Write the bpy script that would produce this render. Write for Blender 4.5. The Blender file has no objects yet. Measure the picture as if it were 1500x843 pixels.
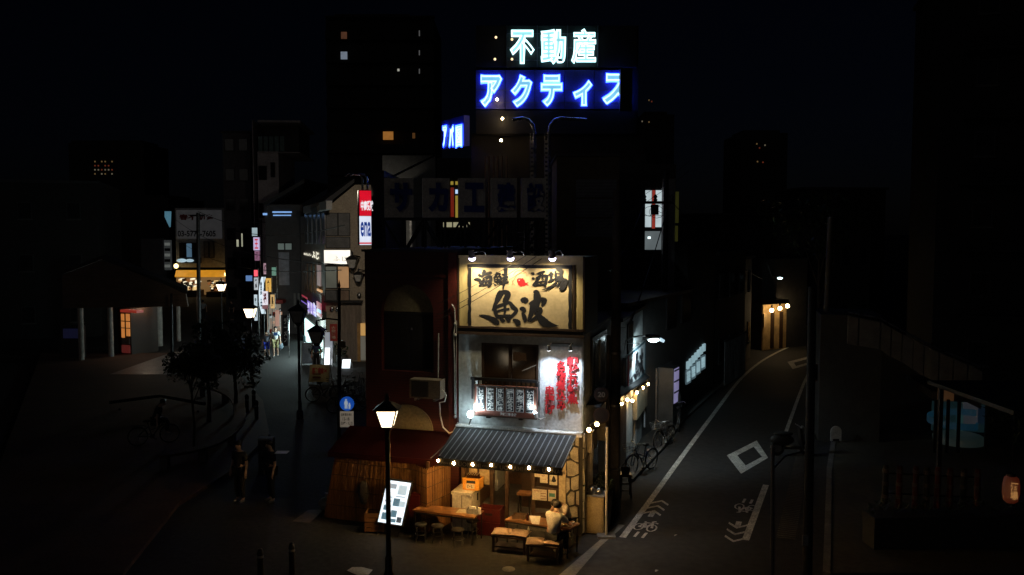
import bpy, bmesh, math, random
from mathutils import Vector, Matrix
random.seed(7)
SC = bpy.context.scene
COL = SC.collection
# ---------------------------------------------------------------- camera, world, light
FP, CX, CY, CH = 1250., 750., 421.5, 7.5          # focal length in photo pixels, centre, eye height (m)
PT = math.atan(80.5 / FP)
cam = bpy.data.objects.new('camera', bpy.data.cameras.new('camera'))
COL.objects.link(cam)
cam.data.sensor_width = 36; cam.data.lens = FP / 1500 * 36
cam.data.clip_start = .1; cam.data.clip_end = 5000
cam.location = (0, 0, CH); cam.rotation_euler = (math.pi / 2 - PT, 0, 0)
SC.camera = cam
W = bpy.data.worlds.new('World'); SC.world = W; W.use_nodes = True
wn = W.node_tree.nodes; wl = W.node_tree.links
sky = wn.new('ShaderNodeTexSky'); sky.sky_type = 'NISHITA'; sky.sun_disc = False
SUN_EL, SUN_AZ = math.radians(12), math.radians(208)
sky.sun_elevation = SUN_EL; sky.sun_rotation = SUN_AZ
wn['Background'].inputs['Strength'].default_value = .00034      # a clear night: the same sky, some ten thousand times dimmer
tint = wn.new('ShaderNodeVectorMath'); tint.operation = 'MULTIPLY'; tint.inputs[1].default_value = (.45, .5, 1)
wl.new(sky.outputs['Color'], tint.inputs[0]); wl.new(tint.outputs[0], wn['Background'].inputs['Color'])
sun = bpy.data.objects.new('sun', bpy.data.lights.new('sun', 'SUN')); COL.objects.link(sun)
sun.data.energy = .02; sun.data.angle = math.radians(30); sun.data.color = (1, .93, .85)
sun.rotation_euler = (math.radians(78), 0, math.radians(-28))   # the faint glow of the city behind the viewer
SC.view_settings.view_transform = 'Standard'; SC.view_settings.look = 'None'
SC.view_settings.exposure = 0; SC.view_settings.gamma = 1; SC.view_settings.use_curve_mapping = False
SC.cycles.max_bounces = 6
# ---------------------------------------------------------------- from a photo pixel to a place in the world
def ray(px, py):
    a = (px - CX) / FP; b = (CY - py) / FP; c, s = math.cos(PT), math.sin(PT)
    return Vector((a, c + b * s, -s + b * c))
def G(px, py, z=0.):
    d = ray(px, py); t = (z - CH) / d.z
    return Vector((d.x * t, d.y * t, z))
def P(px, py, Y):
    d = ray(px, py); t = Y / d.y
    return Vector((d.x * t, Y, CH + d.z * t))
class Pl:
    """an upright plane (a facade): a runs along it, z up, out towards the street"""
    def __init__(s, o, d):
        s.o = Vector((o[0], o[1], 0)); s.d = Vector((d[0], d[1], 0)).normalized(); s.n = Vector((s.d.y, -s.d.x, 0))
    def pt(s, a, z, out=0.):
        return s.o + s.d * a + s.n * out + Vector((0, 0, z))
    def loc(s, px, py, out=0.):
        r = ray(px, py); t = (s.o.dot(s.n) + out) / r.dot(s.n)
        p = r * t
        return ((p - s.o).dot(s.d), CH + p.z)
    def at(s, px, py, out=0.):
        return s.pt(*s.loc(px, py, out), out)
A_ = math.radians(16.5)
U = (math.cos(A_), -math.sin(A_)); V = (math.sin(A_), math.cos(A_))
C0 = G(853, 785)
PF = Pl(C0, U)          # front of the corner tavern
PS = Pl(C0, V)          # its side along the right-hand street
# ---------------------------------------------------------------- materials
MATS = {}
def mat(name, col, rough=.75, var=.3, scale=3., bump=.15, metal=0., dirt=.25, stretch=(1, 1, 1)):
    if name in MATS: return MATS[name]
    m = bpy.data.materials.new(name); MATS[name] = m; m.use_nodes = True
    n = m.node_tree.nodes; l = m.node_tree.links; b = n['Principled BSDF']
    tc = n.new('ShaderNodeTexCoord'); mp = n.new('ShaderNodeMapping'); mp.inputs['Scale'].default_value = stretch
    l.new(tc.outputs['Object'], mp.inputs['Vector'])
    n1 = n.new('ShaderNodeTexNoise'); n1.inputs['Scale'].default_value = scale; n1.inputs['Detail'].default_value = 8
    n2 = n.new('ShaderNodeTexNoise'); n2.inputs['Scale'].default_value = scale * 9; n2.inputs['Detail'].default_value = 6
    l.new(mp.outputs['Vector'], n1.inputs['Vector']); l.new(mp.outputs['Vector'], n2.inputs['Vector'])
    r1 = n.new('ShaderNodeMapRange'); r1.inputs[1].default_value = .3; r1.inputs[2].default_value = .7
    r1.inputs[3].default_value = 1 - var; r1.inputs[4].default_value = 1 + var * .5
    l.new(n1.outputs['Fac'], r1.inputs[0])
    r2 = n.new('ShaderNodeMapRange'); r2.inputs[1].default_value = .35; r2.inputs[2].default_value = .65
    r2.inputs[3].default_value = 1 - dirt; r2.inputs[4].default_value = 1 + dirt * .3
    l.new(n2.outputs['Fac'], r2.inputs[0])
    mu = n.new('ShaderNodeMath'); mu.operation = 'MULTIPLY'; l.new(r1.outputs[0], mu.inputs[0]); l.new(r2.outputs[0], mu.inputs[1])
    vm = n.new('ShaderNodeVectorMath'); vm.operation = 'SCALE'; vm.inputs[0].default_value = col[:3]
    l.new(mu.outputs[0], vm.inputs['Scale']); l.new(vm.outputs[0], b.inputs['Base Color'])
    b.inputs['Metallic'].default_value = metal
    r3 = n.new('ShaderNodeMapRange'); r3.inputs[3].default_value = max(.05, rough - .15); r3.inputs[4].default_value = min(1, rough + .15)
    l.new(n1.outputs['Fac'], r3.inputs[0]); l.new(r3.outputs[0], b.inputs['Roughness'])
    if bump:
        bp = n.new('ShaderNodeBump'); bp.inputs['Strength'].default_value = bump; bp.inputs['Distance'].default_value = .02
        l.new(n2.outputs['Fac'], bp.inputs['Height']); l.new(bp.outputs[0], b.inputs['Normal'])
    return m
def em(name, col, st):
    if name in MATS: return MATS[name]
    m = bpy.data.materials.new(name); MATS[name] = m; m.use_nodes = True
    n = m.node_tree.nodes; l = m.node_tree.links; b = n['Principled BSDF']
    b.inputs['Base Color'].default_value = (.3, .3, .3, 1); b.inputs['Roughness'].default_value = .4
    b.inputs['Emission Color'].default_value = (*col, 1)
    tc = n.new('ShaderNodeTexCoord'); nz = n.new('ShaderNodeTexNoise'); nz.inputs['Scale'].default_value = 1.7
    l.new(tc.outputs['Object'], nz.inputs['Vector'])
    r = n.new('ShaderNodeMapRange'); r.inputs[1].default_value = .3; r.inputs[2].default_value = .7
    r.inputs[3].default_value = st * .85; r.inputs[4].default_value = st * 1.12
    l.new(nz.outputs['Fac'], r.inputs[0]); l.new(r.outputs[0], b.inputs['Emission Strength'])
    return m
def glass(name='window_glass', col=(.02, .02, .022), rough=.08):
    if name in MATS: return MATS[name]
    m = mat(name, col, rough, .2, 2, 0, 0, .1); return m
def striped(name, c1, c2, dirv, freq, duty=.4, rough=.8, fine=True):
    """printed or folded stripes along a direction, in metres"""
    m = bpy.data.materials.new(name); MATS[name] = m; m.use_nodes = True
    n = m.node_tree.nodes; l = m.node_tree.links; b = n['Principled BSDF']
    tc = n.new('ShaderNodeTexCoord'); dp = n.new('ShaderNodeVectorMath'); dp.operation = 'DOT_PRODUCT'
    l.new(tc.outputs['Object'], dp.inputs[0]); dp.inputs[1].default_value = dirv
    def frac(f, off=0.):
        q = n.new('ShaderNodeMath'); q.operation = 'MULTIPLY_ADD'; q.inputs[1].default_value = f; q.inputs[2].default_value = off
        l.new(dp.outputs['Value'], q.inputs[0]); r = n.new('ShaderNodeMath'); r.operation = 'FRACT'; l.new(q.outputs[0], r.inputs[0]); return r
    def less(x, v):
        q = n.new('ShaderNodeMath'); q.operation = 'LESS_THAN'; l.new(x.outputs[0], q.inputs[0]); q.inputs[1].default_value = v; return q
    s = less(frac(freq), duty)
    if fine:
        f2 = less(frac(freq * 5, .3), .3)
        h = n.new('ShaderNodeMath'); h.operation = 'MULTIPLY'; l.new(f2.outputs[0], h.inputs[0]); h.inputs[1].default_value = .35
        mx = n.new('ShaderNodeMath'); mx.operation = 'MAXIMUM'; l.new(s.outputs[0], mx.inputs[0]); l.new(h.outputs[0], mx.inputs[1]); s = mx
    nz = n.new('ShaderNodeTexNoise'); nz.inputs['Scale'].default_value = 4; l.new(tc.outputs['Object'], nz.inputs['Vector'])
    mxc = n.new('ShaderNodeMix'); mxc.data_type = 'RGBA'; l.new(s.outputs[0], mxc.inputs['Factor'])
    mxc.inputs['A'].default_value = (*c1, 1); mxc.inputs['B'].default_value = (*c2, 1)
    r = n.new('ShaderNodeMapRange'); r.inputs[3].default_value = .6; r.inputs[4].default_value = 1.25; l.new(nz.outputs['Fac'], r.inputs[0])
    vm = n.new('ShaderNodeVectorMath'); vm.operation = 'SCALE'; l.new(mxc.outputs['Result'], vm.inputs[0]); l.new(r.outputs[0], vm.inputs['Scale'])
    l.new(vm.outputs[0], b.inputs['Base Color']); b.inputs['Roughness'].default_value = rough
    return m
# ---------------------------------------------------------------- mesh building
def frame_of(axis):
    w = Vector(axis).normalized(); a = Vector((0, 0, 1)) if abs(w.z) < .9 else Vector((1, 0, 0))
    u = w.cross(a).normalized(); return u, w.cross(u), w
class MB:
    def __init__(s): s.v = []; s.f = []; s.sm = []
    def add(s, vs, fs, smooth=False):
        o = len(s.v); s.v += [Vector(q) for q in vs]; s.f += [tuple(i + o for i in f) for f in fs]; s.sm += [smooth] * len(fs); return s
    def box(s, x0, y0, z0, x1, y1, z1):
        return s.hexa([(x0, y0, z0), (x1, y0, z0), (x1, y1, z0), (x0, y1, z0), (x0, y0, z1), (x1, y0, z1), (x1, y1, z1), (x0, y1, z1)])
    def hexa(s, p): return s.add(p, [(0, 3, 2, 1), (4, 5, 6, 7), (0, 1, 5, 4), (1, 2, 6, 5), (2, 3, 7, 6), (3, 0, 4, 7)])
    def pbox(s, pl, a0, z0, a1, z1, o0, o1):
        return s.hexa([pl.pt(a0, z0, o1), pl.pt(a1, z0, o1), pl.pt(a1, z0, o0), pl.pt(a0, z0, o0),
                       pl.pt(a0, z1, o1), pl.pt(a1, z1, o1), pl.pt(a1, z1, o0), pl.pt(a0, z1, o0)])
    def ppx(s, pl, x0, y0, x1, y1, o0, o1):
        (a0, z1), (a1, z0) = pl.loc(x0, y0, o1), pl.loc(x1, y1, o1); return s.pbox(pl, a0, z0, a1, z1, o0, o1)
    def prism(s, poly, e):
        """closed polygon (3D points) swept by the vector e"""
        n = len(poly); p = [Vector(q) for q in poly]; e = Vector(e)
        return s.add(p + [q + e for q in p], [tuple(range(n))[::-1], tuple(range(n, 2 * n))] + [(i, (i + 1) % n, n + (i + 1) % n, n + i) for i in range(n)])
    def ppoly(s, pl, pts, o0, o1):
        return s.prism([pl.pt(a, z, o0) for a, z in pts], pl.n * (o1 - o0))
    def cyl(s, a, b, r0, r1=None, n=10, caps=True):
        r1 = r0 if r1 is None else r1; a, b = Vector(a), Vector(b); u, v, w = frame_of(b - a); vs = []
        for c, r in ((a, r0), (b, r1)):
            for i in range(n):
                t = 2 * math.pi * i / n; vs.append(c + (u * math.cos(t) + v * math.sin(t)) * r)
        s.add(vs, [(i, (i + 1) % n, n + (i + 1) % n, n + i) for i in range(n)], True)
        if caps: s.add(vs[:n], [tuple(range(n))[::-1]]); s.add(vs[n:], [tuple(range(n))])
        return s
    def tube(s, pts, r, n=6, closed=False):
        pts = [Vector(p) for p in pts]; k = len(pts); vs = []; up = None
        for i, p in enumerate(pts):
            if closed: t = pts[(i + 1) % k] - pts[i - 1]
            else: t = pts[min(i + 1, k - 1)] - pts[max(i - 1, 0)]
            u, v, w = frame_of(t)
            if up is not None and u.dot(up) < 0: u, v = -u, -v
            up = u; rr = r[i] if isinstance(r, (list, tuple)) else r
            for j in range(n):
                q = 2 * math.pi * j / n; vs.append(p + (u * math.cos(q) + v * math.sin(q)) * rr)
        fs = [(i * n + j, i * n + (j + 1) % n, ((i + 1) % k) * n + (j + 1) % n, ((i + 1) % k) * n + j) for i in range(k if closed else k - 1) for j in range(n)]
        s.add(vs, fs, True)
        if not closed: s.add(vs[:n], [tuple(range(n))[::-1]]); s.add(vs[-n:], [tuple(range(n))])
        return s
    def ball(s, c, r, sc=(1, 1, 1), n=10, m=6, jit=0.):
        c = Vector(c); vs = [c + Vector((0, 0, r * sc[2]))]
        for i in range(1, m):
            for j in range(n):
                t, q = math.pi * i / m, 2 * math.pi * j / n; k = 1 + random.uniform(-jit, jit)
                vs.append(c + Vector((r * sc[0] * math.sin(t) * math.cos(q), r * sc[1] * math.sin(t) * math.sin(q), r * sc[2] * math.cos(t))) * k)
        vs.append(c - Vector((0, 0, r * sc[2]))); L = len(vs) - 1
        fs = [(0, 1 + j, 1 + (j + 1) % n) for j in range(n)]
        for i in range(m - 2):
            for j in range(n): fs.append((1 + i * n + j, 1 + (i + 1) * n + j, 1 + (i + 1) * n + (j + 1) % n, 1 + i * n + (j + 1) % n))
        fs += [(L, L - n + (j + 1) % n, L - n + j) for j in range(n)]
        return s.add(vs, fs, True)
    def lathe(s, c, prof, n=12, smooth=True):
        c = Vector(c); vs = [c + Vector((r * math.cos(2 * math.pi * j / n), r * math.sin(2 * math.pi * j / n), z)) for r, z in prof for j in range(n)]
        k = len(prof)
        s.add(vs, [(i * n + j, i * n + (j + 1) % n, (i + 1) * n + (j + 1) % n, (i + 1) * n + j) for i in range(k - 1) for j in range(n)], smooth)
        s.add(vs[:n], [tuple(range(n))[::-1]]); s.add(vs[-n:], [tuple(range(n))]); return s
    def quad(s, *p): return s.add(p, [tuple(range(len(p)))])
    def build(s, name, m, parent=None, local=False):
        me = bpy.data.meshes.new(name); off = Vector((0, 0, 0))
        if parent is not None and not local:
            q = parent
            while q is not None: off += q.location; q = q.parent
        me.from_pydata([v - off for v in s.v], [], s.f); me.polygons.foreach_set('use_smooth', s.sm); me.update()
        if m: me.materials.append(m)
        o = bpy.data.objects.new(name, me); COL.objects.link(o)
        if parent is not None: o.parent = parent
        return o
def tag(o, label=None, cat=None, group=None, kind=None):
    if label: o['label'] = label
    if cat: o['category'] = cat
    if group: o['group'] = group
    if kind: o['kind'] = kind
    return o
def thing(name, label, cat, loc=(0, 0, 0), rz=0., group=None):
    o = bpy.data.objects.new(name, None); COL.objects.link(o); o.location = loc; o.rotation_euler = (0, 0, rz); o.empty_display_size = .2
    return tag(o, label, cat, group)
def stru(o): o['kind'] = 'structure'; return o
KIDS = {}
def dup(o, loc=None, rz=None, label=None, parent=None):
    c = o.copy(); COL.objects.link(c)
    if parent is not None: c.parent = parent
    for ch in [q for q in COL.objects if q.parent == o]: dup(ch, parent=c)
    if loc is not None: c.location = loc
    if rz is not None: c.rotation_euler = (0, 0, rz)
    if label: c['label'] = label
    return c
def light(name, kind, loc, energy, col, parent=None, size=.05, aim=None, cone=60, blend=.6):
    d = bpy.data.lights.new(name, kind); d.energy = energy; d.color = col; d.shadow_soft_size = size
    o = bpy.data.objects.new(name, d); COL.objects.link(o)
    off = Vector((0, 0, 0)); q = parent
    while q is not None: off += q.location; q = q.parent
    o.location = Vector(loc) - off
    if aim is not None: o.rotation_euler = (Vector(aim) - Vector(loc)).to_track_quat('-Z', 'Y').to_euler()
    if kind == 'SPOT': d.spot_size = math.radians(cone); d.spot_blend = blend
    if parent is not None: o.parent = parent
    return o
# lettering: glyph outlines turned into flat or slightly raised meshes, fitted into a rectangle
def glyphs(s, bold=0., vertical=False, extr=0., tube=0., space=1.0):
    cu = bpy.data.curves.new('glyphs', 'FONT'); cu.body = '\n'.join(s) if vertical else s
    cu.align_x = 'CENTER' if vertical else 'LEFT'; cu.offset = bold; cu.extrude = extr; cu.resolution_u = 3
    if vertical: cu.space_line = space
    if tube: cu.fill_mode = 'NONE'; cu.bevel_depth = tube; cu.bevel_resolution = 1
    o = bpy.data.objects.new('glyphs', cu); COL.objects.link(o)
    dg = bpy.context.evaluated_depsgraph_get(); dg.update()
    me = bpy.data.meshes.new_from_object(o.evaluated_get(dg))
    vs = [v.co.copy() for v in me.vertices]; fs = [tuple(p.vertices) for p in me.polygons]
    bpy.data.objects.remove(o); bpy.data.curves.remove(cu); bpy.data.meshes.remove(me)
    return vs, fs
def letter(s, pl, rect, out, m, parent, name='lettering', px=True, thick=0., shear=0., **k):
    """rect: left, top, right, bottom in photo pixels (px) or a0, z0, a1, z1 in metres on the plane"""
    vs, fs = glyphs(s, **k)
    x0, x1 = min(v.x for v in vs), max(v.x for v in vs); y0, y1 = min(v.y for v in vs), max(v.y for v in vs)
    if px: (a0, z1), (a1, z0) = pl.loc(rect[0], rect[1], out), pl.loc(rect[2], rect[3], out)
    else: a0, z0, a1, z1 = rect
    sx, sy = (a1 - a0) / max(x1 - x0, 1e-6), (z1 - z0) / max(y1 - y0, 1e-6); sz = thick if thick else min(abs(sx), abs(sy))
    b = MB(); b.add([pl.pt(a0 + (v.x - x0) * sx + shear * (v.y - y0) * sy, z0 + (v.y - y0) * sy, out + v.z * sz) for v in vs], fs)
    return b.build(name, m, parent)
def column(s, pl, rect, out, m, parent, name='lettering', px=True, bold=.03, extr=0., split=False):
    """characters stacked one to a cell, each in its own em box"""
    if px: (a0, z1), (a1, z0) = pl.loc(rect[0], rect[1], out), pl.loc(rect[2], rect[3], out)
    else: a0, z0, a1, z1 = rect
    b = MB(); ch = (z1 - z0) / len(s)
    for i, c in enumerate(s):
        vs, fs = glyphs(c, bold=bold, extr=extr)
        if c == 'ー': vs = [Vector((.46 + (v.y - .36), .36 - (v.x - .46), v.z)) for v in vs]
        q = MB() if split else b
        q.add([pl.pt(a0 + (v.x - .02) / .9 * (a1 - a0), z1 - ch * (i + 1) + ch * (.03 + .94 * (v.y + .07) / .9), out + v.z * ch) for v in vs], fs)
        if split: q.build(name, m, parent)
    if not split: return b.build(name, m, parent)
def smooth_path(pts, sub=5):
    r = []; n = len(pts)
    for i in range(n - 1):
        p0, p1, p2, p3 = pts[max(i - 1, 0)], pts[i], pts[i + 1], pts[min(i + 2, n - 1)]
        for k in range(sub):
            t = k / sub
            r.append([.5 * (2 * b + (c - a) * t + (2 * a - 5 * b + 4 * c - d) * t * t + (-a + 3 * b - 3 * c + d) * t ** 3) for a, b, c, d in zip(p0, p1, p2, p3)])
    r.append(list(pts[-1])); return r
def brush(strokes, to3d, m, parent, name='lettering', thick=1.):
    """brush strokes given as (x, y, width) points, swept to flat tapering ribbons"""
    b = MB(); lift = 0
    for st in strokes:
        p = smooth_path([list(q) for q in st]); vs = []; lift += .0004
        for i, (x, y, w) in enumerate(p):
            q0, q1 = p[max(i - 1, 0)], p[min(i + 1, len(p) - 1)]
            tx, ty = q1[0] - q0[0], q1[1] - q0[1]; L = math.hypot(tx, ty) or 1
            w = max(w, 1) * random.uniform(.93, 1.07) * thick
            vs += [to3d(x - ty / L * w / 2, y + tx / L * w / 2, lift), to3d(x + ty / L * w / 2, y - tx / L * w / 2, lift)]
        b.add(vs, [(2 * i, 2 * i + 1, 2 * i + 3, 2 * i + 2) for i in range(len(p) - 1)])
    return b.build(name, m, parent)
def skin(name, vd, edges, m, parent, root, sub=1):
    """grow one continuous surface round a skeleton: vd {key: (co, radius)}"""
    keys = list(vd); me = bpy.data.meshes.new(name)
    me.from_pydata([Vector(vd[k][0]) for k in keys], [(keys.index(a), keys.index(c)) for a, c in edges], [])
    o = bpy.data.objects.new(name, me); COL.objects.link(o)
    sk = o.modifiers.new('skin', 'SKIN'); sk.use_smooth_shade = True
    for i, k in enumerate(keys):
        r = vd[k][1]; me.skin_vertices[0].data[i].radius = (r, r) if not isinstance(r, tuple) else r
        me.skin_vertices[0].data[i].use_root = (k == root)
    ss = o.modifiers.new('sub', 'SUBSURF'); ss.levels = sub; ss.render_levels = sub
    dg = bpy.context.evaluated_depsgraph_get(); dg.update()
    nm = bpy.data.meshes.new_from_object(o.evaluated_get(dg)); bpy.data.objects.remove(o)
    nm.materials.clear(); nm.materials.append(m)
    r = bpy.data.objects.new(name, nm); COL.objects.link(r); r.parent = parent
    return r
# ---------------------------------------------------------------- palette
asphalt = mat('asphalt', (.036, .0345, .033), .85, .35, .8, .5, 0, .45)
asphalt2 = mat('asphalt_road', (.03, .0285, .027), .8, .3, .5, .5, 0, .4)
paving = mat('paving', (.13, .11, .095), .7, .3, 1.2, .3)
paint = mat('road_paint', (.78, .76, .7), .6, .35, 3, .2, 0, .6)
concrete = mat('concrete', (.24, .23, .21), .85, .3, 1.5, .3)
concrete_d = mat('dark_concrete', (.1, .095, .09), .85, .3, 1.5, .3)
plaster = mat('pale_plaster', (.54, .58, .57), .8, .25, 1.3, .4, 0, .2)
cream = mat('cream_board', (.66, .53, .24), .6, .15, 2, .1, 0, .12, (1, 1, .3))
paper_c = mat('sign_paper', (.72, .57, .33), .7, .2, 1.5, .1, 0, .1)
ink = mat('ink_black', (.012, .012, .018), .6, .2, 3, 0)
redp = mat('red_paint', (.5, .015, .02), .5, .2, 4, .05)
black = mat('black_metal', (.012, .012, .013), .5, .3, 4, .1)
darkgrey = mat('dark_grey', (.04, .04, .042), .7, .3, 3, .2)
steel = mat('steel', (.45, .45, .45), .3, .3, 5, .1, 1)
white = mat('white_paint', (.7, .7, .68), .5, .15, 3, .05)
greyp = mat('grey_paint', (.3, .3, .29), .6, .2, 3, .1)
wood = mat('wood', (.28, .13, .05), .45, .4, 2, .15, 0, .35, (1, 6, 6))
wood_d = mat('dark_wood', (.055, .028, .014), .6, .35, 3, .2, 0, .3, (1, 1, 5))
driftwood = mat('weathered_wood', (.45, .4, .32), .85, .45, 4, .8, 0, .5, (6, 6, .7))
redwall = mat('red_tile_wall', (.075, .008, .005), .55, .4, 2, .2, 0, .35)
bamboo_m = mat('bamboo_reed', (.27, .13, .042), .7, .5, 2, .2, 0, .4, (8, 8, .5))
stone_m = mat('crazy_paving_stone', (.34, .31, .25), .85, .45, 3.5, .7)
mortar = mat('mortar', (.03, .026, .022), .9, .3, 6, .4)
tan = mat('tan_tile', (.42, .35, .26), .8, .2, 1.2, .2)
pale_p = mat('pale_render', (.42, .4, .42), .85, .25, .8, .2)
glassm = glass()
leafm = mat('leaf', (.035, .06, .02), .5, .5, 6, 0)
barkm = mat('bark', (.06, .045, .03), .9, .4, 8, .6)
rubber = mat('rubber', (.015, .015, .015), .8, .2, 5, .1)
cable_m = mat('cable_black', (.01, .01, .01), .6, .2, 5, 0)
skin_m = mat('skin', (.52, .33, .24), .5, .1, 8, .05)
hair_m = mat('hair', (.012, .01, .01), .45, .2, 20, .3)
cloth = {}
def fabric(n, c):
    if n not in cloth: cloth[n] = mat('fabric_' + n, c, .9, .2, 6, .35)
    return cloth[n]
bulb_e = em('bulb_glow', (1, .54, .16), 470)
bulb_side = em('side_bulb_glow', (1, .6, .24), 85)
bulb_far = em('far_bulb_glow', (1, .75, .4), 14)
cool_e = em('cool_lamp', (.55, .9, 1), 30)
# ---------------------------------------------------------------- ground, roads, pavements
g = MB().quad((-1500, -40, 0), (1500, -40, 0), (1500, 2500, 0), (-1500, 2500, 0)); stru(g.build('ground', asphalt))
lineL = [(912, 788), (955, 730), (1000, 668), (1040, 614), (1081, 560), (1108, 535), (1130, 521), (1155, 509), (1182, 500)]
edgeL = [G(x, y) for x, y in lineL]
edgeR = [G(1092, 792), G(1122, 711), G(1147, 643), G(1177, 563)]
def ribbon(pts, w, z, m, name, sub=3):
    pts = [Vector(q) for q in smooth_path([tuple(p) for p in pts], sub)]; b = MB(); vs = []
    for i, p in enumerate(pts):
        t = (pts[min(i + 1, len(pts) - 1)] - pts[max(i - 1, 0)]).normalized(); nn = Vector((t.y, -t.x, 0))
        vs += [p - nn * w / 2 + Vector((0, 0, z)), p + nn * w / 2 + Vector((0, 0, z))]
    b.add(vs, [(2 * i, 2 * i + 1, 2 * i + 3, 2 * i + 2) for i in range(len(pts) - 1)])
    return b.build(name, m)
rd = Vector((.367, .93, 0)).normalized(); rp = Vector((rd.y, -rd.x, 0))
rc = [G(940, 900) , G(1000, 792), G(1062, 690), G(1129, 562), G(1170, 528), G(1215, 506)]
ro = ribbon([G(930, 960), *rc[1:]], 4.6, .004, asphalt2, 'road'); stru(ro)
stru(ribbon(edgeL, .16, .009, paint, 'edge_line', 4))
stru(ribbon(edgeR[:2], .17, .009, paint, 'edge_line'))
stru(ribbon([G(1145, 651), G(1177, 563), G(1192, 532)], .13, .009, paint, 'edge_line'))
def ground_poly(px, z, m, name, s=None):
    b = MB()
    for q in px: b.quad(*[G(x, y, z) for x, y in q])
    return b.build(name, m)
dz = lambda x, y: (860 + x / 2.979, 560 + y / 2.979)
O = [dz(610, 320), dz(740, 255), dz(790, 330), dz(672, 400)]; I = [dz(655, 320), dz(727, 282), dz(763, 326), dz(692, 364)]
stru(ground_poly([[O[i], O[(i + 1) % 4], I[(i + 1) % 4], I[i]] for i in range(4)], .009, paint, 'diamond_marking'))
O = [(1153.5, 530.5), (1190, 521), (1200, 530), (1161, 541)]; I = [(1163, 531.5), (1185, 525.5), (1189, 530), (1166, 536.5)]
stru(ground_poly([[O[i], O[(i + 1) % 4], I[(i + 1) % 4], I[i]] for i in range(4)], .009, paint, 'diamond_marking'))
def chevron(c, d, w, l, name='chevron_marking', stem=False):
    p = Vector((d.y, -d.x, 0)); b = MB(); c = Vector((c.x, c.y, .009)); t = l * .45
    for sg in (-1, 1):
        b.quad(c + d * l, c + p * sg * w, c + p * sg * w - d * t, c + d * (l - t))
    if stem: b.quad(c + d * (l - t) - p * .07, c + d * (l - t) + p * .07, c - d * l * .9 + p * .07, c - d * l * .9 - p * .07)
    stru(b.build(name, paint))
for k, (x, y) in enumerate(((967, 738), (961, 745.5), (955.5, 753))): chevron(G(x, y), rd, .24, .3, stem=(k == 2))
for k, (x, y) in enumerate(((1076, 789), (1078.5, 779), (1081, 769.5))): chevron(G(x, y), -rd, .24, .3, stem=(k == 2))
def bike_mark(c, d):
    p = Vector((d.y, -d.x, 0)); c = Vector((c.x, c.y, .009)); b = MB()
    def seg(x0, y0, x1, y1, w=.045):
        x0, x1, y0, y1, w = x0 * .62, x1 * .62, y0 * .72, y1 * .72, w * .7; a, e = c + p * x0 + d * y0, c + p * x1 + d * y1; t = (e - a).normalized(); n = Vector((t.y, -t.x, 0)) * w; b.quad(a - n, a + n, e + n, e - n)
    for cx in (-.27, .27):
        for k in range(10):
            q0, q1 = 2 * math.pi * k / 10, 2 * math.pi * (k + 1) / 10; r = .19
            seg(cx + r * math.cos(q0), -.1 + 1.8 * r * math.sin(q0), cx + r * math.cos(q1), -.1 + 1.8 * r * math.sin(q1), .03)
    for s in ((-.27, -.1, -.1, .4), (-.1, .4, .2, .4), (.2, .4, .27, -.1), (.0, -.1, .2, .4), (-.1, .4, .0, -.1), (-.27, -.1, 0, -.1), (.2, .4, .16, .58), (.16, .58, .3, .62), (-.1, .4, -.14, .52)): seg(*s)
    for k in (-.16, .16): seg(k, -1.15, k + .03, -.62, .05)
    stru(b.build('bicycle_marking', paint))
bike_mark(G(946, 772), rd); bike_mark(G(1092, 745), -rd)
# kerb strips and the gutter at the tavern corner
b = MB(); b.add([G(906, 768, .006), G(893, 779, .006), G(815, 846, .006), G(840, 846, .006), G(880, 800, .006), G(915, 770, .006)], [(0, 1, 2, 3, 4, 5)]); stru(b.build('gutter_strip', concrete))
kl = [G(905, 705), G(952, 658), G(985, 616), G(1030, 578), G(1070, 545)]
def kerb(pts, h, w, m, name='kerb'):
    pts = [Vector(p) for p in pts]
    for i in range(len(pts) - 1):
        t = (pts[i + 1] - pts[i]); L = t.length; n = max(1, int(L / 1.2)); t.normalize(); nn = Vector((t.y, -t.x, 0)) * w
        for k in range(n):
            a, e = pts[i] + t * (L * k / n + .008), pts[i] + t * (L * (k + 1) / n - .008)
            q = MB().prism([a, a + nn, e + nn, e], (0, 0, h)); stru(q.build(name, m))
kerb([p + Vector((.3, -.1, 0)) for p in kl], .1, .15, concrete_d)
# right-hand pavement and plaza
rk = [G(1150, 846), G(1172, 720), G(1186, 640), G(1200, 560), G(1215, 520)]
lpv = MB().add([*rk, G(1290, 520), G(1420, 600), G(1700, 700), G(1700, 900)], [tuple(range(9))[::-1]]); lpv.v = [v + Vector((0, 0, .012)) for v in lpv.v]; stru(lpv.build('lower_pavement', asphalt))
pz = [G(1212, 846), G(1215, 690), G(1222, 640), G(1340, 640), G(1600, 660), G(1640, 846)]
stru(MB().prism(pz, (0, 0, .1)).build('plaza_pavement', mat('plaza_paving', (.1, .09, .065), .8, .35, .8, .3)))
kerb([G(1205, 846), G(1211, 690), G(1219, 640)], .12, .16, concrete)
# left-hand plaza paving
pl_ = [G(-60, 846), G(180, 846), G(262, 742), G(345, 690), G(395, 640), G(385, 590), G(340, 540), G(255, 520), G(60, 520)]
stru(MB().prism(pl_, (0, 0, .1)).build('plaza_pavement', mat('plaza_brick', (.11, .065, .045), .75, .4, 1, .3)))
tilem = mat('station_tiles', (.3, .29, .28), .45, .25, 2, .15)
tb = MB()
O0 = G(160, 549, .104)
for i in range(9):
    for j in range(20):
        x, y = O0.x + i * .42, O0.y + j * .42
        tb.box(x, y, .1, x + .405, y + .405, .112)
stru(tag(tb.build('station_floor_tiles', tilem)))
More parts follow.
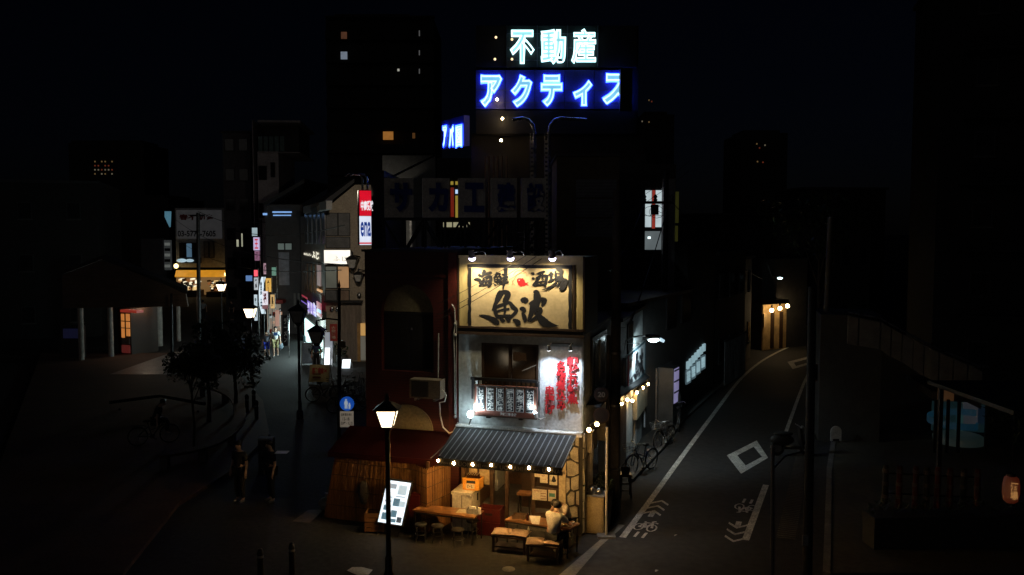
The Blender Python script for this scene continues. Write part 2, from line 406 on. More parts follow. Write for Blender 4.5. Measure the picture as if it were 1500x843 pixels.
# flat manhole cover and litter on the asphalt
q = thing('manhole_cover', 'rusty square iron cover let into the asphalt left of the rubbish bags', 'manhole cover', G(450, 760))
b = MB(); b.hexa([G(428, 764, .005), G(452, 747, .005), G(474, 747, .005), G(454, 766, .005), G(428, 764, .02), G(452, 747, .02), G(474, 747, .02), G(454, 766, .02)]); b.build('cover', mat('rusty_iron', (.16, .12, .08), .7, .5, 5, .5), q)
q = thing('manhole_cover', 'small round pale cover in the asphalt in front of the dining table', 'manhole cover', G(745, 834))
MB().lathe(G(745, 834, .004), [(.15, 0), (.14, .012), (.0, .013)], 14).build('cover', concrete, q)
b = MB(); pts = [(508, 836), (516, 831), (530, 831), (546, 835), (540, 842), (524, 843)]
b.add([G(x, y, .012 + random.uniform(0, .05)) for x, y in pts] + [G(528, 836, .07)], [(i, (i + 1) % 6, 6) for i in range(6)])
tag(b.build('paper_sheet', white), 'crumpled white paper sheet lying on the asphalt left of the lamp post foot', 'paper')
for k, (x, y) in enumerate(((964, 768), (988, 785), (962, 837))):
    p = G(x, y, .006); q = thing('paper_scrap', ['white paper scrap nearest the left bicycle marking', 'tiny paper scrap on the asphalt in the middle of the road', 'paper scrap on the road close to the bottom edge'][k], 'litter', p, 0, 'paper scraps on the road')
    MB().add([p + Vector((random.uniform(-.05, .05) + .06 * math.cos(i * 1.26), .05 * math.sin(i * 1.26), random.uniform(0, .03))) for i in range(5)], [(0, 1, 2), (0, 2, 3), (0, 3, 4)]).build('scrap', white, q)
# ---------------------------------------------------------------- figures
def person(label, loc, rz, pose='stand', top='white', tc=(.6, .6, .6), bot='dark', bc=(.03, .03, .035), h=1.7, group=None, arms=None, lean=0., headdrop=0., shorts=False, bag=None):
    k = h / 1.7; t = thing('person', label, 'person', loc, rz, group); J = {}
    S = lambda x, y, z: Vector((x * k, y * k, z * k))
    if pose == 'sit':
        hipz = .53; J['pel'] = S(0, 0, hipz); tl = lean
    else:
        hipz = .92; J['pel'] = S(0, 0, hipz); tl = lean
    up = lambda d, x=0., y=0.: S(x, y * math.cos(tl) + d * math.sin(tl), hipz + d * math.cos(tl) - y * math.sin(tl))
    J['sp'] = up(.2); J['ch'] = up(.38); J['nk'] = up(.53); J['nk2'] = up(.58, 0, .02 + headdrop * .3)
    J['hd'] = up(.66 - headdrop * .5, 0, .05 + headdrop); J['ht'] = up(.75 - headdrop * .7, 0, .05 + headdrop * 1.3); J['nose'] = up(.655 - headdrop * .9, 0, .155 + headdrop); J['chin'] = up(.6 - headdrop * .9, 0, .1 + headdrop)
    R = {'pel': .125, 'sp': .115, 'ch': .13, 'nk': .06, 'nk2': .052, 'hd': .085, 'ht': .07, 'nose': .016, 'chin': .035}
    E = [('pel', 'sp'), ('sp', 'ch'), ('ch', 'nk'), ('nk', 'nk2'), ('nk2', 'hd'), ('hd', 'ht'), ('hd', 'nose'), ('hd', 'chin')]
    for s, n in ((-1, 'l'), (1, 'r')):
        J['ear' + n] = J['hd'] + S(s * .085, -.01, 0); R['ear' + n] = .018; E.append(('hd', 'ear' + n))
        J['sh' + n] = up(.46, s * .175); R['sh' + n] = .065; E.append(('ch', 'sh' + n))
        if arms and n in arms: el, wr = S(*arms[n][0]), S(*arms[n][1])
        else: el, wr = up(.18, s * .25, -.02), up(-.06, s * .27, .06)
        J['el' + n], J['wr' + n] = el, wr; R['el' + n] = .045; R['wr' + n] = .03
        d = (wr - el).normalized(); sd = Vector((1, 0, 0)) if abs(d.x) < .7 else Vector((0, 1, 0)); dn = d.cross(sd).normalized(); sd = dn.cross(d).normalized()
        if bag is None or True:
            J['pa' + n] = wr + d * .06 * k; R['pa' + n] = (.036, .02); E += [('sh' + n, 'el' + n), ('el' + n, 'wr' + n), ('wr' + n, 'pa' + n)]
            for fi, (o_, L) in enumerate(((-.03, .07), (-.01, .085), (.01, .08), (.03, .06))):
                a, e = 'f%d%s' % (fi, n), 'g%d%s' % (fi, n)
                J[a] = wr + d * .1 * k + sd * o_ * k; J[e] = J[a] + d * L * .7 * k + dn * .035 * k; R[a] = .0095; R[e] = .008; E += [('pa' + n, a), (a, e)]
            J['t' + n] = wr + d * .05 * k - sd * .05 * k; J['u' + n] = J['t' + n] + d * .05 * k - sd * .005 * k; R['t' + n] = .011; R['u' + n] = .009; E += [('wr' + n, 't' + n), ('t' + n, 'u' + n)]
        J['hp' + n] = S(s * .09, 0, hipz - .03)
        if pose == 'sit': J['kn' + n], J['an' + n], J['to' + n] = S(s * .13, .42, .5), S(s * .13, .36, .09), S(s * .14, .52, .03)
        elif pose == 'walk': J['kn' + n], J['an' + n], J['to' + n] = S(s * .09, .1 * s + .05, .48), S(s * .08, .2 * s - .06, .09), S(s * .09, .2 * s + .08, .03)
        else: J['kn' + n], J['an' + n], J['to' + n] = S(s * .1, .02, .48), S(s * .1, -.02, .08), S(s * .11, .13, .03)
        R.update({'hp' + n: .09, 'kn' + n: .058, 'an' + n: .04, 'to' + n: .035}); E += [('pel', 'hp' + n), ('hp' + n, 'kn' + n), ('kn' + n, 'an' + n), ('an' + n, 'to' + n)]
    sc = lambda r: (r[0] * k, r[1] * k) if isinstance(r, tuple) else r * k
    skin('body', {q: (J[q], sc(R[q])) for q in J}, E, skin_m, t, 'pel')
    # shirt with short sleeves, then trousers, shoes and hair
    c = {q: (J[q], R[q] * 1.22 * k) for q in ('pel', 'sp', 'ch', 'shl', 'shr')}; c['nk'] = (J['ch'].lerp(J['nk'], .75), .075 * k)
    for n in 'lr': c['m' + n] = (J['sh' + n].lerp(J['el' + n], .85), .062 * k)
    skin('shirt', c, [('pel', 'sp'), ('sp', 'ch'), ('ch', 'nk'), ('ch', 'shl'), ('ch', 'shr'), ('shl', 'ml'), ('shr', 'mr')], fabric(top, tc), t, 'pel')
    c = {'pel': (J['pel'] - S(0, 0, .01), .14 * k)}; e = []
    for n in 'lr':
        c['hp' + n] = (J['hp' + n], .105 * k); c['kn' + n] = (J['kn' + n], .078 * k); e += [('pel', 'hp' + n), ('hp' + n, 'kn' + n)]
        if not shorts: c['an' + n] = (J['an' + n] + S(0, 0, .02), .06 * k); e.append(('kn' + n, 'an' + n))
    skin('trousers', c, e, fabric(bot, bc), t, 'pel')
    for n in 'lr':
        skin('shoe', {'a': (J['an' + n] - S(0, .03, .035), .05 * k), 'b': (J['to' + n] + S(0, .03, 0), .042 * k)}, [('a', 'b')], fabric('shoe', (.2, .2, .2)), t, 'a')
    hm = MB(); c = J['hd'].lerp(J['ht'], .55) + Vector((0, -.03 * k, .008 * k)); hm.ball(c, .104 * k, (.92, 1.02, 1), 12, 8, .05); hm.build('hair', hair_m, t, True)
    return t
# ---------------------------------------------------------------- bicycle
def bicycle(label, loc, rz, fm, basket=True, group='parked bicycles'):
    t = thing('bicycle', label, 'bicycle', loc, rz, group)
    for x in (-.52, .52):
        w = MB(); w.tube([(x + .3 * math.cos(q), 0, .33 + .3 * math.sin(q)) for q in [2 * math.pi * i / 20 for i in range(20)]], .012, 4, True)
        wh = w.build('wheel', steel, t, True)
        ty = MB().tube([(x + .32 * math.cos(q), 0, .33 + .32 * math.sin(q)) for q in [2 * math.pi * i / 20 for i in range(20)]], .021, 5, True); ty.build('tyre', rubber, wh, True)
        sp = MB()
        for i in range(12):
            q = 2 * math.pi * i / 12; sp.cyl((x, .02 * (-1) ** i, .33), (x + .3 * math.cos(q), 0, .33 + .3 * math.sin(q)), .003, n=3, caps=False)
        sp.cyl((x, -.05, .33), (x, .05, .33), .02, n=6); sp.build('spokes', steel, wh, True)
        mg = MB()
        for sg in (-1, 1): mg.add([(x + .37 * math.cos(q), sg * .026, .33 + .37 * math.sin(q)) for q in [math.pi * (.1 + .8 * i / 8) for i in range(9)]], [])
        mg.f += [(i, i + 1, 10 + i, 9 + i) for i in range(8)]; mg.sm += [True] * 8; mg.build('mudguard', fm, t, True)
    f = MB(); f.tube([(.36, 0, .78), (.05, 0, .42), (-.05, 0, .28)], .019); f.cyl((-.05, 0, .28), (-.2, 0, .78), .016); f.cyl((.38, 0, .68), (-.12, 0, .5), .014)
    for s in (-.05, .05): f.cyl((-.05, s * .6, .28), (-.52, s, .33), .009); f.cyl((-.16, s * .4, .66), (-.52, s, .33), .008)
    f.build('frame', fm, t, True)
    k = MB(); k.tube([(.34, 0, .9), (.4, 0, .66), (.42, .05, .6), (.52, .05, .33)], .013); k.tube([(.42, -.05, .6), (.52, -.05, .33)], .013); k.build('fork', fm, t, True)
    h = MB(); h.tube([(.1, -.28, .97), (.27, -.22, 1.0), (.34, 0, .93), (.27, .22, 1.0), (.1, .28, .97)], .012); h.build('handlebar', steel, t, True)
    for s in (-1, 1): MB().cyl((.07, s * .285, .965), (.18, s * .262, .985), .018).build('grip', rubber, t, True)
    sd = MB(); sd.ball((-.22, 0, .84), .13, (1.05, .7, .32), 10, 6); sd.cyl((-.2, 0, .75), (-.215, 0, .82), .013); sd.build('saddle', rubber, t, True)
    c = MB(); c.lathe((0, 0, 0), [(.09, -.004), (.09, .004)], 12); c.v = [Vector((v.x - .05, v.z + .04, v.y + .28)) for v in c.v]
    c.cyl((-.05, .06, .28), (.06, .06, .16), .009); c.cyl((-.05, -.06, .28), (-.16, -.06, .4), .009); c.build('crankset', steel, t, True)
    for x, s, z in ((.06, .1, .16), (-.16, -.1, .4)): MB().box(x - .04, s - .04, z - .012, x + .04, s + .04, z + .012).build('pedal', rubber, t, True)
    if basket:
        b = MB(); n = 8
        for i in range(5):
            z = .74 + i * .055; r = .13 + i * .012
            b.tube([(.56 + sx * r, sy * (r + .03), z) for sx, sy in ((-1, -1), (1, -1), (1, 1), (-1, 1))], .005, 3, True)
        for sx in (-1, -.33, .33, 1):
            for sy in (-1, 1): b.cyl((.56 + sx * .13, sy * .16, .74), (.56 + sx * .178, sy * .208, .96), .004, n=3); b.cyl((.56 + sy * .13, sx * .16, .74), (.56 + sy * .178, sx * .208, .96), .004, n=3)
        b.build('basket', steel, t, True)
    r = MB()
    for s in (-.07, 0, .07): r.cyl((-.26, s, .7), (-.72, s, .7), .006, n=4)
    for s in (-.07, .07): r.cyl((-.5, s, .7), (-.52, s, .33), .005, n=4)
    r.build('rear_rack', steel, t, True)
    MB().tube([(-.5, .06, .3), (-.46, .17, .01)], .009).build('kickstand', steel, t, True)
    return t
# ---------------------------------------------------------------- the corner tavern
def fb(name, m, parent, a0, z0, a1, z1, o0, o1, pl=PF): return MB().pbox(pl, a0, z0, a1, z1, o0, o1).build(name, m, parent)
TAV = thing('tavern_building', 'pale two storey corner tavern with stone faced corner and open ground floor', 'building', C0)
# upper wall with a real window opening, a -3.24..0
wz0, wz1, wa0, wa1 = 3.3, 4.72, -2.63, -1.13
w = MB()
for r in ((-3.24, 2.62, wa0, 5.0), (wa1, 2.62, -.02, 5.0), (wa0, 2.62, wa1, wz0), (wa0, wz1, wa1, 5.0)): w.pbox(PF, *r, -.2, 0)
w.build('wall', plaster, TAV)
MB().pbox(PS, .0, 2.62, 5.5, 5.0, -.2, 0).build('wall', plaster, TAV)
MB().pbox(PS, 5.503, .0, 12.6, 4.75, -.2, 0.).build('wall', plaster, TAV)
MB().pbox(PF, -3.24, 4.98, .0, 5.08, -5.5, .06).build('roof', darkgrey, TAV)
MB().pbox(PS, 5.56, 4.76, 12.65, 4.86, -3.2, .08).build('roof', darkgrey, TAV)
MB().pbox(PF, -3.24, 0, -3.04, 5, -12.6, -2.6).build('wall', plaster, TAV)
MB().pbox(PF, -3.24, 0, -.2, 4.7, -12.62, -12.45).build('wall', plaster, TAV)
fr = MB()
for r in ((wa0, wz0, wa0 + .06, wz1), (wa1 - .06, wz0, wa1, wz1), (wa0 + .06, wz1 - .06, wa1 - .06, wz1), (wa0 + .06, wz0, wa1 - .06, wz0 + .05), (-1.915, wz0 + .05, -1.845, wz1 - .06)): fr.pbox(PF, *r, -.12, -.02)
wi = fr.build('window', wood_d, TAV)
brown_glass = glass('brown_glass', (.05, .026, .012), .05)
fb('pane', brown_glass, wi, wa0 + .06, wz0 + .05, -1.915, wz1 - .06, -.09, -.07); fb('pane', brown_glass, wi, -1.845, wz0 + .05, wa1 - .06, wz1 - .06, -.09, -.07)
z4 = lambda x, y: (640 + x / 5.267, 480 + y / 5.267)
pp = [PF.loc(*z4(x, y)) for x, y in ((580, 190), (640, 195), (682, 202), (686, 262), (655, 258), (612, 266), (580, 258))]
MB().ppoly(PF, pp[::-1], -.068, -.064).build('paper_notice', mat('brown_paper', (.42, .25, .13), .8, .2, 5), wi)
MB().prism([PF.at(*z4(655, 332), -.06), PF.at(*z4(768, 286), -.06), PF.at(*z4(770, 292), -.06), PF.at(*z4(657, 338), -.06)], PF.n * .01).build('stay_rod', driftwood, wi)
MB().pbox(PF, -3.24, 2.5, -.0, 2.615, -.2, .16).build('ledge', white, TAV)
fb('cornice', wood_d, TAV, -3.24, 4.93, .03, 4.995, .0, .1)
# railing in front of the window
r = MB(); r.pbox(PF, -2.86, 3.79, -1.12, 3.86, .12, .19); r.pbox(PF, -2.8, 3.5, -1.14, 3.54, .13, .17)
for i in range(14): a = -2.8 + i * .125; r.pbox(PF, a, 3.35, a + .03, 3.79, .14, .16)
for a in (-2.84, -1.14): r.pbox(PF, a, 3.3, a + .04, 3.79, .0, .16)
r.build('balcony_rail', black, TAV)
# side windows of the upper floor
sw = MB().ppx(PS, 868, 495, 889, 560, .0, .05).build('window', black, TAV); MB().ppx(PS, 872, 500, 886, 555, .05, .06).build('pane', glassm, sw)
MB().ppx(PS, 879, 498, 880.5, 558, .06, .075).build('mullion', greyp, sw)
MB().pbox(PS, .4, 3.15, 3.2, 3.2, .0, .35).build('window_ledge', darkgrey, TAV)
z7 = lambda x, y: (840 + x / 3.5125, 460 + y / 3.5125)
sw = MB().ppx(PS, *z7(283, 55), *z7(308, 185), 0, .05).build('window', darkgrey, TAV); MB().ppx(PS, *z7(288, 62), *z7(304, 178), .05, .06).build('pane', glassm, sw)
# ground floor: open entry, back room, corner pier
fb('floor_slab', concrete_d, TAV, -3.2, 0, -.15, .1, -3.4, -.02)
roomw = mat('brown_room_wall', (.13, .07, .035), .8, .35, 2, .2)
fb('back_wall', roomw, TAV, -3.1, .1, -.2, 2.45, -3.5, -3.4); fb('room_wall', roomw, TAV, -.5, .1, -.4, 2.45, -3.4, -.1)
fb('ceiling', wood_d, TAV, -3.2, 2.42, -.15, 2.5, -3.4, -.02)
fb('room_wall', roomw, TAV, -3.2, .1, -3.1, 2.42, -3.4, -.05)
cream_l = mat('cream_render', (.5, .42, .28), .8, .2, 2, .3)
fb('jamb', cream_l, TAV, -.6, 0, -.43, 2.5, -.2, .0)
fb('pier', mortar, TAV, -.43, 0, -.0, 2.5, -.25, -.0)
# crazy-paving stones on the pier, front and round the corner
zs = lambda x, y: (640 + x / 6.486, 640 + y / 6.486)
ST = [[(1172, 70), (1240, 20), (1310, 5), (1308, 75), (1262, 112), (1220, 100)], [(1318, 0), (1352, 0), (1352, 90), (1318, 82)],
      [(1176, 118), (1222, 108), (1248, 160), (1262, 200), (1240, 214), (1205, 180)], [(1262, 122), (1300, 92), (1350, 104), (1350, 240), (1320, 235), (1272, 200)],
      [(1232, 228), (1280, 220), (1350, 262), (1352, 350), (1300, 375), (1240, 372)], [(1230, 385), (1262, 395), (1268, 500), (1232, 540)],
      [(1278, 388), (1352, 362), (1352, 495), (1300, 510), (1275, 495)], [(1240, 560), (1275, 515), (1312, 525), (1312, 640), (1262, 655), (1242, 610)],
      [(1325, 518), (1352, 508), (1352, 650), (1325, 640)], [(1245, 672), (1310, 655), (1340, 670), (1345, 760), (1290, 780), (1250, 740)],
      [(1252, 760), (1290, 792), (1345, 772), (1345, 850), (1260, 850)]]
for k, pg in enumerate(ST):
    pts = [PF.loc(*zs(x, y)) for x, y in pg]
    ar = sum(pts[i][0] * pts[(i + 1) % len(pts)][1] - pts[(i + 1) % len(pts)][0] * pts[i][1] for i in range(len(pts)))
    if ar < 0: pts = pts[::-1]
    ca, cz = sum(q_[0] for q_ in pts) / len(pts), sum(q_[1] for q_ in pts) / len(pts); pts = [(ca + (a - ca) * .93, cz + (z - cz) * .95) for a, z in pts]
    MB().ppoly(PF, [(min(a, -.015), max(.02, min(2.49, z))) for a, z in pts], .0, .03 + random.uniform(0, .02)).build('stone', stone_m, TAV)
z = .05
while z < 2.3:
    h = random.uniform(.28, .42); s = random.uniform(.12, .2)
    for a0, a1 in ((.02, s), (s + .03, .38)):
        j = lambda: random.uniform(-.015, .015)
        MB().ppoly(PS, [(a0 + j(), z + j()), (a1 + j(), z + j()), (a1 + j(), z + h - .03 + j()), (a0 + j(), z + h - .03 + j())], .0, .03 + random.uniform(0, .02)).build('stone', stone_m, TAV)
    z += h
# gnarled trunk fixed to the corner
tk = MB(); tk.tube([PS.pt(.46, .02, .09), PS.pt(.44, .6, .1), PS.pt(.47, 1.2, .08), PS.pt(.43, 1.7, .1), PS.pt(.47, 2.15, .11), PS.pt(.4, 2.5, .1)], [.1, .085, .09, .075, .09, .06], 8); tk.build('trunk_post', driftwood, TAV)
# lower side wall
fb('side_wall', plaster, TAV, .55, 0, 5.5, 2.5, -.2, -.01, PS)
o = fb('side_window', wood_d, TAV, .75, .95, 1.9, 2.1, -.01, .03, PS); fb('pane', brown_glass, o, .82, 1.02, 1.83, 2.03, .03, .04, PS)
o = MB().ppx(PS, 907, 602, 917, 692, .0, .04).build('side_door', wood_d, TAV)
q = thing('duct_hood', 'cream hood box under the side bulbs beside the bicycles', 'box', PS.at(940, 590, .02)); MB().ppx(PS, 933.5, 577, 948, 594, .02, .16).build('hood', cream_l, q); MB().cyl(PS.at(944, 594, .09), PS.at(944, 626, .09), .03).build('pipe', white, q)
MB().ppx(PS, 931, 588, 932.5, 655, .0, .06).build('door_frame', white, TAV)
o = fb('side_window', darkgrey, TAV, 9.0, .9, 10.4, 2.0, .0, .04, PS); fb('pane', glassm, o, 9.1, 1., 10.3, 1.9, .04, .05, PS)
# sliding doors with glass
for a in (-2.42, -2.02, -1.32, -.64): fb('door_post', wood_d, TAV, a, .1, a + .08, 2.42, -.16, -.06)
fb('door_head', wood_d, TAV, -3.04, 2.2, -.6, 2.3, -.155, -.065)
fb('door_rail', wood_d, TAV, -1.24, 1.02, -.64, 1.1, -.15, -.07); fb('door_rail', wood_d, TAV, -1.24, .1, -.64, .45, -.15, -.07)
# posters taped on the right-hand door
paper = mat('poster_paper', (.62, .56, .47), .7, .12, 3, .05)
def zp(x, y): return (640 + x / 6.486, 640 + y / 6.486)
for (x0, y0, x1, y1), ic in (((928, 305, 985, 385), 0), ((980, 330, 1052, 442), 1), ((1070, 350, 1142, 462), 2), ((906, 495, 1043, 610), 3), ((1058, 505, 1130, 618), 4)):
    o_ = -.05 if ic else -.056
    p = MB().ppx(PF, *zp(x0, y0), *zp(x1, y1), o_ - .004, o_).build('poster', paper, TAV)
    if ic == 3:
        letter('海鮮居酒屋', PF, (*zp(920, 507), *zp(1000, 525)), o_ + .003, mat('brown_ink', (.2, .05, .02)), p, bold=.02)
        for yy in (535, 560, 585): MB().ppx(PF, *zp(985, yy), *zp(1035, yy + 10), o_, o_ + .002).build('print_line', mat('brown_ink', (.2, .05, .02)), p)
    if ic == 2: MB().ppoly(PF, [PF.loc(*zp(x, y)) for x, y in ((1082, 430), (1095, 390), (1106, 372), (1118, 395), (1130, 430), (1106, 440))][::-1], o_, o_ + .002).build('print', ink, p)
    if ic == 4: MB().ppx(PF, *zp(1066, 535), *zp(1122, 575), o_, o_ + .002).build('print', mat('teal_ink', (.1, .3, .28)), p)
    if ic == 1:
        for yy in (345, 368, 372, 400, 420): MB().ppx(PF, *zp(995, yy), *zp(1035 - yy % 20, yy + 5), o_, o_ + .002).build('print_line', mat('brown_ink', (.2, .05, .02)), p)
# inside: counter, shelf, hanging pictures
q = thing('bar_counter', 'wooden bar counter inside the open tavern door', 'counter', PF.pt(-1.5, .1, -1.6))
fb('counter_top', wood, q, -2.0, 1.12, -.62, 1.18, -1.9, -1.35); fb('counter_front', wood_d, q, -1.98, .1, -.64, 1.12, -1.85, -1.45)
for x0, y0, x1, y1 in ((628, 295, 735, 372),):
    q = thing('picture_board', 'pale framed notice with dark sketch standing on the bar counter', 'notice', PF.at((x0 + x1) / 2 / 6.486 + 640, 640 + y1 / 6.486, -1.5))
    (a0, z1), (a1, z0) = PF.loc(*zp(x0, y0), -1.45), PF.loc(*zp(x1, y1), -1.45)
    z0 = 1.18
    fb('board', paper, q, a0, z0, a1, z1, -1.5, -1.48)
    MB().ppoly(PF, [(a0 + .24, z0 + .08), (a0 + .38, z0 + .06), (a0 + .4, z1 - .1), (a0 + .3, z1 - .04), (a0 + .27, z1 - .16)], -1.48, -1.477).build('print', ink, q)
q = thing('bar_stool', 'pale topped stool below the bar counter inside the tavern', 'stool', PF.pt(-1.75, .1, -.95))
fb('seat', wood, q, -1.92, .62, -1.55, .67, -1.1, -.78)
for a in (-1.9, -1.6):
    for o_ in (-1.08, -.82): fb('leg', black, q, a, .1, a + .035, .62, o_, o_ + .035)
for i, a in enumerate((-1.7, -1.05, -.85)):
    q = thing('plate_stack', ['small white saucer pile at the left of the bar counter', 'folded white napkins on the bar counter middle', 'white menu card lying at the right end of the bar counter'][i], ['saucers', 'napkins', 'menu card'][i], PF.pt(a, 1.18, -1.45))
    if i == 0: MB().lathe(PF.pt(a, 1.181, -1.5), [(.05, 0), (.07, .02), (.06, .05)], 10).build('saucers', white, q)
    else: fb('sheet', white, q, a - .06, 1.181, a + .08, 1.2 + .015 * (2 - i), -1.5, -1.4)
q = thing('pendant_lamp', 'small warm pendant lamp inside the tavern over the counter', 'lamp', PF.pt(-1.75, 2.42, -1.1))
MB().cyl(PF.pt(-1.75, 2.15, -1.1), PF.pt(-1.75, 2.42, -1.1), .006, n=4).build('cord', cable_m, q); MB().lathe(PF.pt(-1.75, 2.0, -1.1), [(.14, 0), (.1, .1), (.03, .16)], 12).build('lamp_shade', wood_d, q); MB().ball(PF.pt(-1.75, 2.0, -1.1), .04, (1, 1, 1), 8, 6).build('bulb', bulb_e, q); light('lamp', 'POINT', PF.pt(-1.75, 1.9, -1.1), 17, (1, .6, .26), q, .05)
# cream pantry window on the left behind the freezer
o = fb('pantry_window', wood_d, TAV, -3.04, 1.0, -2.42, 2.18, -.2, -.1)
fb('pane', mat('cream_blind', (.55, .43, .25), .8, .2, 2, .1), o, -3.0, 1.05, -2.78, 2.15, -.1, -.09); fb('pane', mat('cream_blind', (.5, .4, .25)), o, -2.72, 1.05, -2.45, 2.15, -.1, -.09)
# ---------------------------------------------------------------- lit billboard over the upper floor
BB = thing('billboard', 'cream lit billboard with black brush lettering on the tavern roof edge', 'billboard', PF.pt(-1.6, 5.0, 0))
fb('box', cream, BB, -3.23, 5.085, .03, 6.9, -1.6, .02)
MB().pbox(PS, -.0, 5.09, 1.6, 6.9, .031, .045).build('side_shade_sheet', darkgrey, BB)  # added dark sheet: the side's shade is put into its colour
for a in (-3.23, -.0): fb('edge_trim', wood_d, BB, a - .012, 5.09, a + .03, 6.92, .02, .05)
fb('edge_trim', cream, BB, -3.2, 6.86, -.01, 6.93, .02, .08)
fb('box_foot', wood_d, BB, -3.2, 5.09, .0, 5.14, .022, .09)
z3 = lambda x, y: (640 + x / 6.0208, 360 + y / 6.0208)
(a0, z1), (a1, z0) = PF.loc(*z3(277, 160)), PF.loc(*z3(1196, 770))
fb('panel', paper_c, BB, a0, z0, a1, z1, .02, .055)
bw = .1
for r in ((a0, z1 - bw, a1, z1), (a0, z0, a1, z0 + bw), (a0, z0 + bw, a0 + bw, z1 - bw), (a1 - bw, z0 + bw, a1, z1 - bw)):
    n = 14; hor = (r[2] - r[0]) > (r[3] - r[1]); L = (r[2] - r[0]) if hor else (r[3] - r[1]); t = (r[3] - r[1]) if hor else (r[2] - r[0])
    up = [(L * i / n, t + random.uniform(-.018, .01)) for i in range(n + 1)]; dn = [(L * i / n, random.uniform(-.006, .014)) for i in range(n + 1)]
    ring = dn + up[::-1]; ring = [(x, min(max(y, 0.002), t)) for x, y in ring]
    MB().ppoly(PF, [(r[0] + x, r[1] + y) if hor else (r[0] + t - y, r[1] + x) for x, y in ring], .055, .06).build('border', ink, BB)
fb('side_batten', wood_d, BB, a1 + .03, z0, a1 + .06, z1, .02, .06)
b3 = lambda x, y, l: PF.at(*z3(x, y), .062 + l)
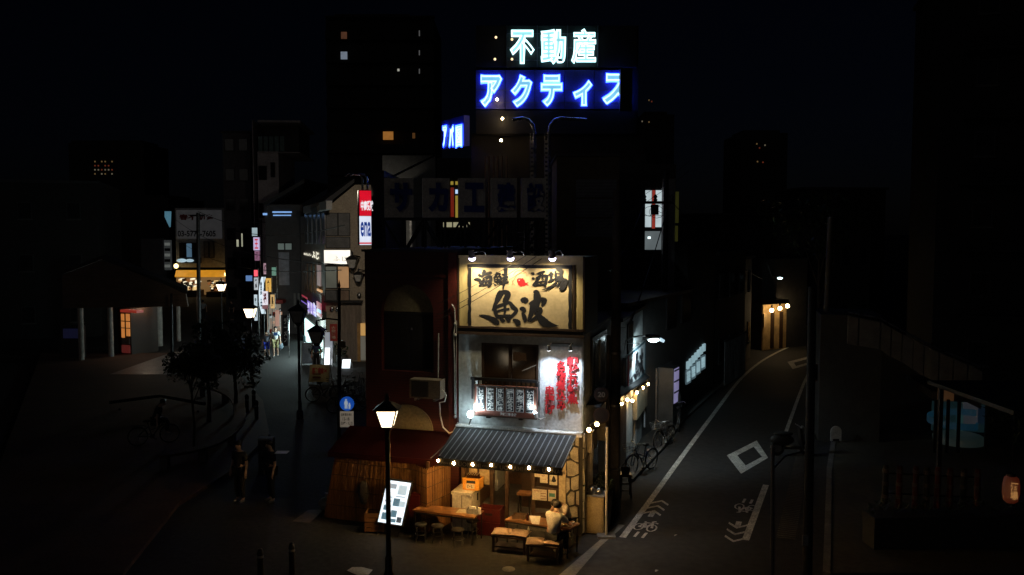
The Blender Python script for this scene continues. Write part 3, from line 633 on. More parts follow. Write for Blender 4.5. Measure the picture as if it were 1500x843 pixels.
KJ = [
 # uo (fish)
 [(572, 402, 34), (552, 440, 46), (524, 500, 30), (486, 572, 8)], [(552, 415, 26), (605, 412, 34), (628, 432, 40), (606, 478, 40), (585, 505, 16)],
 [(520, 515, 14), (512, 570, 26), (530, 628, 22), (545, 640, 8)], [(486, 572, 10), (545, 535, 24), (600, 515, 22), (640, 505, 22), (672, 545, 34), (702, 575, 26), (660, 625, 24), (640, 640, 10)],
 [(598, 505, 20), (600, 560, 18), (596, 625, 16)], [(520, 590, 20), (575, 566, 13), (640, 560, 18)], [(520, 622, 24), (580, 622, 18), (650, 618, 22)],
 [(370, 614, 5), (420, 622, 20), (480, 645, 34), (520, 672, 42), (535, 690, 26), (528, 700, 8)], [(552, 640, 10), (572, 655, 26), (592, 666, 22), (600, 672, 6)],
 [(600, 645, 8), (622, 650, 24), (640, 664, 22), (648, 670, 6)], [(670, 655, 16), (700, 668, 34), (722, 688, 38), (738, 700, 10)],
 # nami (wave)
 [(742, 492, 22), (765, 478, 36), (788, 486, 32), (770, 508, 12)], [(730, 562, 14), (752, 558, 34), (770, 575, 30), (758, 598, 14)], [(750, 590, 8), (766, 620, 30), (776, 655, 28), (770, 678, 8)],
 [(812, 520, 14), (845, 500, 26), (905, 478, 28), (948, 480, 34), (940, 510, 30), (920, 535, 8)], [(838, 505, 26), (838, 570, 36), (822, 630, 30), (806, 660, 16), (812, 672, 4)],
 [(850, 408, 10), (874, 415, 42), (886, 460, 50), (882, 520, 42), (868, 565, 22)], [(842, 578, 12), (885, 560, 24), (918, 565, 26), (896, 610, 28), (850, 650, 20), (818, 672, 6)],
 [(862, 575, 12), (900, 625, 42), (940, 672, 60), (985, 695, 46), (1030, 704, 22), (1076, 710, 4)],
 # umi (sea)
 [(362, 262, 12), (378, 264, 22), (392, 276, 10)], [(325, 302, 6), (350, 298, 22), (378, 308, 24), (382, 328, 14), (374, 342, 5)], [(368, 356, 6), (388, 345, 20), (398, 320, 12)],
 [(402, 224, 8), (416, 228, 26), (406, 260, 20), (392, 284, 6)], [(400, 262, 8), (440, 250, 20), (474, 242, 22), (482, 250, 6)], [(412, 285, 8), (440, 280, 18), (474, 278, 22), (470, 320, 22), (462, 355, 22), (445, 366, 8)],
 [(412, 285, 12), (404, 320, 18), (398, 350, 18)], [(390, 322, 10), (440, 314, 14), (486, 312, 18)], [(400, 352, 12), (435, 346, 13), (460, 345, 12)], [(436, 285, 10), (430, 345, 10)],
 # sen (fresh)
 [(534, 236, 16), (522, 262, 18), (498, 290, 6)], [(520, 254, 10), (556, 250, 15), (548, 270, 8)], [(508, 282, 12), (510, 322, 12)], [(508, 282, 10), (540, 276, 12), (562, 276, 14), (556, 320, 12)], [(510, 302, 9), (556, 298, 9)], [(512, 322, 10), (556, 318, 10)], [(534, 280, 9), (534, 320, 9)],
 [(500, 340, 5), (512, 348, 16), (520, 356, 4)], [(524, 335, 4), (534, 340, 12), (538, 348, 4)], [(545, 332, 4), (554, 336, 12), (560, 344, 4)],
 [(572, 262, 6), (584, 256, 14), (592, 268, 5)], [(568, 290, 8), (600, 280, 15), (630, 276, 14)], [(564, 312, 8), (600, 304, 13), (624, 300, 12)], [(556, 336, 8), (600, 326, 18), (634, 322, 14)], [(594, 198, 10), (606, 204, 26), (606, 270, 22), (592, 330, 20), (584, 392, 5)],
 # sake
 [(830, 242, 10), (848, 250, 22), (856, 262, 6)], [(838, 285, 8), (850, 292, 22), (858, 304, 6)], [(840, 352, 5), (858, 345, 22), (876, 312, 12)],
 [(878, 252, 8), (912, 242, 18), (945, 234, 20), (952, 240, 6)], [(884, 276, 16), (884, 320, 16), (880, 356, 16)], [(884, 278, 10), (930, 266, 16), (968, 272, 22), (962, 320, 20), (952, 362, 20)],
 [(912, 250, 12), (908, 290, 11), (898, 306, 8)], [(932, 246, 12), (934, 290, 11), (944, 302, 8)], [(890, 322, 9), (950, 314, 11)], [(884, 346, 11), (950, 342, 13)],
 # ba (place)
 [(976, 262, 6), (1008, 254, 18), (1030, 252, 12)], [(1004, 232, 20), (1010, 270, 18), (1004, 312, 14)], [(980, 320, 8), (1010, 306, 18), (1036, 296, 10)],
 [(1050, 210, 8), (1072, 212, 28), (1098, 226, 24), (1092, 262, 18), (1084, 276, 8)], [(1046, 224, 14), (1044, 276, 14)], [(1048, 248, 9), (1090, 244, 10)], [(1044, 274, 10), (1090, 270, 10)], [(1032, 294, 8), (1075, 284, 16), (1112, 276, 18)],
 [(1062, 296, 12), (1036, 340, 16), (990, 372, 16), (926, 390, 4)], [(1060, 306, 10), (1105, 300, 18), (1138, 308, 24), (1126, 345, 28), (1102, 378, 30), (1076, 382, 8)], [(1088, 308, 10), (1066, 346, 13), (1040, 366, 5)], [(1110, 310, 10), (1090, 350, 13), (1066, 372, 5)]]
brush(KJ, b3, ink, BB, thick=1.28)
faded = mat('faded_red', (.62, .3, .16), .7, .4, 8)
brush([[(712 + 0, 250, 6), (690, 285, 9), (668, 325, 8), (690, 352, 4)], [(672, 262, 5), (700, 228, 9), (745, 222, 10), (790, 245, 6)], [(660, 300, 4), (668, 330, 7), (664, 350, 4)], [(700, 268, 4), (735, 240, 6), (775, 250, 5)]], b3, faded, BB, 'emblem_arc')
brush([[(705, 312, 22), (722, 312, 56), (745, 325, 66), (768, 338, 44), (785, 338, 16), (806, 325, 6)], [(780, 336, 12), (795, 345, 12), (808, 352, 5)], [(745, 300, 20), (760, 290, 8)], [(735, 345, 20), (748, 360, 12)]], b3, redp, BB, 'fish_emblem')
brush([[(722, 306, 5), (727, 308, 7), (731, 309, 4)]], lambda x, y, l: PF.at(*z3(x, y), .075), white, BB, 'emblem_eye')
# three gooseneck spot lamps over the billboard
for i, (hx, hy, ax, ay) in enumerate(((302, 108, 425, 88), (642, 108, 762, 88), (1012, 110, 1105, 88))):
    o_ = .62
    hp = PF.at(*z3(hx, hy), o_); tip = PF.at(*z3(ax, ay), .3); 
    q = thing('spot_lamp', ['left', 'middle', 'right'][i] + 'most gooseneck spot lamp over the cream billboard', 'lamp', tip, 0, 'billboard lamps')
    bk = PF.pt(PF.loc(*z3(ax, ay))[0], 6.9, -.1); mid = PF.at(*z3(ax - 15, 48), .28)
    MB().tube([bk, tip + Vector((0, 0, .05)), mid, PF.at(*z3(hx + 10, 62), .58), hp + Vector((0, 0, .2))], .017, 6).build('arm', steel, q)
    dr = (Vector((0, 0, -1)) - PF.n * .45).normalized()
    c0 = hp + Vector((0, 0, .2)) + PF.n * .02
    MB().cyl(c0, c0 + dr * .2, .07, .085, 12).build('lamp_head', mat('lamp_shell', (.16, .13, .16), .5), q)
    bulb = MB().ball(c0 + dr * .24, .085, (1, 1, .8), 12, 8).build('bulb', em('violet_white_bulb', (.75, .7, 1), 7), q)
    light('spot', 'SPOT', c0 + dr * .36, 80, (1, .82, .5), q, .06, PF.pt(PF.loc(*z3(hx, hy))[0] + (.1 if i == 0 else -.05), 5.7, .0), 128, .9)
# ---------------------------------------------------------------- menu board with two floodlights
(a0, z1), (a1, z0) = PF.loc(*z4(284, 440), .25), PF.loc(*z4(772, 712), .25)
MBd = thing('menu_board', 'brown framed board of six dark vertical menu strips under the tavern window', 'menu board', PF.pt((a0 + a1) / 2, z0, .2))
brownf = mat('brown_frame', (.17, .05, .03), .5, .25, 3, .1)
fb('board', brownf, MBd, a0, z0, a1, z1, .17, .25)
for r in ((a0, z1 - .03, a1, z1), (a0, z0, a0 + .03, z1 - .03), (a1 - .03, z0, a1, z1 - .03), (a0 + .03, z0, a1 - .03, z0 + .03)): fb('frame', wood_d, MBd, *r, .25, .265)
for t in ((-2.45, -2.35), (-1.6, -1.5)): fb('bracket', black, MBd, t[0], z0 - .06, t[1], z0 + .1, 0, .17)
W_ = (a1 - a0 - .12) / 6
for i, s in enumerate(('しじみラーメン', '海鮮ばくだん', 'さざえつぼ焼き', '漬鮪なめろう', '海老餃子', 'いかわた朴葉焼')):
    x = a0 + .06 + i * W_
    st = fb('menu_strip', white, MBd, x + .025, z0 + .16, x + W_ - .025, z1 - .05, .25, .256)
    fb('strip_field', mat('navy_black', (.008, .012, .02), .5), st, x + .037, z0 + .172, x + W_ - .037, z1 - .062, .256, .26)
    column(s, PF, (x + .05, z0 + .185, x + W_ - .05, z1 - .072), .263, white, st, px=False, bold=.035)
letter('海鮮酒場 魚波', PF, ((a0 + a1) / 2 - .12, z0 + .05, (a0 + a1) / 2 + .3, z0 + .13), .268, white, MBd, px=False, bold=.02)
for i, (x, y, tx) in enumerate(((258, 670, 330), (770, 700, 730))):
    c = PF.at(*z4(x, y), .34); q = thing('flood_lamp', ['white flood lamp on the ledge left of the menu board', 'small flood lamp at the right foot of the menu board'][i], 'lamp', c - Vector((0, 0, .12)), 0, 'menu board lamps')
    aim = PF.at(*z4(tx, 560), .27); d = (aim - c).normalized()
    if i == 0:
        bk = c - d * .0 
        MB().ball(c, .075, (1, 1, 1.25), 10, 8).build('bulb', em('flood_face', (.72, .92, 1), 42), q)
        MB().tube([c - Vector((0, 0, .07)), c - Vector((0, 0, .14)) - PF.n * .05, PF.pt(PF.loc(*z4(x, y))[0], 2.63, .1)], .02).build('arm', greyp, q)
        light('spot', 'SPOT', c + d * .12, 115, (.75, .93, 1), q, .05, aim + Vector((0, 0, -.1)), 120)
    else:
        MB().cyl(c, c + d * .12, .045, .05, 10).build('lamp_head', greyp, q); MB().ball(c + d * .13, .043, (1, 1, 1), 8, 6).build('bulb', em('flood_face', (.72, .92, 1), 42), q)
        MB().tube([c, c + Vector((.1, 0, -.03)), PF.at(*z4(840, 690), .05)], .014).build('arm', greyp, q)
        light('spot', 'SPOT', c + d * .2, 18, (.75, .93, 1), q, .05, aim, 120)
# ---------------------------------------------------------------- red raised lettering and its lamps
RL = thing('wall_lettering', 'three columns of raised red characters on the white wall panel', 'lettering', PF.pt(-.6, 2.9, .1))
fb('panel', mat('white_panel', (.62, .63, .64), .7, .12, 2, .35), RL, -1.09, 2.63, -.03, 4.7, .003, .03)
for i, (s, r) in enumerate((('朝どれ鮮魚', (1006, 222, 1084, 592)), ('名物煮込み', (922, 258, 990, 640)), ('串揚げ', (832, 450, 902, 672)))):
    column(s, PF, (*z4(*r[:2]), *z4(*r[2:])), .08, redp, RL, 'character', bold=.03, extr=.06, split=True)
for i, x in enumerate((862, 1028)):
    hp = PF.at(*z4(x, 178), .46); q = thing('spot_lamp', ['left', 'right'][i] + ' small spot lamp on the rail over the red wall lettering', 'lamp', PF.pt(PF.loc(*z4(x, 130))[0], 4.6, .1), 0, 'lettering lamps')
    top = hp + Vector((0, 0, .12))
    MB().tube([PF.at(*z4(x + 20, 122), .03), PF.at(*z4(x + 18, 122), .44), top], .012).build('arm', black, q)
    dr = (Vector((0, 0, -1)) - PF.n * .25).normalized()
    MB().cyl(top, top + dr * .12, .03, .055, 10).build('lamp_head', greyp, q); MB().cyl(top + dr * .121, top + dr * .126, .048, .048, 10).build('bulb', em('spot_face', (.9, .93, 1), 10), q)
    light('spot', 'SPOT', top + dr * .16, (105, 125)[i], (.72, .85, 1), q, .02, PF.pt(PF.loc(*z4(x, 130))[0] + (-.02, 0)[i], 2.9, .03), 110, 1)
q = thing('lamp_rail', 'thin black rail carrying the two lamps over the red lettering', 'rail', PF.pt(-.6, 4.66, .02)); MB().cyl(PF.at(*z4(880, 122), .04), PF.at(*z4(1052, 128), .04), .012).build('rail', black, q)
# ---------------------------------------------------------------- striped awning
AW = thing('awning', 'dark grey awning with pale stripes over the tavern tables', 'awning', PF.pt(-1.7, 2.5, .1))
L0, R0 = PF.pt(-3.26, 2.56, .17), PF.pt(-.12, 2.56, .17); L1, R1 = PF.at(640, 671, 1.8), PF.at(824, 689, 1.8)
R1.z = L1.z
MB().prism([L0, R0, R1, L1], (0, 0, -.03)).build('canopy', striped('awning_stripes', (.006, .007, .008), (.17, .19, .21), tuple((R0 - L0).normalized()), 7, .2, .95), AW)
MB().prism([L1, R1, R1 + Vector((0, 0, -.18)), L1 + Vector((0, 0, -.18))], PF.n * .01).build('valance', darkgrey, AW)
PV = Pl(PF.pt(PF.loc(640, 671, 1.8)[0], 0, 1.812), U); vz = L1.z - .17
vcol = mat('faded_print', (.3, .28, .24), .8)
for i in range(3):
    s = .12 + i * 1.02; letter('FISH BAR', PV, (s, vz + .04, s + .36, vz + .09), 0, vcol, AW, px=False); letter('UONAMI', PV, (s + .42, vz + .02, s + .98, vz + .12), 0, vcol, AW, px=False, bold=.01)
for a in (-3.3, -.18): MB().cyl(PF.pt(a, 2.3, .15), PF.pt(a - .03, L1.z - .05, 1.76), .014).build('arm', black, AW)
MB().cyl(L0 + Vector((0, 0, .02)), R0 + Vector((0, 0, .02)), .045, n=10).build('roller', white, AW)
# festoon bulbs
FS = thing('string_lights', 'row of seven warm round bulbs strung under the awning edge', 'string lights', PF.pt(-1.8, 2.1, 1.78))
bx = [(642.6, 674.7), (665.4, 678.5), (692.9, 680.4), (719.9, 681.3), (747.9, 683.9), (775.4, 685), (804.5, 687.3)]
bp = [PF.at(x, y, 1.78) for x, y in bx]
sp = []
for i, p in enumerate(bp):
    sp.append(p + Vector((0, 0, .1)))
    if i < 6: sp.append((p + bp[i + 1]) / 2 + Vector((0, 0, .06)))
MB().tube(sp, .008, 4).build('cable', cable_m, FS)
def bulb_parts(p, root, r=.043, m=None):
    MB().cyl(p + Vector((0, 0, r * .8)), p + Vector((0, 0, r * .8 + .06)), .022, n=8).build('socket', black, root)
    MB().ball(p, r, (1, 1, 1.1), 12, 8).build('bulb', m or bulb_e, root)
for p in bp: bulb_parts(p, FS)
FS2 = thing('string_lights', 'six warm bulbs under the side awning along the right street', 'string lights', PS.pt(8, 2.2, .5))
bs = [PS.at(*z7(x, y), .16) for x, y in ((248, 462), (278, 442), (303, 447), (326, 405), (357, 380), (383, 362))]
MB().tube([p + Vector((0, 0, .1)) for p in bs], .008, 4).build('cable', cable_m, FS2)
for p in bs: bulb_parts(p, FS2, .048, bulb_side)
FS3 = thing('string_lights', 'two warm bulbs by the cream box at the tavern corner', 'string lights', PS.pt(1.2, 2.4, .3))
bs = [PS.at(862.8, 630, .3), PS.at(874.5, 621.7, .5)]
MB().tube([p + Vector((0, 0, .1)) for p in bs], .008, 4).build('cable', cable_m, FS3)
for p in bs: bulb_parts(p, FS3, .048, bulb_side)
# cream boxes lit by those bulbs
q = thing('wall_box', 'cream box projecting at the tavern corner behind two bulbs', 'box', PS.pt(.6, 2.1, .1)); fb('box', cream_l, q, .3, 2.02, .95, 2.56, .05, .17, PS); fb('lid', cream_l, q, .25, 2.563, 1.0, 2.6, .04, .22, PS)
q = thing('wall_box', 'cream air duct box beside the round traffic signs', 'box', PS.pt(2, 2.1, .1)); fb('box', cream_l, q, 1.5, 2.05, 2.7, 2.55, .0, .3, PS)
# side awning and side signboard
SA = thing('awning', 'narrow dark awning under the side signboard on the right street', 'awning', PS.pt(9, 2.5, 0))
(sa0, sz0), (sa1, sz1) = PS.loc(906, 585, .22), PS.loc(952, 554, .22)
MB().prism([PS.pt(sa0, sz0 + .22, .01), PS.pt(sa1, sz1 + .22, .01), PS.pt(sa1, sz1 + .05, .22), PS.pt(sa0, sz0 + .05, .22)], (0, 0, -.06)).build('canopy', darkgrey, SA)
for a in (sa0 + .1, sa1 - .1): MB().cyl(PS.pt(a, 2.1, .012), PS.pt(a, sz1, .2), .012).build('arm', black, SA)
SG = thing('signboard', 'white side signboard with brush lettering over the right street', 'signboard', PS.pt(9, 2.6, 0))
(g0, gz1), _ = PS.loc(*z7(267, 228), .1), 0; (g1, gz0) = PS.loc(*z7(368, 305), .1)
fb('panel', mat('sign_white', (.62, .66, .68), .6, .1), SG, g0, gz0, g1, gz1, .02, .1, PS)
for r in ((g0, gz1 - .07, g1, gz1), (g0, gz0, g1, gz0 + .07), (g0, gz0 + .07, g0 + .12, gz1 - .07), (g1 - .12, gz0 + .07, g1, gz1 - .07)): fb('border', mat('teal_frame', (.03, .09, .12), .5), SG, *r, .1, .115, PS)
gw = g1 - g0; gh = gz1 - gz0
bsg = lambda x, y, l: PS.pt(g0 + gw * (.36 + (x - 370) / 700 * .58), gz0 + gh * (.1 + (712 - y) / 310 * .75), .117 + l)
brush([[(x, y, w * .0055 / 2.2) for x, y, w in s_] for s_ in KJ[:19]] if False else KJ[:19], bsg, ink, SG, thick=1.3)
letter('海鮮', PS, (g0 + gw * .14, gz0 + gh * .52, g0 + gw * .33, gz0 + gh * .84), .118, faded, SG, px=False, bold=.02); letter('酒場', PS, (g0 + gw * .06, gz0 + gh * .12, g0 + gw * .33, gz0 + gh * .34), .118, ink, SG, px=False, bold=.03)
brush([[(0, 0, .1), (.2, .0, .16), (.35, 0, .02)]], lambda x, y, l: PS.pt(g0 + gw * (.08 + x * .2), gz0 + gh * (.5 + y), .118 + l), redp, SG, 'fish_emblem')
# ---------------------------------------------------------------- red tiled building beside the tavern
RT = thing('red_building', 'dark red narrow building with arched cream panels left of the tavern', 'building', PF.pt(-4.5, 0, -3))
siding = striped('red_siding', (.03, .0033, .0022), (.05, .0055, .004), (0, 0, 1), 14, .75, .55, False)
za = lambda x, y: (520 + x / 2.907, 370 + y / 2.907)
(ra0, _), (ra1, _) = PF.loc(558, 500), PF.loc(634, 500)
archz = PF.loc(596, 458)[1]; wz_b = PF.loc(596, 545)[1]
w = MB()
for r in ((-5.87, 0, ra0, 7.0), (ra1, 0, -3.26, 7.0), (ra0, 0, ra1, wz_b)): w.pbox(PF, *r, -6, -.04)
cxa = (ra0 + ra1) / 2; ha = (ra1 - ra0) / 2; n = 16; arch = [(cxa + ha * math.cos(math.pi * i / n), archz + ha * .98 * math.sin(math.pi * i / n)) for i in range(n + 1)]
for i in range(n): (p0, q0), (p1, q1) = arch[i], arch[i + 1]; w.ppoly(PF, [(p0, q0), (p0, 7.0), (p1, 7.0), (p1, q1)], -.3, -.04)
w.build('wall', siding, RT)
fb('pilaster', redwall, RT, -3.5, 2.0, -3.27, 6.99, -.04, .05); fb('cornice', redwall, RT, -5.9, 6.35, -3.5, 6.42, -.04, .0)
fb('parapet', darkgrey, RT, -5.92, 7.0, -3.25, 7.06, -6, .04)
arch_m = mat('arch_cream', (.2, .17, .1), .8, .2, 2, .2); MB().ppoly(PF, arch[::-1], -.3, -.18).build('arch_panel', arch_m, RT)
wd = fb('window', black, RT, ra0, wz_b, ra1, archz, -.3, -.2); m_ = cxa
for a, e in ((ra0 + .06, m_ - .03), (m_ + .03, ra1 - .06)): fb('pane', glassm, wd, a, wz_b + .06, e, archz - .06, -.2, -.19)
fb('window_handle', steel, wd, m_ + .05, (wz_b + archz) / 2 + .3, m_ + .09, (wz_b + archz) / 2 + .36, -.19, -.16)
lz = PF.loc(600, 629)[1]; l0, l1 = PF.loc(560, 620)[0], PF.loc(634, 620)[0]; c_ = (l0 + l1) / 2; h_ = (l1 - l0) / 2
MB().ppoly(PF, [(c_ + h_ * math.cos(math.pi * i / n), lz + h_ * .9 * math.sin(math.pi * i / n)) for i in range(n + 1)][::-1], -.039, .01).build('arch_panel', arch_m, RT)
# lean-to roof and reed screens
RF = thing('lean_to', 'dark red lean-to roof with reed screen walls beside the tavern', 'lean-to', PF.pt(-4.6, 0, .5))
MB().prism([PF.pt(-6.35, 2.35, -.04), PF.pt(-3.3, 2.35, -.04), PF.pt(-3.42, 1.84, .8), PF.pt(-6.55, 1.84, .8)], (0, 0, -.07)).build('roof', mat('red_sheet', (.03, .003, .003), .4, .3, 2, .1), RF)
MB().prism([PF.pt(-6.55, 1.84, .802), PF.pt(-3.42, 1.84, .802), PF.pt(-3.42, 1.7, .802), PF.pt(-6.55, 1.7, .802)], PF.n * .02).build('fascia', mat('red_sheet', (.03, .003, .003)), RF)
b = MB()
def reeds(p0, p1, z0, z1, nn, q0=None, q1=None):
    q0, q1 = q0 or p0, q1 or p1
    for i in range(nn):
        p = p0.lerp(p1, (i + .5) / nn); r = (p1 - p0).length / nn * .55; z = z1 + random.uniform(-.04, .03)
        a = Vector((p.x, p.y, z0)); t_ = q0.lerp(q1, (i + .5) / nn); e = Vector((t_.x + random.uniform(-.01, .01), t_.y, z)); b.cyl(a, e, r, r * .85, 5, False)
reeds(PF.pt(-6.8, 0, .64), PF.pt(-4.17, 0, .76), .02, 1.72, 180, PF.pt(-6.45, 0, .6), PF.pt(-4.15, 0, .7)); reeds(PF.pt(-4.19, 0, .78), PF.pt(-3.72, 0, 1.06), .02, 1.66, 40); reeds(PF.pt(-3.71, 0, 1.04), PF.pt(-3.45, 0, .1), .02, 1.66, 60); reeds(PF.pt(-6.8, 0, .6), PF.pt(-6.75, 0, -.3), .02, 1.72, 40, PF.pt(-6.45, 0, .55), PF.pt(-6.45, 0, -.3))
tag(b.build('reed_screen', bamboo_m, RF), kind='stuff')
b = MB()
for z in (.4, .8, 1.2, 1.55):
    b.tube([PF.pt(-6.8 + .2 * z, z, .69 - .03 * z), PF.pt(-4.19, z, .8), PF.pt(-3.7, z, 1.09), PF.pt(-3.44, z, .15)], .007, 4)
b.build('binding_cord', mat('cord', (.05, .03, .015)), RF)
for a, o_ in ((-6.4, .5), (-3.78, .9)): MB().pbox(PF, a, 0, a + .07, 1.8, o_ - .07, o_).build('post', wood_d, RF)
# air conditioner with hose
AC = thing('air_conditioner', 'white outdoor air conditioner unit under the arched window', 'air conditioner', PF.pt(-4.2, 3.2, .2))
(c0_, cz1), (c1_, cz0) = PF.loc(*za(232, 540), .4), PF.loc(*za(363, 627), .4)
fb('case', mat('ac_white', (.2, .18, .15), .6, .2), AC, c0_, cz0, c1_, cz1, .06, .4)
gr = MB()
for i in range(12): z = cz0 + .06 + i * (cz1 - cz0 - .12) / 12; gr.pbox(PF, c0_ + .06, z, c0_ + (c1_ - c0_) * .6, z + .015, .402, .415)
gr.build('grille', darkgrey, AC); fb('grille_back', black, AC, c0_ + .05, cz0 + .04, c0_ + (c1_ - c0_) * .62, cz1 - .04, .4, .402)
for a in (c0_ + .15, c1_ - .18): fb('bracket', steel, AC, a, cz0 - .05, a + .07, cz0, -.04, .46)
hz = lambda x, y, o=.1: PF.at(*za(x, y), o)
MB().tube([hz(363, 585, .25), hz(378, 590, .3), hz(388, 610, .3), hz(382, 635, .25), hz(360, 640, .1), hz(362, 690, .06), hz(375, 745, .06), hz(402, 770, .06), hz(420, 762, .06), hz(438, 725, .08)], .018, 6).build('hose', white, AC)
q = thing('conduit_pipe', 'pale conduit running down the red wall beside the billboard', 'pipe', PF.pt(-3.4, 3, 0))
MB().tube([hz(412, 220, .1), hz(424, 240, .1), hz(427, 300, .07), hz(420, 350, .06), hz(424, 480, .06), hz(425, 690, .06)], .02, 6).build('pipe', greyp, q); MB().tube([hz(432, 290, .07), hz(432, 350, .06), hz(430, 500, .06), hz(431, 700, .06)], .012, 5).build('pipe', greyp, q)
for y in (305, 352, 700): MB().ball(hz(427, y, .08), .045, (1, 1, 1), 8, 5).build('clamp', greyp, q)
q = thing('conduit_pipe', 'short vertical pipe on the red wall right of the arched window', 'pipe', PF.pt(-4, 4, 0)); MB().cyl(hz(356, 345, .02), hz(354, 540, .02), .018).build('pipe', greyp, q)
# ---------------------------------------------------------------- furniture and things before the tavern
FZ = thing('chest_freezer', 'white chest freezer with a yellow crate on top', 'freezer', PF.pt(-2.95, 0, .5))
zq = lambda x, y: (640 + x / 6.486, 640 + y / 6.486)
fo = .75; (f0, fz1), (f1, _) = PF.loc(*zq(145, 520), fo), PF.loc(*zq(330, 520), fo)
fz1 = PF.loc(*zq(240, 528), fo)[1]; fw = mat('freezer_white', (.52, .5, .44), .4, .12, 2, .05)
fb('body', fw, FZ, f0, .1, f1, fz1 - .07, .1, fo); fb('lid', fw, FZ, f0 - .02, fz1 - .065, f1 + .02, fz1, .08, fo + .03)
fb('foot_band', black, FZ, f0 + .03, .0, f1 - .03, .1, .14, fo - .03)
fb('door_seam', darkgrey, FZ, (f0 + f1) / 2 - .01, .12, (f0 + f1) / 2 + .005, fz1 - .08, fo, fo + .004); fb('handle', greyp, FZ, f1 - .12, fz1 - .08, f1 - .02, fz1 - .04, fo + .03, fo + .05)
MB().pbox(Pl(PF.pt(f1, 0, 0), V), -.35, fz1 - .3, -.3, fz1 - .12, .0, .02).build('latch', darkgrey, FZ)
CR = thing('crate', 'yellow beer crate with dark bottles on the white freezer', 'crate', PF.pt((f0 + f1) / 2, fz1, .4))
yel = mat('yellow_plastic', (.75, .34, .04), .45, .15, 3, .05)
k0, k1 = f0 + .2, f1 + .12; kz = fz1 + .002; kh = .27
fb('side', yel, CR, k0, kz, k1, kz + kh, .5, .53); fb('side', yel, CR, k0, kz, k1, kz + kh, .16, .19)
fb('end', yel, CR, k0, kz, k0 + .03, kz + kh, .19, .5); fb('end', yel, CR, k1 - .03, kz, k1, kz + kh, .19, .5); fb('base', yel, CR, k0 + .03, kz, k1 - .03, kz + .03, .19, .5)
fb('rim', yel, CR, k0 - .01, kz + kh, k1 + .01, kz + kh + .03, .5, .54)
fb('label_field', ink, CR, k0 + .1, kz + .17, k1 - .1, kz + .24, .53, .533); fb('label_field', mat('label_cream', (.6, .5, .35)), CR, k0 + .08, kz + .03, k1 - .12, kz + .16, .53, .532)
letter('ビール', PF, (k0 + .12, kz + .05, k1 - .17, kz + .14), .534, ink, CR, px=False, bold=.03)
for i in range(5):
    for j in range(3):
        p = PF.pt(k0 + .09 + i * (k1 - k0 - .18) / 4, kz + .031, .25 + j * .09)
        q = thing('bottle', 'brown beer bottle standing in the yellow crate', 'bottle', p, 0, 'bottles in the yellow crate')
        MB().lathe(p, [(.032, 0), (.033, .2), (.014, .27), (.013, .33)], 8).build('glass', mat('brown_bottle', (.05, .02, .008), .15), q); MB().cyl(p + Vector((0, 0, .33)), p + Vector((0, 0, .345)), .015, n=8).build('cap', steel, q)
RC = thing('crate', 'dark red crate on the ground right of the white freezer', 'crate', PF.pt(-2.2, 0, .5))
r0, r1 = f1 + .12, f1 + .72; redc = mat('red_plastic', (.075, .007, .006), .5, .2)
for r in ((r0, .36, r1, .68, .67, .7), (r0, .02, r1, .34, .67, .7)): fb('side', redc, RC, *r)
fb('side', redc, RC, r0, .02, r1, .68, .3, .33); fb('end', redc, RC, r0, .02, r0 + .03, .68, .33, .67); fb('end', redc, RC, r1 - .03, .02, r1, .68, .33, .67); fb('base', redc, RC, r0 + .03, .0, r1 - .03, .05, .33, .67)
fb('handle_slot', black, RC, (r0 + r1) / 2 - .1, .52, (r0 + r1) / 2 + .1, .58, .7, .703)
def folding_table(label, corners, z, group):
    c = [G(x, y, z) for x, y in corners]; ce = sum(c, Vector()) / 4; q = thing('table', label, 'table', (ce.x, ce.y, 0), 0, group)
    MB().prism([p - Vector((0, 0, .035)) for p in c], (0, 0, .035)).build('table_top', wood, q)
    ins = [p.lerp(ce, .07) for p in c]
    for p in ins: MB().cyl((p.x, p.y, 0), (p.x, p.y, z - .036), .018, n=6).build('leg', black, q)
    for i, j in ((0, 1), (2, 3)): MB().cyl((ins[i].x, ins[i].y, .22), (ins[j].x, ins[j].y, .22), .012, n=5).build('stretcher', black, q)
    ap = MB()
    for i in range(4): a, e = ins[i], ins[(i + 1) % 4]; ap.cyl((a.x, a.y, z - .07), (e.x, e.y, z - .07), .02, n=4)
    ap.build('apron', black, q)
    return c, ce
t1c, t1 = folding_table('long empty wooden folding table left of the diners', [(618, 739), (604, 747), (694, 758), (709, 748)], .7, 'wooden folding tables')
z6 = lambda x, y: (720 + x / 6.0214, 680 + y / 6.0214)
t2c, t2 = folding_table('wooden folding table where two people are eating', [z6(212, 440), z6(116, 488), z6(690, 575), z6(778, 520)], .7, 'wooden folding tables')
def on_table(px, py, z=.703): return G(px, py, z)
def sheet(name, label, cat, px, z, m, th=.006):
    p = [G(x, y, z) for x, y in px]; q = thing(name, label, cat, p[0]); MB().prism(p, (0, 0, th)).build('sheet', m, q); return q
sheet('menu_sheet', 'white menu sheets on the left table', 'menu', [zq(178, 724), zq(290, 728), zq(312, 694), zq(212, 690)], .703, paper)
sheet('menu_sheet', 'white illustrated menu between the trays on the dining table', 'menu', [z6(356, 530), z6(420, 535), z6(432, 462), z6(334, 456)], .703, white)
def box_tray(label, px, z, h, w, d, m, name='tray', cat='tray'):
    p = G(*px, z); q = thing(name, label, cat, p); b = MB(); pl = Pl((p.x, p.y), U)
    b.pbox(pl, -w, z, w, z + .012, -d, d)
    for r in ((-w, w, d - .012, d), (-w, w, -d, -d + .012)): b.pbox(pl, r[0], z + .012, r[1], z + h, r[2], r[3])
    for a in (-w, w - .012): b.pbox(pl, a, z + .012, a + .012, z + h, -d + .012, d - .012)
    b.build('box', m, q); return q, pl
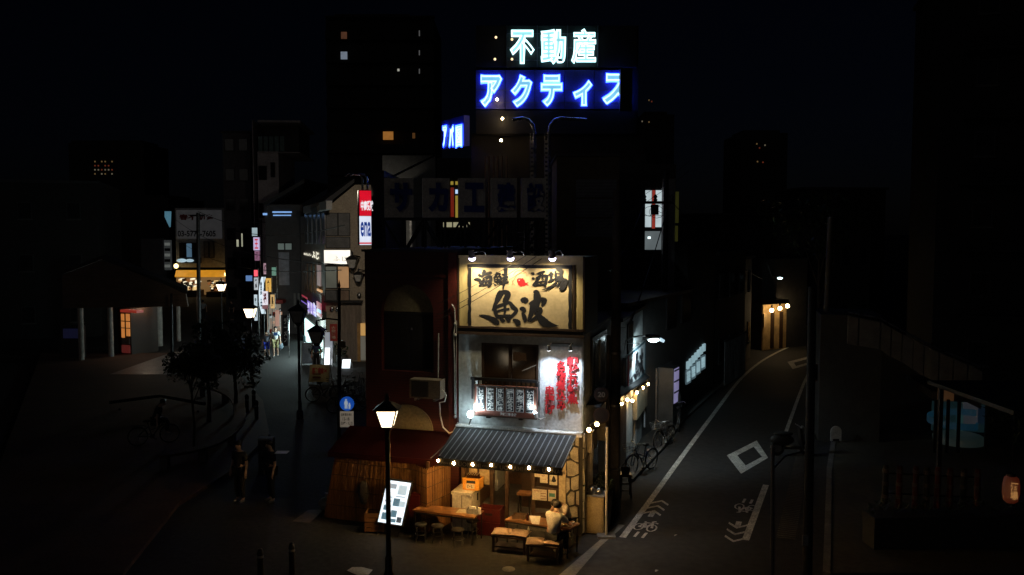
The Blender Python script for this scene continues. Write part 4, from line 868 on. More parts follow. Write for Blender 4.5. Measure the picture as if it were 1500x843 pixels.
q, pl = box_tray('grey chopstick box on the right end of the left table', zq(345, 725), .703, .13, .14, .1, greyp, 'chopstick_box', 'box')
MB().pbox(pl, -.1, .72, .06, .86, -.05, .02).build('napkins', white, q); MB().cyl(pl.pt(.17, .703, .02), pl.pt(.17, .86, .02), .04, n=10).build('cup', white, q)
box_tray('brown condiment box on the left end of the dining table', z6(245, 478), .703, .1, .15, .1, mat('brown_box', (.12, .07, .04)), 'condiment_box', 'box')
q = thing('sauce_bottle', 'dark soy sauce bottle beside the menu on the dining table', 'bottle', on_table(*z6(318, 497))); MB().lathe(on_table(*z6(318, 497)), [(.035, 0), (.035, .1), (.015, .14), (.013, .17)], 9).build('glass', mat('sauce', (.05, .015, .008), .2), q)
q = thing('glass_dish', 'small dark red dish at the left of the dining table', 'dish', on_table(*z6(196, 475))); MB().lathe(on_table(*z6(196, 475)), [(.04, 0), (.06, .05), (.055, .05), (.03, .01)], 10).build('dish', mat('dish_red', (.12, .02, .012), .3), q)
dishes = [((598, 545), 'oval white plate of food nearest the seated man', .11), ((640, 512), 'white bowl at the middle of the right table end', .07), ((655, 535), 'deep bowl of brown food beside the white bowl', .08), ((690, 548), 'small plate with fried food on the table edge', .08), ((600, 520), 'little dark sauce saucer by the bowls', .045), ((712, 520), 'half empty small plate at the far right table corner', .06)]
for (x, y), lb, r in dishes:
    p = on_table(*z6(x, y)); q = thing('plate', lb, 'plate', p); MB().lathe(p, [(r * .5, 0), (r, .03), (r * .95, .032), (r * .4, .01)], 14).build('dish', white if r > .05 else darkgrey, q)
    b = MB()
    for i in range(7): b.ball(p + Vector((random.uniform(-.5, .5) * r, random.uniform(-.5, .5) * r, .03)), r * .28, (1, 1, .7), 6, 4, .2)
    b.build('food', mat('fried_food', (.4, .18, .05), .6, .5, 20), q)
for i, (x, y) in enumerate(((585, 500), (560, 485))):
    p = on_table(*z6(x, y)); q = thing('beer_glass', ['amber beer mug by the seated diner', 'half full amber glass beside the beer mug'][i], 'glass', p); MB().lathe(p, [(.035, 0), (.04, .12 - i * .03), (.036, .12 - i * .03), (.03, .01)], 10).build('glass', mat('amber', (.6, .22, .03), .1), q)
# stools
def round_stool(label, p, h=.42, grp='round stools under the left table'):
    q = thing('stool', label, 'stool', (p.x, p.y, 0), 0, grp); MB().lathe((p.x, p.y, h - .05), [(.14, 0), (.155, .02), (.15, .05), (.0, .055)], 14).build('seat', darkgrey, q)
    for k in range(4):
        t = math.pi / 4 + k * math.pi / 2; MB().cyl((p.x + .13 * math.cos(t), p.y + .13 * math.sin(t), h - .05), (p.x + .16 * math.cos(t), p.y + .16 * math.sin(t), 0), .013, n=6).build('leg', steel, q)
    MB().tube([(p.x + .145 * math.cos(t), p.y + .145 * math.sin(t), .18) for t in [2 * math.pi * i / 12 for i in range(12)]], .008, 4, True).build('foot_ring', steel, q)
for lb, (x, y) in (('round metal stool under the left end of the left table', (617, 792)), ('round metal stool under the middle of the left table', (641, 794)), ('round metal stool under the right end of the left table', (671, 800))): round_stool(lb, G(x, y))
round_stool('round metal stool half hidden behind the right table leg', G(692, 786))
cush = mat('beige_cushion', (.42, .3, .22), .9, .2, 6, .3)
def bench(label, p, rz, w, d, pillows=1):
    q = thing('bench', label, 'bench', (p.x, p.y, 0), rz, 'cushioned benches'); MB().box(-w, -d, .36, w, d, .4).build('seat', wood_d, q, True)
    for x in (-w + .04, w - .04):
        for y in (-d + .04, d - .04): MB().box(x - .025, y - .025, 0, x + .025, y + .025, .36).build('leg', wood_d, q, True)
    MB().box(-w + .07, -d + .03, .12, w - .07, d - .03, .15).build('shelf', wood_d, q, True)
    return q
def cushion(label, p, rz, w, d, group='seat cushions'):
    q = thing('cushion', label, 'cushion', p, rz, group); b = MB(); n = 8
    for sg in (1, -1):
        vs = [Vector((w * (2 * i / n - 1) * (1 + .06 * abs(2 * j / n - 1) ** 3), d * (2 * j / n - 1) * (1 + .06 * abs(2 * i / n - 1) ** 3), .045 + sg * .055 * ((1 - (2 * i / n - 1) ** 4) * (1 - (2 * j / n - 1) ** 4)) ** .5 + random.uniform(-.003, .003))) for i in range(n + 1) for j in range(n + 1)]
        fs = [(i * 9 + j, (i + 1) * 9 + j, (i + 1) * 9 + j + 1, i * 9 + j + 1) for i in range(n) for j in range(n)]
        b.add(vs, fs if sg > 0 else [f[::-1] for f in fs], True)
    b.build('pad', cush, q, True); return q
pb = G(748, 783, .4); bench('low dark bench with two pale cushions left of the seated man', Vector((pb.x, pb.y, 0)), -A_, .42, .2)
cushion('pale cushion on the left half of the dark bench', pb + Vector((-.2, .06, .0)), -A_ + .1, .22, .2); cushion('brownish cushion on the right half of the dark bench', pb + Vector((.21, -.05, .002)), -A_ - .06, .22, .2)
pb2 = G(794, 796, .4); bench('dark bench under the man in the white shirt', Vector((pb2.x + .05, pb2.y, 0)), -A_, .38, .2)
cushion('tilted pale cushion beside the seated man in white', pb2 + Vector((-.16, .0, .002)), -A_ + .2, .2, .2)
cushion('cushion under the seated man in white', pb2 + Vector((.24, .0, .002)), -A_, .19, .19)
q = thing('bottle', 'clear plastic bottle standing on the ground under the dining table', 'bottle', G(774, 786)); MB().lathe(G(774, 786), [(.035, 0), (.036, .16), (.014, .23), (.014, .27)], 9).build('bottle', mat('clear_plastic', (.5, .5, .48), .15), q)
m1 = pb2 + Vector((.26, .02, 0))
person('man in a white shirt seated with his back to the viewer at the dining table', (m1.x, m1.y, .03), -.5, 'sit', 'white_shirt', (.78, .76, .7), 'dark', (.02, .02, .022), 1.72, None, {'l': ((-.2, .28, .78), (-.12, .5, .76)), 'r': ((.24, .28, .78), (.1, .5, .78))}, .18, .06)
p2 = G(833, 764, 0)
person('diner in a patterned pale shirt bent over the dishes at the table end', (1.36, 20.28, .02), 2.2, 'sit', 'patterned', (.62, .55, .47), 'dark', (.02, .02, .022), 1.68, None, {'l': ((-.24, .3, .78), (-.1, .48, .77)), 'r': ((.26, .28, .8), (.14, .46, .8))}, .5, .09)
round_stool('stool under the diner in the patterned shirt', Vector((1.36, 20.28, 0)), .44, None)
# lit A-frame menu sign at the left of the tables
MS = thing('menu_sign', 'brightly lit white menu stand behind the lamp post', 'menu sign', G(572, 772))
p = [G(553.5, 764.6, .3), G(588, 770, .3)]
Ytop = p[0].y + .22; PM = Pl((p[0].x, p[0].y), (p[1].x - p[0].x, p[1].y - p[0].y)); mw = (p[1] - p[0]).length; mh = 1.0
tilt = Vector((.22, .2, 0)); 
def mp_(a, z, o=0): return PM.pt(a, z + .3, 0) + tilt * (z / mh) + PM.n * o
def mbox(name, m, a0, z0, a1, z1, o0, o1):
    return MB().hexa([mp_(a0, z0, o1), mp_(a1, z0, o1), mp_(a1, z0, o0), mp_(a0, z0, o0), mp_(a0, z1, o1), mp_(a1, z1, o1), mp_(a1, z1, o0), mp_(a0, z1, o0)]).build(name, m, MS)
mbox('case', darkgrey, -.03, -.03, mw + .03, mh + .03, -.08, -.004); mbox('face', em('menu_face', (.82, .93, 1), 1.35), 0, 0, mw, mh, -.003, 0)
for i, (x0, y0, x1, y1, cc) in enumerate(((.1, .82, .45, .93, 0), (.55, .7, .9, .92, 3), (.45, .42, .72, .6, 1), (.1, .3, .4, .42, 1), (.7, .42, .95, .55, 3), (.45, .16, .7, .32, 1), (.1, .08, .4, .24, 1), (.75, .05, .95, .18, 2), (.5, .04, .72, .12, 1), (.1, .5, .38, .54, 0), (.1, .6, .38, .63, 0), (.5, .64, .9, .66, 0))):
    mm = (em('print_grey', (.45, .55, .62), .7), em('print_blue', (.12, .33, .45), .5), em('print_dark', (.05, .12, .17), .4), em('print_pale', (.6, .75, .8), .85))[cc]
    mbox('print', mm, x0 * mw, y0 * mh, x1 * mw, y1 * mh, .0, .003)
for a in (.05, mw - .05): MB().cyl(mp_(a, .6, -.08), PM.pt(a + .1, 0, -.35), .015).build('leg', black, MS)
for a in (.05, mw - .05): MB().cyl(mp_(a, 0, -.04), PM.pt(a - .05, 0, .03), .015).build('leg', black, MS)
q = thing('gas_cabinet', 'dark red upright gas cabinet behind the lit menu stand', 'cabinet', PF.pt(-4.6, 0, 1.4)); b0, b1 = PF.loc(596, 750, .95)[0], PF.loc(616, 750, .95)[0]
fb('case', redc, q, b0, 0, b1, 1.0, .74, .95); fb('door', redc, q, b0 + .02, .05, b1 - .02, .95, .95, .965); fb('handle', black, q, b1 - .06, .45, b1 - .04, .6, .965, .985)
# wooden box, plants and rubbish bags at the left
q = thing('crate', 'wooden crate beside the rubbish bags under the reed screen', 'crate', G(548, 776)); c = G(550, 778)
for k in range(4): MB().box(c.x - .25, c.y - .14, .03 + k * .12, c.x + .22, c.y - .12, .13 + k * .12).build('slat', wood, q)
for x in (-.24, .19): MB().box(c.x + x, c.y - .12, 0, c.x + x + .03, c.y + .2, .5).build('end', wood, q)
MB().box(c.x - .21, c.y - .12, .02, c.x + .19, c.y + .2, .05).build('base', wood, q)
bagm = mat('bag_plastic', (.38, .36, .33), .45, .3, 5, .3)
for lb, (x, y), r in (('larger pale rubbish bag against the reed screen', (508, 752), .3), ('small pale rubbish bag left of the larger one', (478, 746), .2)):
    p = G(x, y); q = thing('rubbish_bag', lb, 'rubbish bag', p, 0, 'rubbish bags'); b = MB(); b.ball(p + Vector((0, 0, r * .8)), r, (1.05, .9, .85), 14, 9, .07); b.build('bag', bagm, q)
    MB().cyl(p + Vector((0, 0, r * 1.5)), p + Vector((.03, 0, r * 1.5 + .14)), .02, .07, 8).build('knot', bagm, q)
p = G(535, 765); q = thing('bag', 'crinkled grey bag hanging on the crate beside the menu stand', 'bag', p); MB().ball(p + Vector((.0, -.02, .78)), .22, (.8, .5, 1.5), 12, 9, .1).build('bag', mat('grey_bag', (.16, .14, .12), .5), q); MB().cyl(p + Vector((0, 0, 0)), p + Vector((0, .0, .5)), .03).build('stand', black, q)
# cabinet, steel pots and plants at the corner
CB = thing('cabinet', 'cream metal cabinet at the tavern corner beside a thin pole', 'cabinet', G(870, 783))
q0, q1 = G(856, 782), G(884, 782); PC = Pl((q0.x, q0.y), U); cw = (q1 - q0).length; chh = .95
fb('body', mat('cabinet_cream', (.42, .33, .17), .6, .25), CB, 0, .03, cw, chh, -.5, 0, PC); fb('top', concrete, CB, -.02, chh, cw + .02, chh + .03, -.52, .02, PC); fb('door', mat('cabinet_cream', (.42, .33, .17)), CB, .03, .08, cw - .03, chh - .05, .0, .012, PC); fb('foot', black, CB, .03, 0, cw - .03, .03, -.45, -.02, PC)
for i, (da, r, hh, lb) in enumerate(((.16, .13, .17, 'dented shiny steel pot on the cream cabinet'), (.33, .1, .12, 'smaller steel pan lid on the cream cabinet'), (.2, .12, .1, 'upturned steel bowl behind the pot on the cabinet'))):
    p = PC.pt(da, chh + .031, -.2 - .12 * (i == 2)); q = thing('steel_pot', lb, 'pot', p, 0, 'steel pots on the cabinet'); MB().lathe(p, [(r * .8, 0), (r, hh * .3), (r * .95, hh), (r * .4, hh * 1.15), (.02, hh * 1.3)], 14).build('pot', steel, q); MB().tube([p + Vector((r, 0, hh * .7)), p + Vector((r + .06, 0, hh * .75)), p + Vector((r + .06, 0, hh * .5)), p + Vector((r, 0, hh * .4))], .01).build('handle', steel, q)
def leaf_cloud(b, c, r, n, size, flat=1.):
    for _ in range(n):
        while True:
            v = Vector((random.uniform(-1, 1), random.uniform(-1, 1), random.uniform(-1, 1)))
            if v.length < 1: break
        v = v.normalized() * v.length ** .5
        p = Vector(c) + Vector((v.x * r[0], v.y * r[1], v.z * r[2])); d = Vector((random.gauss(0, 1), random.gauss(0, 1), random.gauss(0, .7))).normalized(); u, w, _x = frame_of(d); s = size * random.uniform(.6, 1.3)
        b.add([p - u * s * .35, p - d * s * .8, p + u * s * .35, p + d * s * .8], [(0, 1, 2, 3)])
PLN = thing('potted_plant', 'bushy green plant in a pot behind the cream cabinet', 'plant', PS.pt(.95, 0, .35))
MB().lathe(PS.pt(.95, 0, .35), [(.18, 0), (.25, .9), (.2, .9)], 12).build('pot', concrete_d, PLN); b = MB(); leaf_cloud(b, PS.pt(.95, 1.1, .35), (.25, .4, .28), 420, .06); b.build('foliage', mat('plant_green', (.07, .085, .02), .6, .4, 6, 0), PLN)
# ---------------------------------------------------------------- poles, traffic signs and street lamps
def pole(name, label, px, py, r0, r1, h, cat='pole', m=None, lean=(0, 0), group=None):
    p = G(px, py); q = thing(name, label, cat, p, 0, group)
    MB().cyl(p, p + Vector((lean[0], lean[1], h)), r0, r1, 10).build('shaft', m or greyp, q); return q, p
q, p = pole('sign_pole', 'thin white pole with two round traffic signs at the tavern corner', 888, 787, .035, .035, 2.75, 'traffic sign', mat('pole_white', (.55, .5, .4), .6))
MB().box(p.x - .22, p.y - .16, 0, p.x + .22, p.y + .16, .06).build('base_plate', concrete, q)
PY = Pl((p.x - .13, p.y - .06), (1, -.12)); zc = PY.loc(881, 578)[1]; a_ = PY.loc(881, 578)[0]
def disc(root, name, pl, a, z, r, o0, o1, m, n=24): return MB().cyl(pl.pt(a, z, o0), pl.pt(a, z, o1), r, n=n).build(name, m, root)
disc(q, 'disc', PY, a_, zc, .19, .0, .02, mat('sign_dim', (.008, .008, .009), .6)); disc(q, 'ring', PY, a_, zc, .165, .02, .024, mat('sign_ring', (.02, .013, .013), .6)); disc(q, 'field', PY, a_, zc, .125, .024, .028, mat('sign_dim', (.05, .05, .05)))
letter('20', PY, (a_ - .09, zc - .065, a_ + .09, zc + .065), .03, mat('sign_digit', (.045, .045, .05), .6), q, px=False, bold=.03)
z2 = PY.loc(881, 609)[1]; disc(q, 'disc', PY, a_ - .0, z2, .2, .0, .02, mat('sign_navy', (.006, .006, .012), .5)); disc(q, 'ring', PY, a_, z2, .2, .02, .022, mat('sign_ring', (.09, .03, .03)))
disc(q, 'field', PY, a_, z2, .16, .022, .026, mat('sign_navy', (.012, .012, .03)))
for z in (zc, z2): MB().cyl(PY.pt(a_, z, 0), Vector((p.x, p.y, z)), .02, n=6).build('clamp', steel, q)
for k_ in ('sign_dim', 'sign_navy', 'sign_ring'): MATS[k_].node_tree.nodes['Principled BSDF'].inputs['Specular IOR Level'].default_value = .05
UP = thing('utility_pole', 'thick concrete utility pole in front of the tavern side wall', 'utility pole', G(900, 752)); p = G(900, 752)
MB().cyl(p, p + Vector((0, 0, 8.6)), .15, .11, 14).build('shaft', mat('pole_brown', (.09, .08, .07), .8, .4, 3, .3), UP)
for z in (1.2, 2.9, 4.3): MB().cyl(p + Vector((0, 0, z)), p + Vector((0, 0, z + .05)), .155, n=14).build('band', steel, UP)
MB().tube([p + Vector((-.2, -.05, .1)), p + Vector((-.2, -.05, 4.8))], .05, 8).build('cable_guard', mat('pole_brown', (.09, .08, .07)), UP)
for i in range(9): MB().cyl(p + Vector((0, 0, 3 + i * .5)), p + Vector(((-1) ** i * .24, 0, 3 + i * .5)), .009, n=5).build('step', steel, UP)
# cool street lamp on an arm
SL = thing('street_lamp', 'bright cool white street lamp on a curved arm over the right street', 'street lamp', PS.at(911, 556))
a0 = PS; lp = P(957, 496, 28.1); s0 = PS.at(911, 556)
MB().tube([s0, P(912, 520, 26.7), P(916, 500, 27), P(926, 494, 27.3), P(945, 492, 27.9)], .03, 7).build('arm', greyp, SL)
MB().tube([PS.at(912, 504), P(938, 503, 28.4)], .012, 5).build('brace', greyp, SL)
hd = MB(); hd.ball(lp + Vector((-.05, 0, .05)), .24, (1.25, .6, .42), 14, 8); hd.build('lamp_head', greyp, SL)
MB().ball(lp + Vector((0, -.03, -.045)), .15, (1.2, .75, .55), 14, 8).build('diffuser', em('street_lamp_white', (.75, .95, 1), 16), SL)
MB().cyl(lp + Vector((.22, 0, -.03)), lp + Vector((.36, .0, -.1)), .06, .05, 8).build('sensor', em('sensor_glow', (.6, .85, 1), 1.0), SL)
light('lamp', 'SPOT', lp + Vector((0, -.02, -.26)), 165, (.72, .93, 1), SL, .1, PS.pt(9.2, 1.4, .1), 165, .5)
# old-fashioned lantern posts
lant_e = em('lantern_glass', (1, .78, .5), 3.8); lant_off = mat('lantern_glass_unlit', (.55, .53, .48), .4, .3, 5)
def lantern(root, c, s, glass_m):
    """four-sided tapering lantern, c = middle of its glass"""
    def ring(w, z): return [c + Vector((sx * w, sy * w, z)) for sx, sy in ((-1, -1), (1, -1), (1, 1), (-1, 1))]
    a, b_ = ring(.11 * s, -.2 * s), ring(.21 * s, .17 * s)
    for i in range(4):
        j = (i + 1) % 4; MB().prism([a[i], a[j], b_[j], b_[i]], ((a[i] + a[j]) / 2 - c).normalized() * .012).build('pane', glass_m, root)
    fr = MB()
    for i in range(4): fr.cyl(a[i], b_[i], .018 * s, n=5); fr.cyl(b_[i], b_[(i + 1) % 4], .02 * s, n=5); fr.cyl(a[i], a[(i + 1) % 4], .018 * s, n=5)
    fr.build('lantern_frame', black, root)
    r0, r1 = ring(.27 * s, .18 * s), ring(.07 * s, .32 * s); MB().hexa(r0 + r1).build('lantern_roof', black, root)
    MB().lathe(c, [(.05 * s, .32 * s), (.035 * s, .38 * s), (.05 * s, .41 * s), (.006, .5 * s)], 8).build('finial', black, root)
    MB().lathe(c, [(.05 * s, -.3 * s), (.1 * s, -.24 * s), (.12 * s, -.2 * s)], 10).build('collar', black, root)
def lantern_post(label, px, py, Y, s, lit, h=None):
    c = P(px, py, Y); q = thing('lantern_post', label, 'street lamp', (c.x, c.y, 0), 0, 'lantern posts')
    MB().cyl((c.x, c.y, 0), (c.x, c.y, c.z - .28 * s), .055, .05, 10).build('shaft', black, q); MB().lathe((c.x, c.y, 0), [(.14, 0), (.14, .3), (.08, .4), (.08, .7), (.055, .75)], 12).build('base', black, q)
    lantern(q, c, s, lant_e if lit else lant_off)
    return q
lantern_post('lit lantern post standing before the reed screen', 567.5, 611, 17.5, 1.0, True)
lantern_post('small lit lantern post by the left street near the walkers', 366.5, 458, 41, 1.25, True)
lantern_post('farthest lit lantern post before the orange lit shop', 324, 421, 60, 1.35, True)
lantern_post('unlit large lantern post at the left of the shop fronts', 437, 463, 34, 1.35, False)
# pole with pedestrian sign and hanging lantern
PP = thing('sign_pole', 'tall dark pole with blue pedestrian sign, white plate and unlit hanging lantern', 'sign pole', G(497, 655)); p = G(497, 655); Yp = p.y
top = P(497, 425, Yp); MB().cyl(p, top, .075, .05, 10).build('shaft', black, PP); MB().lathe(top, [(.06, 0), (.03, .08), (.05, .14), (.005, .35)], 8).build('finial', black, PP)
lc = P(464, 493, Yp); arm = P(464, 470, Yp); MB().tube([P(497, 469, Yp), P(480, 467, Yp), arm], .03, 6).build('arm', black, PP); lantern(PP, lc, 1.15, lant_off)
PQ = Pl((p.x, p.y - .1), (1, 0)); a_, z_ = PQ.loc(508, 592, .08)
signb = em('sign_blue_glow', (.008, .09, .5), .5)  # disc, symbols and plates glow in place of reflected light
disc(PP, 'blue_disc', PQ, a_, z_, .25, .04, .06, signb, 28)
wm = em('sign_symbol_glow', (.6, .7, .8), .38)
def sym(o, s):
    return [PQ.pt(a_ + x * s + o[0], z_ + y * s + o[1], .064) for x, y in ((-.05, .1), (.05, .1), (.07, -.02), (.045, -.02), (.05, -.17), (.01, -.17), (0, -.05), (-.01, -.17), (-.05, -.17), (-.045, -.02), (-.07, -.02))]
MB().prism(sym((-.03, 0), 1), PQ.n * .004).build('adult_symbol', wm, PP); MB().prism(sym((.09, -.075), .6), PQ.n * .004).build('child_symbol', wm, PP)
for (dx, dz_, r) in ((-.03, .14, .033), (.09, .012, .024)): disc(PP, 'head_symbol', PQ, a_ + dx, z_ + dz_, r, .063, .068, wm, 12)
(s0_, t1_), (s1_, t0_) = PQ.loc(498, 603, .06), PQ.loc(518, 626, .06); MB().pbox(PQ, s0_, t0_, s1_, t1_, .04, .06).build('plate', em('plate_glow', (.6, .5, .38), .2), PP)
for i, s in enumerate(('自転車を除く', '12-18', '日曜・休日')): letter(s, PQ, (s0_ + .04 + .05 * (i == 1), t1_ - .17 - i * .15, s1_ - .04 - .1 * (i == 1), t1_ - .06 - i * .15), .064, ink, PP, px=False, bold=.02)
MB().ppx(PQ, 499, 642, 504, 655, .04, .06).build('plate', em('plate_glow', (.6, .5, .38), .2), PP)
MB().ppx(PQ, 497, 501, 505, 510, .06, .2).build('box', mat('box_ochre', (.3, .22, .1)), PP)
# right-hand poles
def plain(label, px, py, top, r, m=black):
    p = G(px, py); t = P(top[0], top[1], p.y); q = thing('pole', label, 'pole', p, 0, 'street poles right of the road'); MB().cyl(p, t, r, r * .8, 10).build('shaft', m, q); return q, p, t
q, p, t = plain('grey steel pole with top cap beside the road at lower right', 1131, 880, (1132, 655), .045, mat('pole_grey_rough', (.16, .15, .14), .6)); MB().lathe(t, [(.045, -.02), (.05, .02), (.0, .05)], 10).build('cap', greyp, q)
MB().tube([P(1130, 690, p.y), P(1150, 668, p.y + 1), P(1175, 662, p.y + 2)], .02).build('rail', black, q)
q, p, t = plain('dark utility pole right of the grey steel pole', 1182, 870, (1190, 420), .1, mat('pole_dark', (.03, .028, .026))); MB().ppx(Pl((p.x, p.y), (1, 0)), 1176, 785, 1184, 800, .1, .14).build('tag', greyp, q)
q, p, t = plain('tall slanted pale pole behind the plaza edge', 1203, 640, (1216, 318), .11, mat('pole_pale', (.13, .12, .1), .8))
q, p, t = plain('far thin pole by the warm lit house', 1117, 505, (1118, 405), .12, mat('pole_far', (.3, .29, .28)))
MR = thing('traffic_mirror', 'round convex traffic mirror on a dark post by the right pavement', 'mirror', G(1190, 640)); p = G(1190, 640); c = P(1194, 546, p.y)
MB().cyl(p, (p.x, p.y, c.z), .05, .045, 8).build('shaft', black, MR); PMR = Pl((c.x, c.y), (1, .3)); disc(MR, 'rim', PMR, 0, c.z, .32, -.02, .03, mat('mirror_rim', (.12, .04, .01))); disc(MR, 'mirror', PMR, 0, c.z, .27, .03, .04, mat('mirror_face', (.05, .05, .06), .1, .1, 2, 0, 1))
# utility pole with crossarm in front of the lit corner windows, and overhead cables
XP = thing('utility_pole', 'slim utility pole with crossarm before the lit upper window', 'utility pole', G(972, 610)); p = G(972, 610)
t = P(976, 250, p.y); MB().cyl(p, t, .12, .1, 10).build('shaft', black, XP); MB().tube([P(941, 297, p.y), P(986, 297, p.y)], .06, 5).build('crossarm', black, XP)
for x in (944, 960, 979, 984): MB().lathe(P(x, 296, p.y), [(.05, 0), (.09, .08), (.05, .14), (.09, .2), (.03, .3)], 8).build('insulator', mat('insulator', (.12, .12, .12), .3), XP)
MB().cyl(P(959, 315, p.y), P(959, 300, p.y), .16).build('transformer', darkgrey, XP); xpole = p
def cable(label, pts, r=.012, m=None):
    """a sagging wire through the given places"""
    pp = []
    for i in range(len(pts) - 1):
        a, e = Vector(pts[i]), Vector(pts[i + 1]); L = (e - a).length
        for k in range(10): u = k / 10; q_ = a.lerp(e, u); q_.z -= 4 * u * (1 - u) * L * .018; pp.append(q_)
    pp.append(Vector(pts[-1])); o = MB().tube(pp, r, 4).build('overhead_cable', m or cable_m); return tag(o, label, 'cable', 'overhead cables')
cable('black cable crossing the billboard, lowest of three', [PF.at(640, 470, .9), P(800, 375, 21), P(1010, 250, 30)], .007)
cable('black cable crossing the billboard, middle one of three', [PF.at(640, 462, .95), P(800, 366, 21), P(1010, 236, 30)], .007)
cable('black cable crossing the billboard, topmost of three', [PF.at(640, 446, 1), P(770, 375, 21), P(990, 236, 30)], .006)
for i, (a, e, lb) in enumerate((((944, 296), (893, 400), 'cable running from the crossarm down to the thick pole'), ((984, 296), (1118, 410), 'cable running from the crossarm to the far thin pole'), ((979, 300), (925, 470), 'looped cable from the crossarm to the white side house'))):
    cable(lb, [P(*a, xpole.y), P(*e, (22, 52, 27)[i])], .02)
for i, (x, y, r) in enumerate(((952, 310, 9), (962, 311, 11), (971, 306, 8))):
    b = MB().tube([P(x + r * math.cos(k * .52), y + r * .8 * math.sin(k * .52), xpole.y - .2) for k in range(12)], .009, 4, True); tag(b.build('cable_loop', cable_m), ['small cable coil left of', 'largest cable coil below', 'right cable coil beside'][i] + ' the transformer on the slim pole', 'cable', 'cable coils')
for i, (a, e, lb) in enumerate((((505, 388, 38), (250, 316, 95), 'long cable over the left street, upper'), ((500, 396, 38), (262, 352, 95), 'long cable over the left street, lower'), ((345, 330, 60), (290, 310, 62), 'short cable between the two far left poles'), ((505, 330, 40), (345, 338, 60), 'cable across the left street before the tall tower house'))):
    cable(lb, [P(*a), P(*e)], .02)
for i, (px, py, top, r, lb) in enumerate(((292, 520, (290, 312), .14, 'black utility pole before the far white shop'), (252, 545, (251, 430), .08, 'slim black post at the canopy corner'), (383, 480, (382, 322), .14, 'black utility pole before the pale tower house'), (398, 478, (398, 352), .07, 'thin black pole beside the red street banner'), (348, 440, (348, 330), .1, 'far black pole right of the white shop'))):
    p = G(px, py); q = thing('utility_pole' if i != 1 else 'post', lb, 'pole', p, 0, 'poles along the left street'); MB().cyl(p, P(*top, p.y), r, r * .8, 8).build('shaft', black, q)
    if i in (0, 2): MB().tube([P(top[0] - 12, top[1] + 4, p.y), P(top[0] + 10, top[1] + 4, p.y)], .05, 4).build('crossarm', black, q)
# ---------------------------------------------------------------- rooftop sign tower behind the tavern
RS = thing('rooftop_sign', 'rooftop neon sign with white and blue Japanese letters on black panels', 'rooftop sign', P(815, 190, 38)); PN = Pl((0, 38), (1, 0))
MB().ppx(PN, 697, 38, 934, 198, -4, -.3).build('frame_box', black, RS)
pnl = mat('neon_panel', (.055, .055, .3), .5, .3, 2, .1); trim = mat('panel_trim', (.1, .1, .14), .5)
for i, x in enumerate((743, 787.5, 832)): MB().ppx(PN, x, 38, x + 43, 99, -.3, -.05).build('panel', mat('neon_panel_black', (.02, .028, .032), .5), RS)
for i in range(5): MB().ppx(PN, 697 + i * 43.5, 103, 739.5 + i * 43.5, 160, -.3, -.05).build('panel', pnl, RS)
blk = mat('sign_back_black', (.012, .012, .016), .6, .3, 2)
for r in ((697, 38, 741, 99), (877, 38, 932, 99), (697, 162, 932, 196)): MB().ppx(PN, *r, -.3, -.06).build('panel', blk, RS)
tb_ = MB()
for y in (49, 70, 88): tb_.ppx(PN, 743, y, 875, y + .8, -.05, -.03)
for y in (132, 150): tb_.ppx(PN, 697, y, 914, y + .8, -.05, -.03)
for x in (742, 786.5, 831, 875.5): tb_.ppx(PN, x, 37, x + .8, 99, -.06, .0)
tb_.build('panel_trim', trim, RS)
wf = em('neon_fill_white', (.32, .86, .95), .8); wt = em('neon_tube_white', (.6, 1, 1), 2.4); bf = em('neon_fill_blue', (.2, .62, .95), .82); bt = em('neon_tube_blue', (.02, .06, 1), 13.0); bt2 = em('neon_edge_blue', (.42, .72, 1), 2.4)
for s, r in (('不', (747, 44, 783, 94)), ('動', (792, 43, 829, 95)), ('産', (837, 42, 873, 94))):
    bo = .022 if s == '産' else .04; l_ = letter(s, PN, r, .1, wf, RS, bold=bo); letter(s, PN, r, .14, wt, l_, name='neon_tube', bold=bo - .004, tube=.022 if s == '産' else .028)
for s, r in (('ア', (704, 110, 735, 157)), ('ク', (749, 110, 779, 157)), ('テ', (793, 110, 823, 156)), ('ィ', (840, 118, 867, 155)), ('ス', (883, 108, 923, 154))):
    l_ = letter(s, PN, r, .1, bf, RS, bold=.035); letter(s, PN, r, .13, bt2, l_, name='neon_tube', bold=.033, tube=.02)
    letter(s, PN, (r[0] - 1.2, r[1] - 1.2, r[2] + 1.2, r[3] + 1.2), -.02, bt, l_, name='neon_halo_tube', bold=.05, tube=.045)
MB().ppx(PN, 908.7, 100, 926, 162, .12, .5).build('cover_panel', black, RS)
RS2 = thing('rooftop_sign', 'small blue neon sign seen edge-on left of the big rooftop sign', 'rooftop sign', P(661, 200, 40)); PN2 = Pl((P(645, 200, 40).x, 40), (.5, -.866))
(e0, _), (e1, _) = PN2.loc(645, 200), PN2.loc(679, 200)
MB().pbox(PN2, e0, P(0, 220, 40).z, e1, P(0, 178, 40).z, -.3, -.02).build('panel', mat('neon_panel_blue', (.05, .06, .4), .5), RS2)
for s, x0, x1 in (('ア', 649, 654), ('パ', 658, 664), ('国', 668, 676)):
    l_ = letter(s, PN2, (x0, 186, x1, 214), .05, bf, RS2, bold=.02); letter(s, PN2, (x0, 186, x1, 214), .08, bt2, l_, name='neon_tube', bold=.02, tube=.03); letter(s, PN2, (x0 - 1, 184, x1 + 1, 216), .02, bt, l_, name='neon_halo_tube', bold=.03, tube=.02)
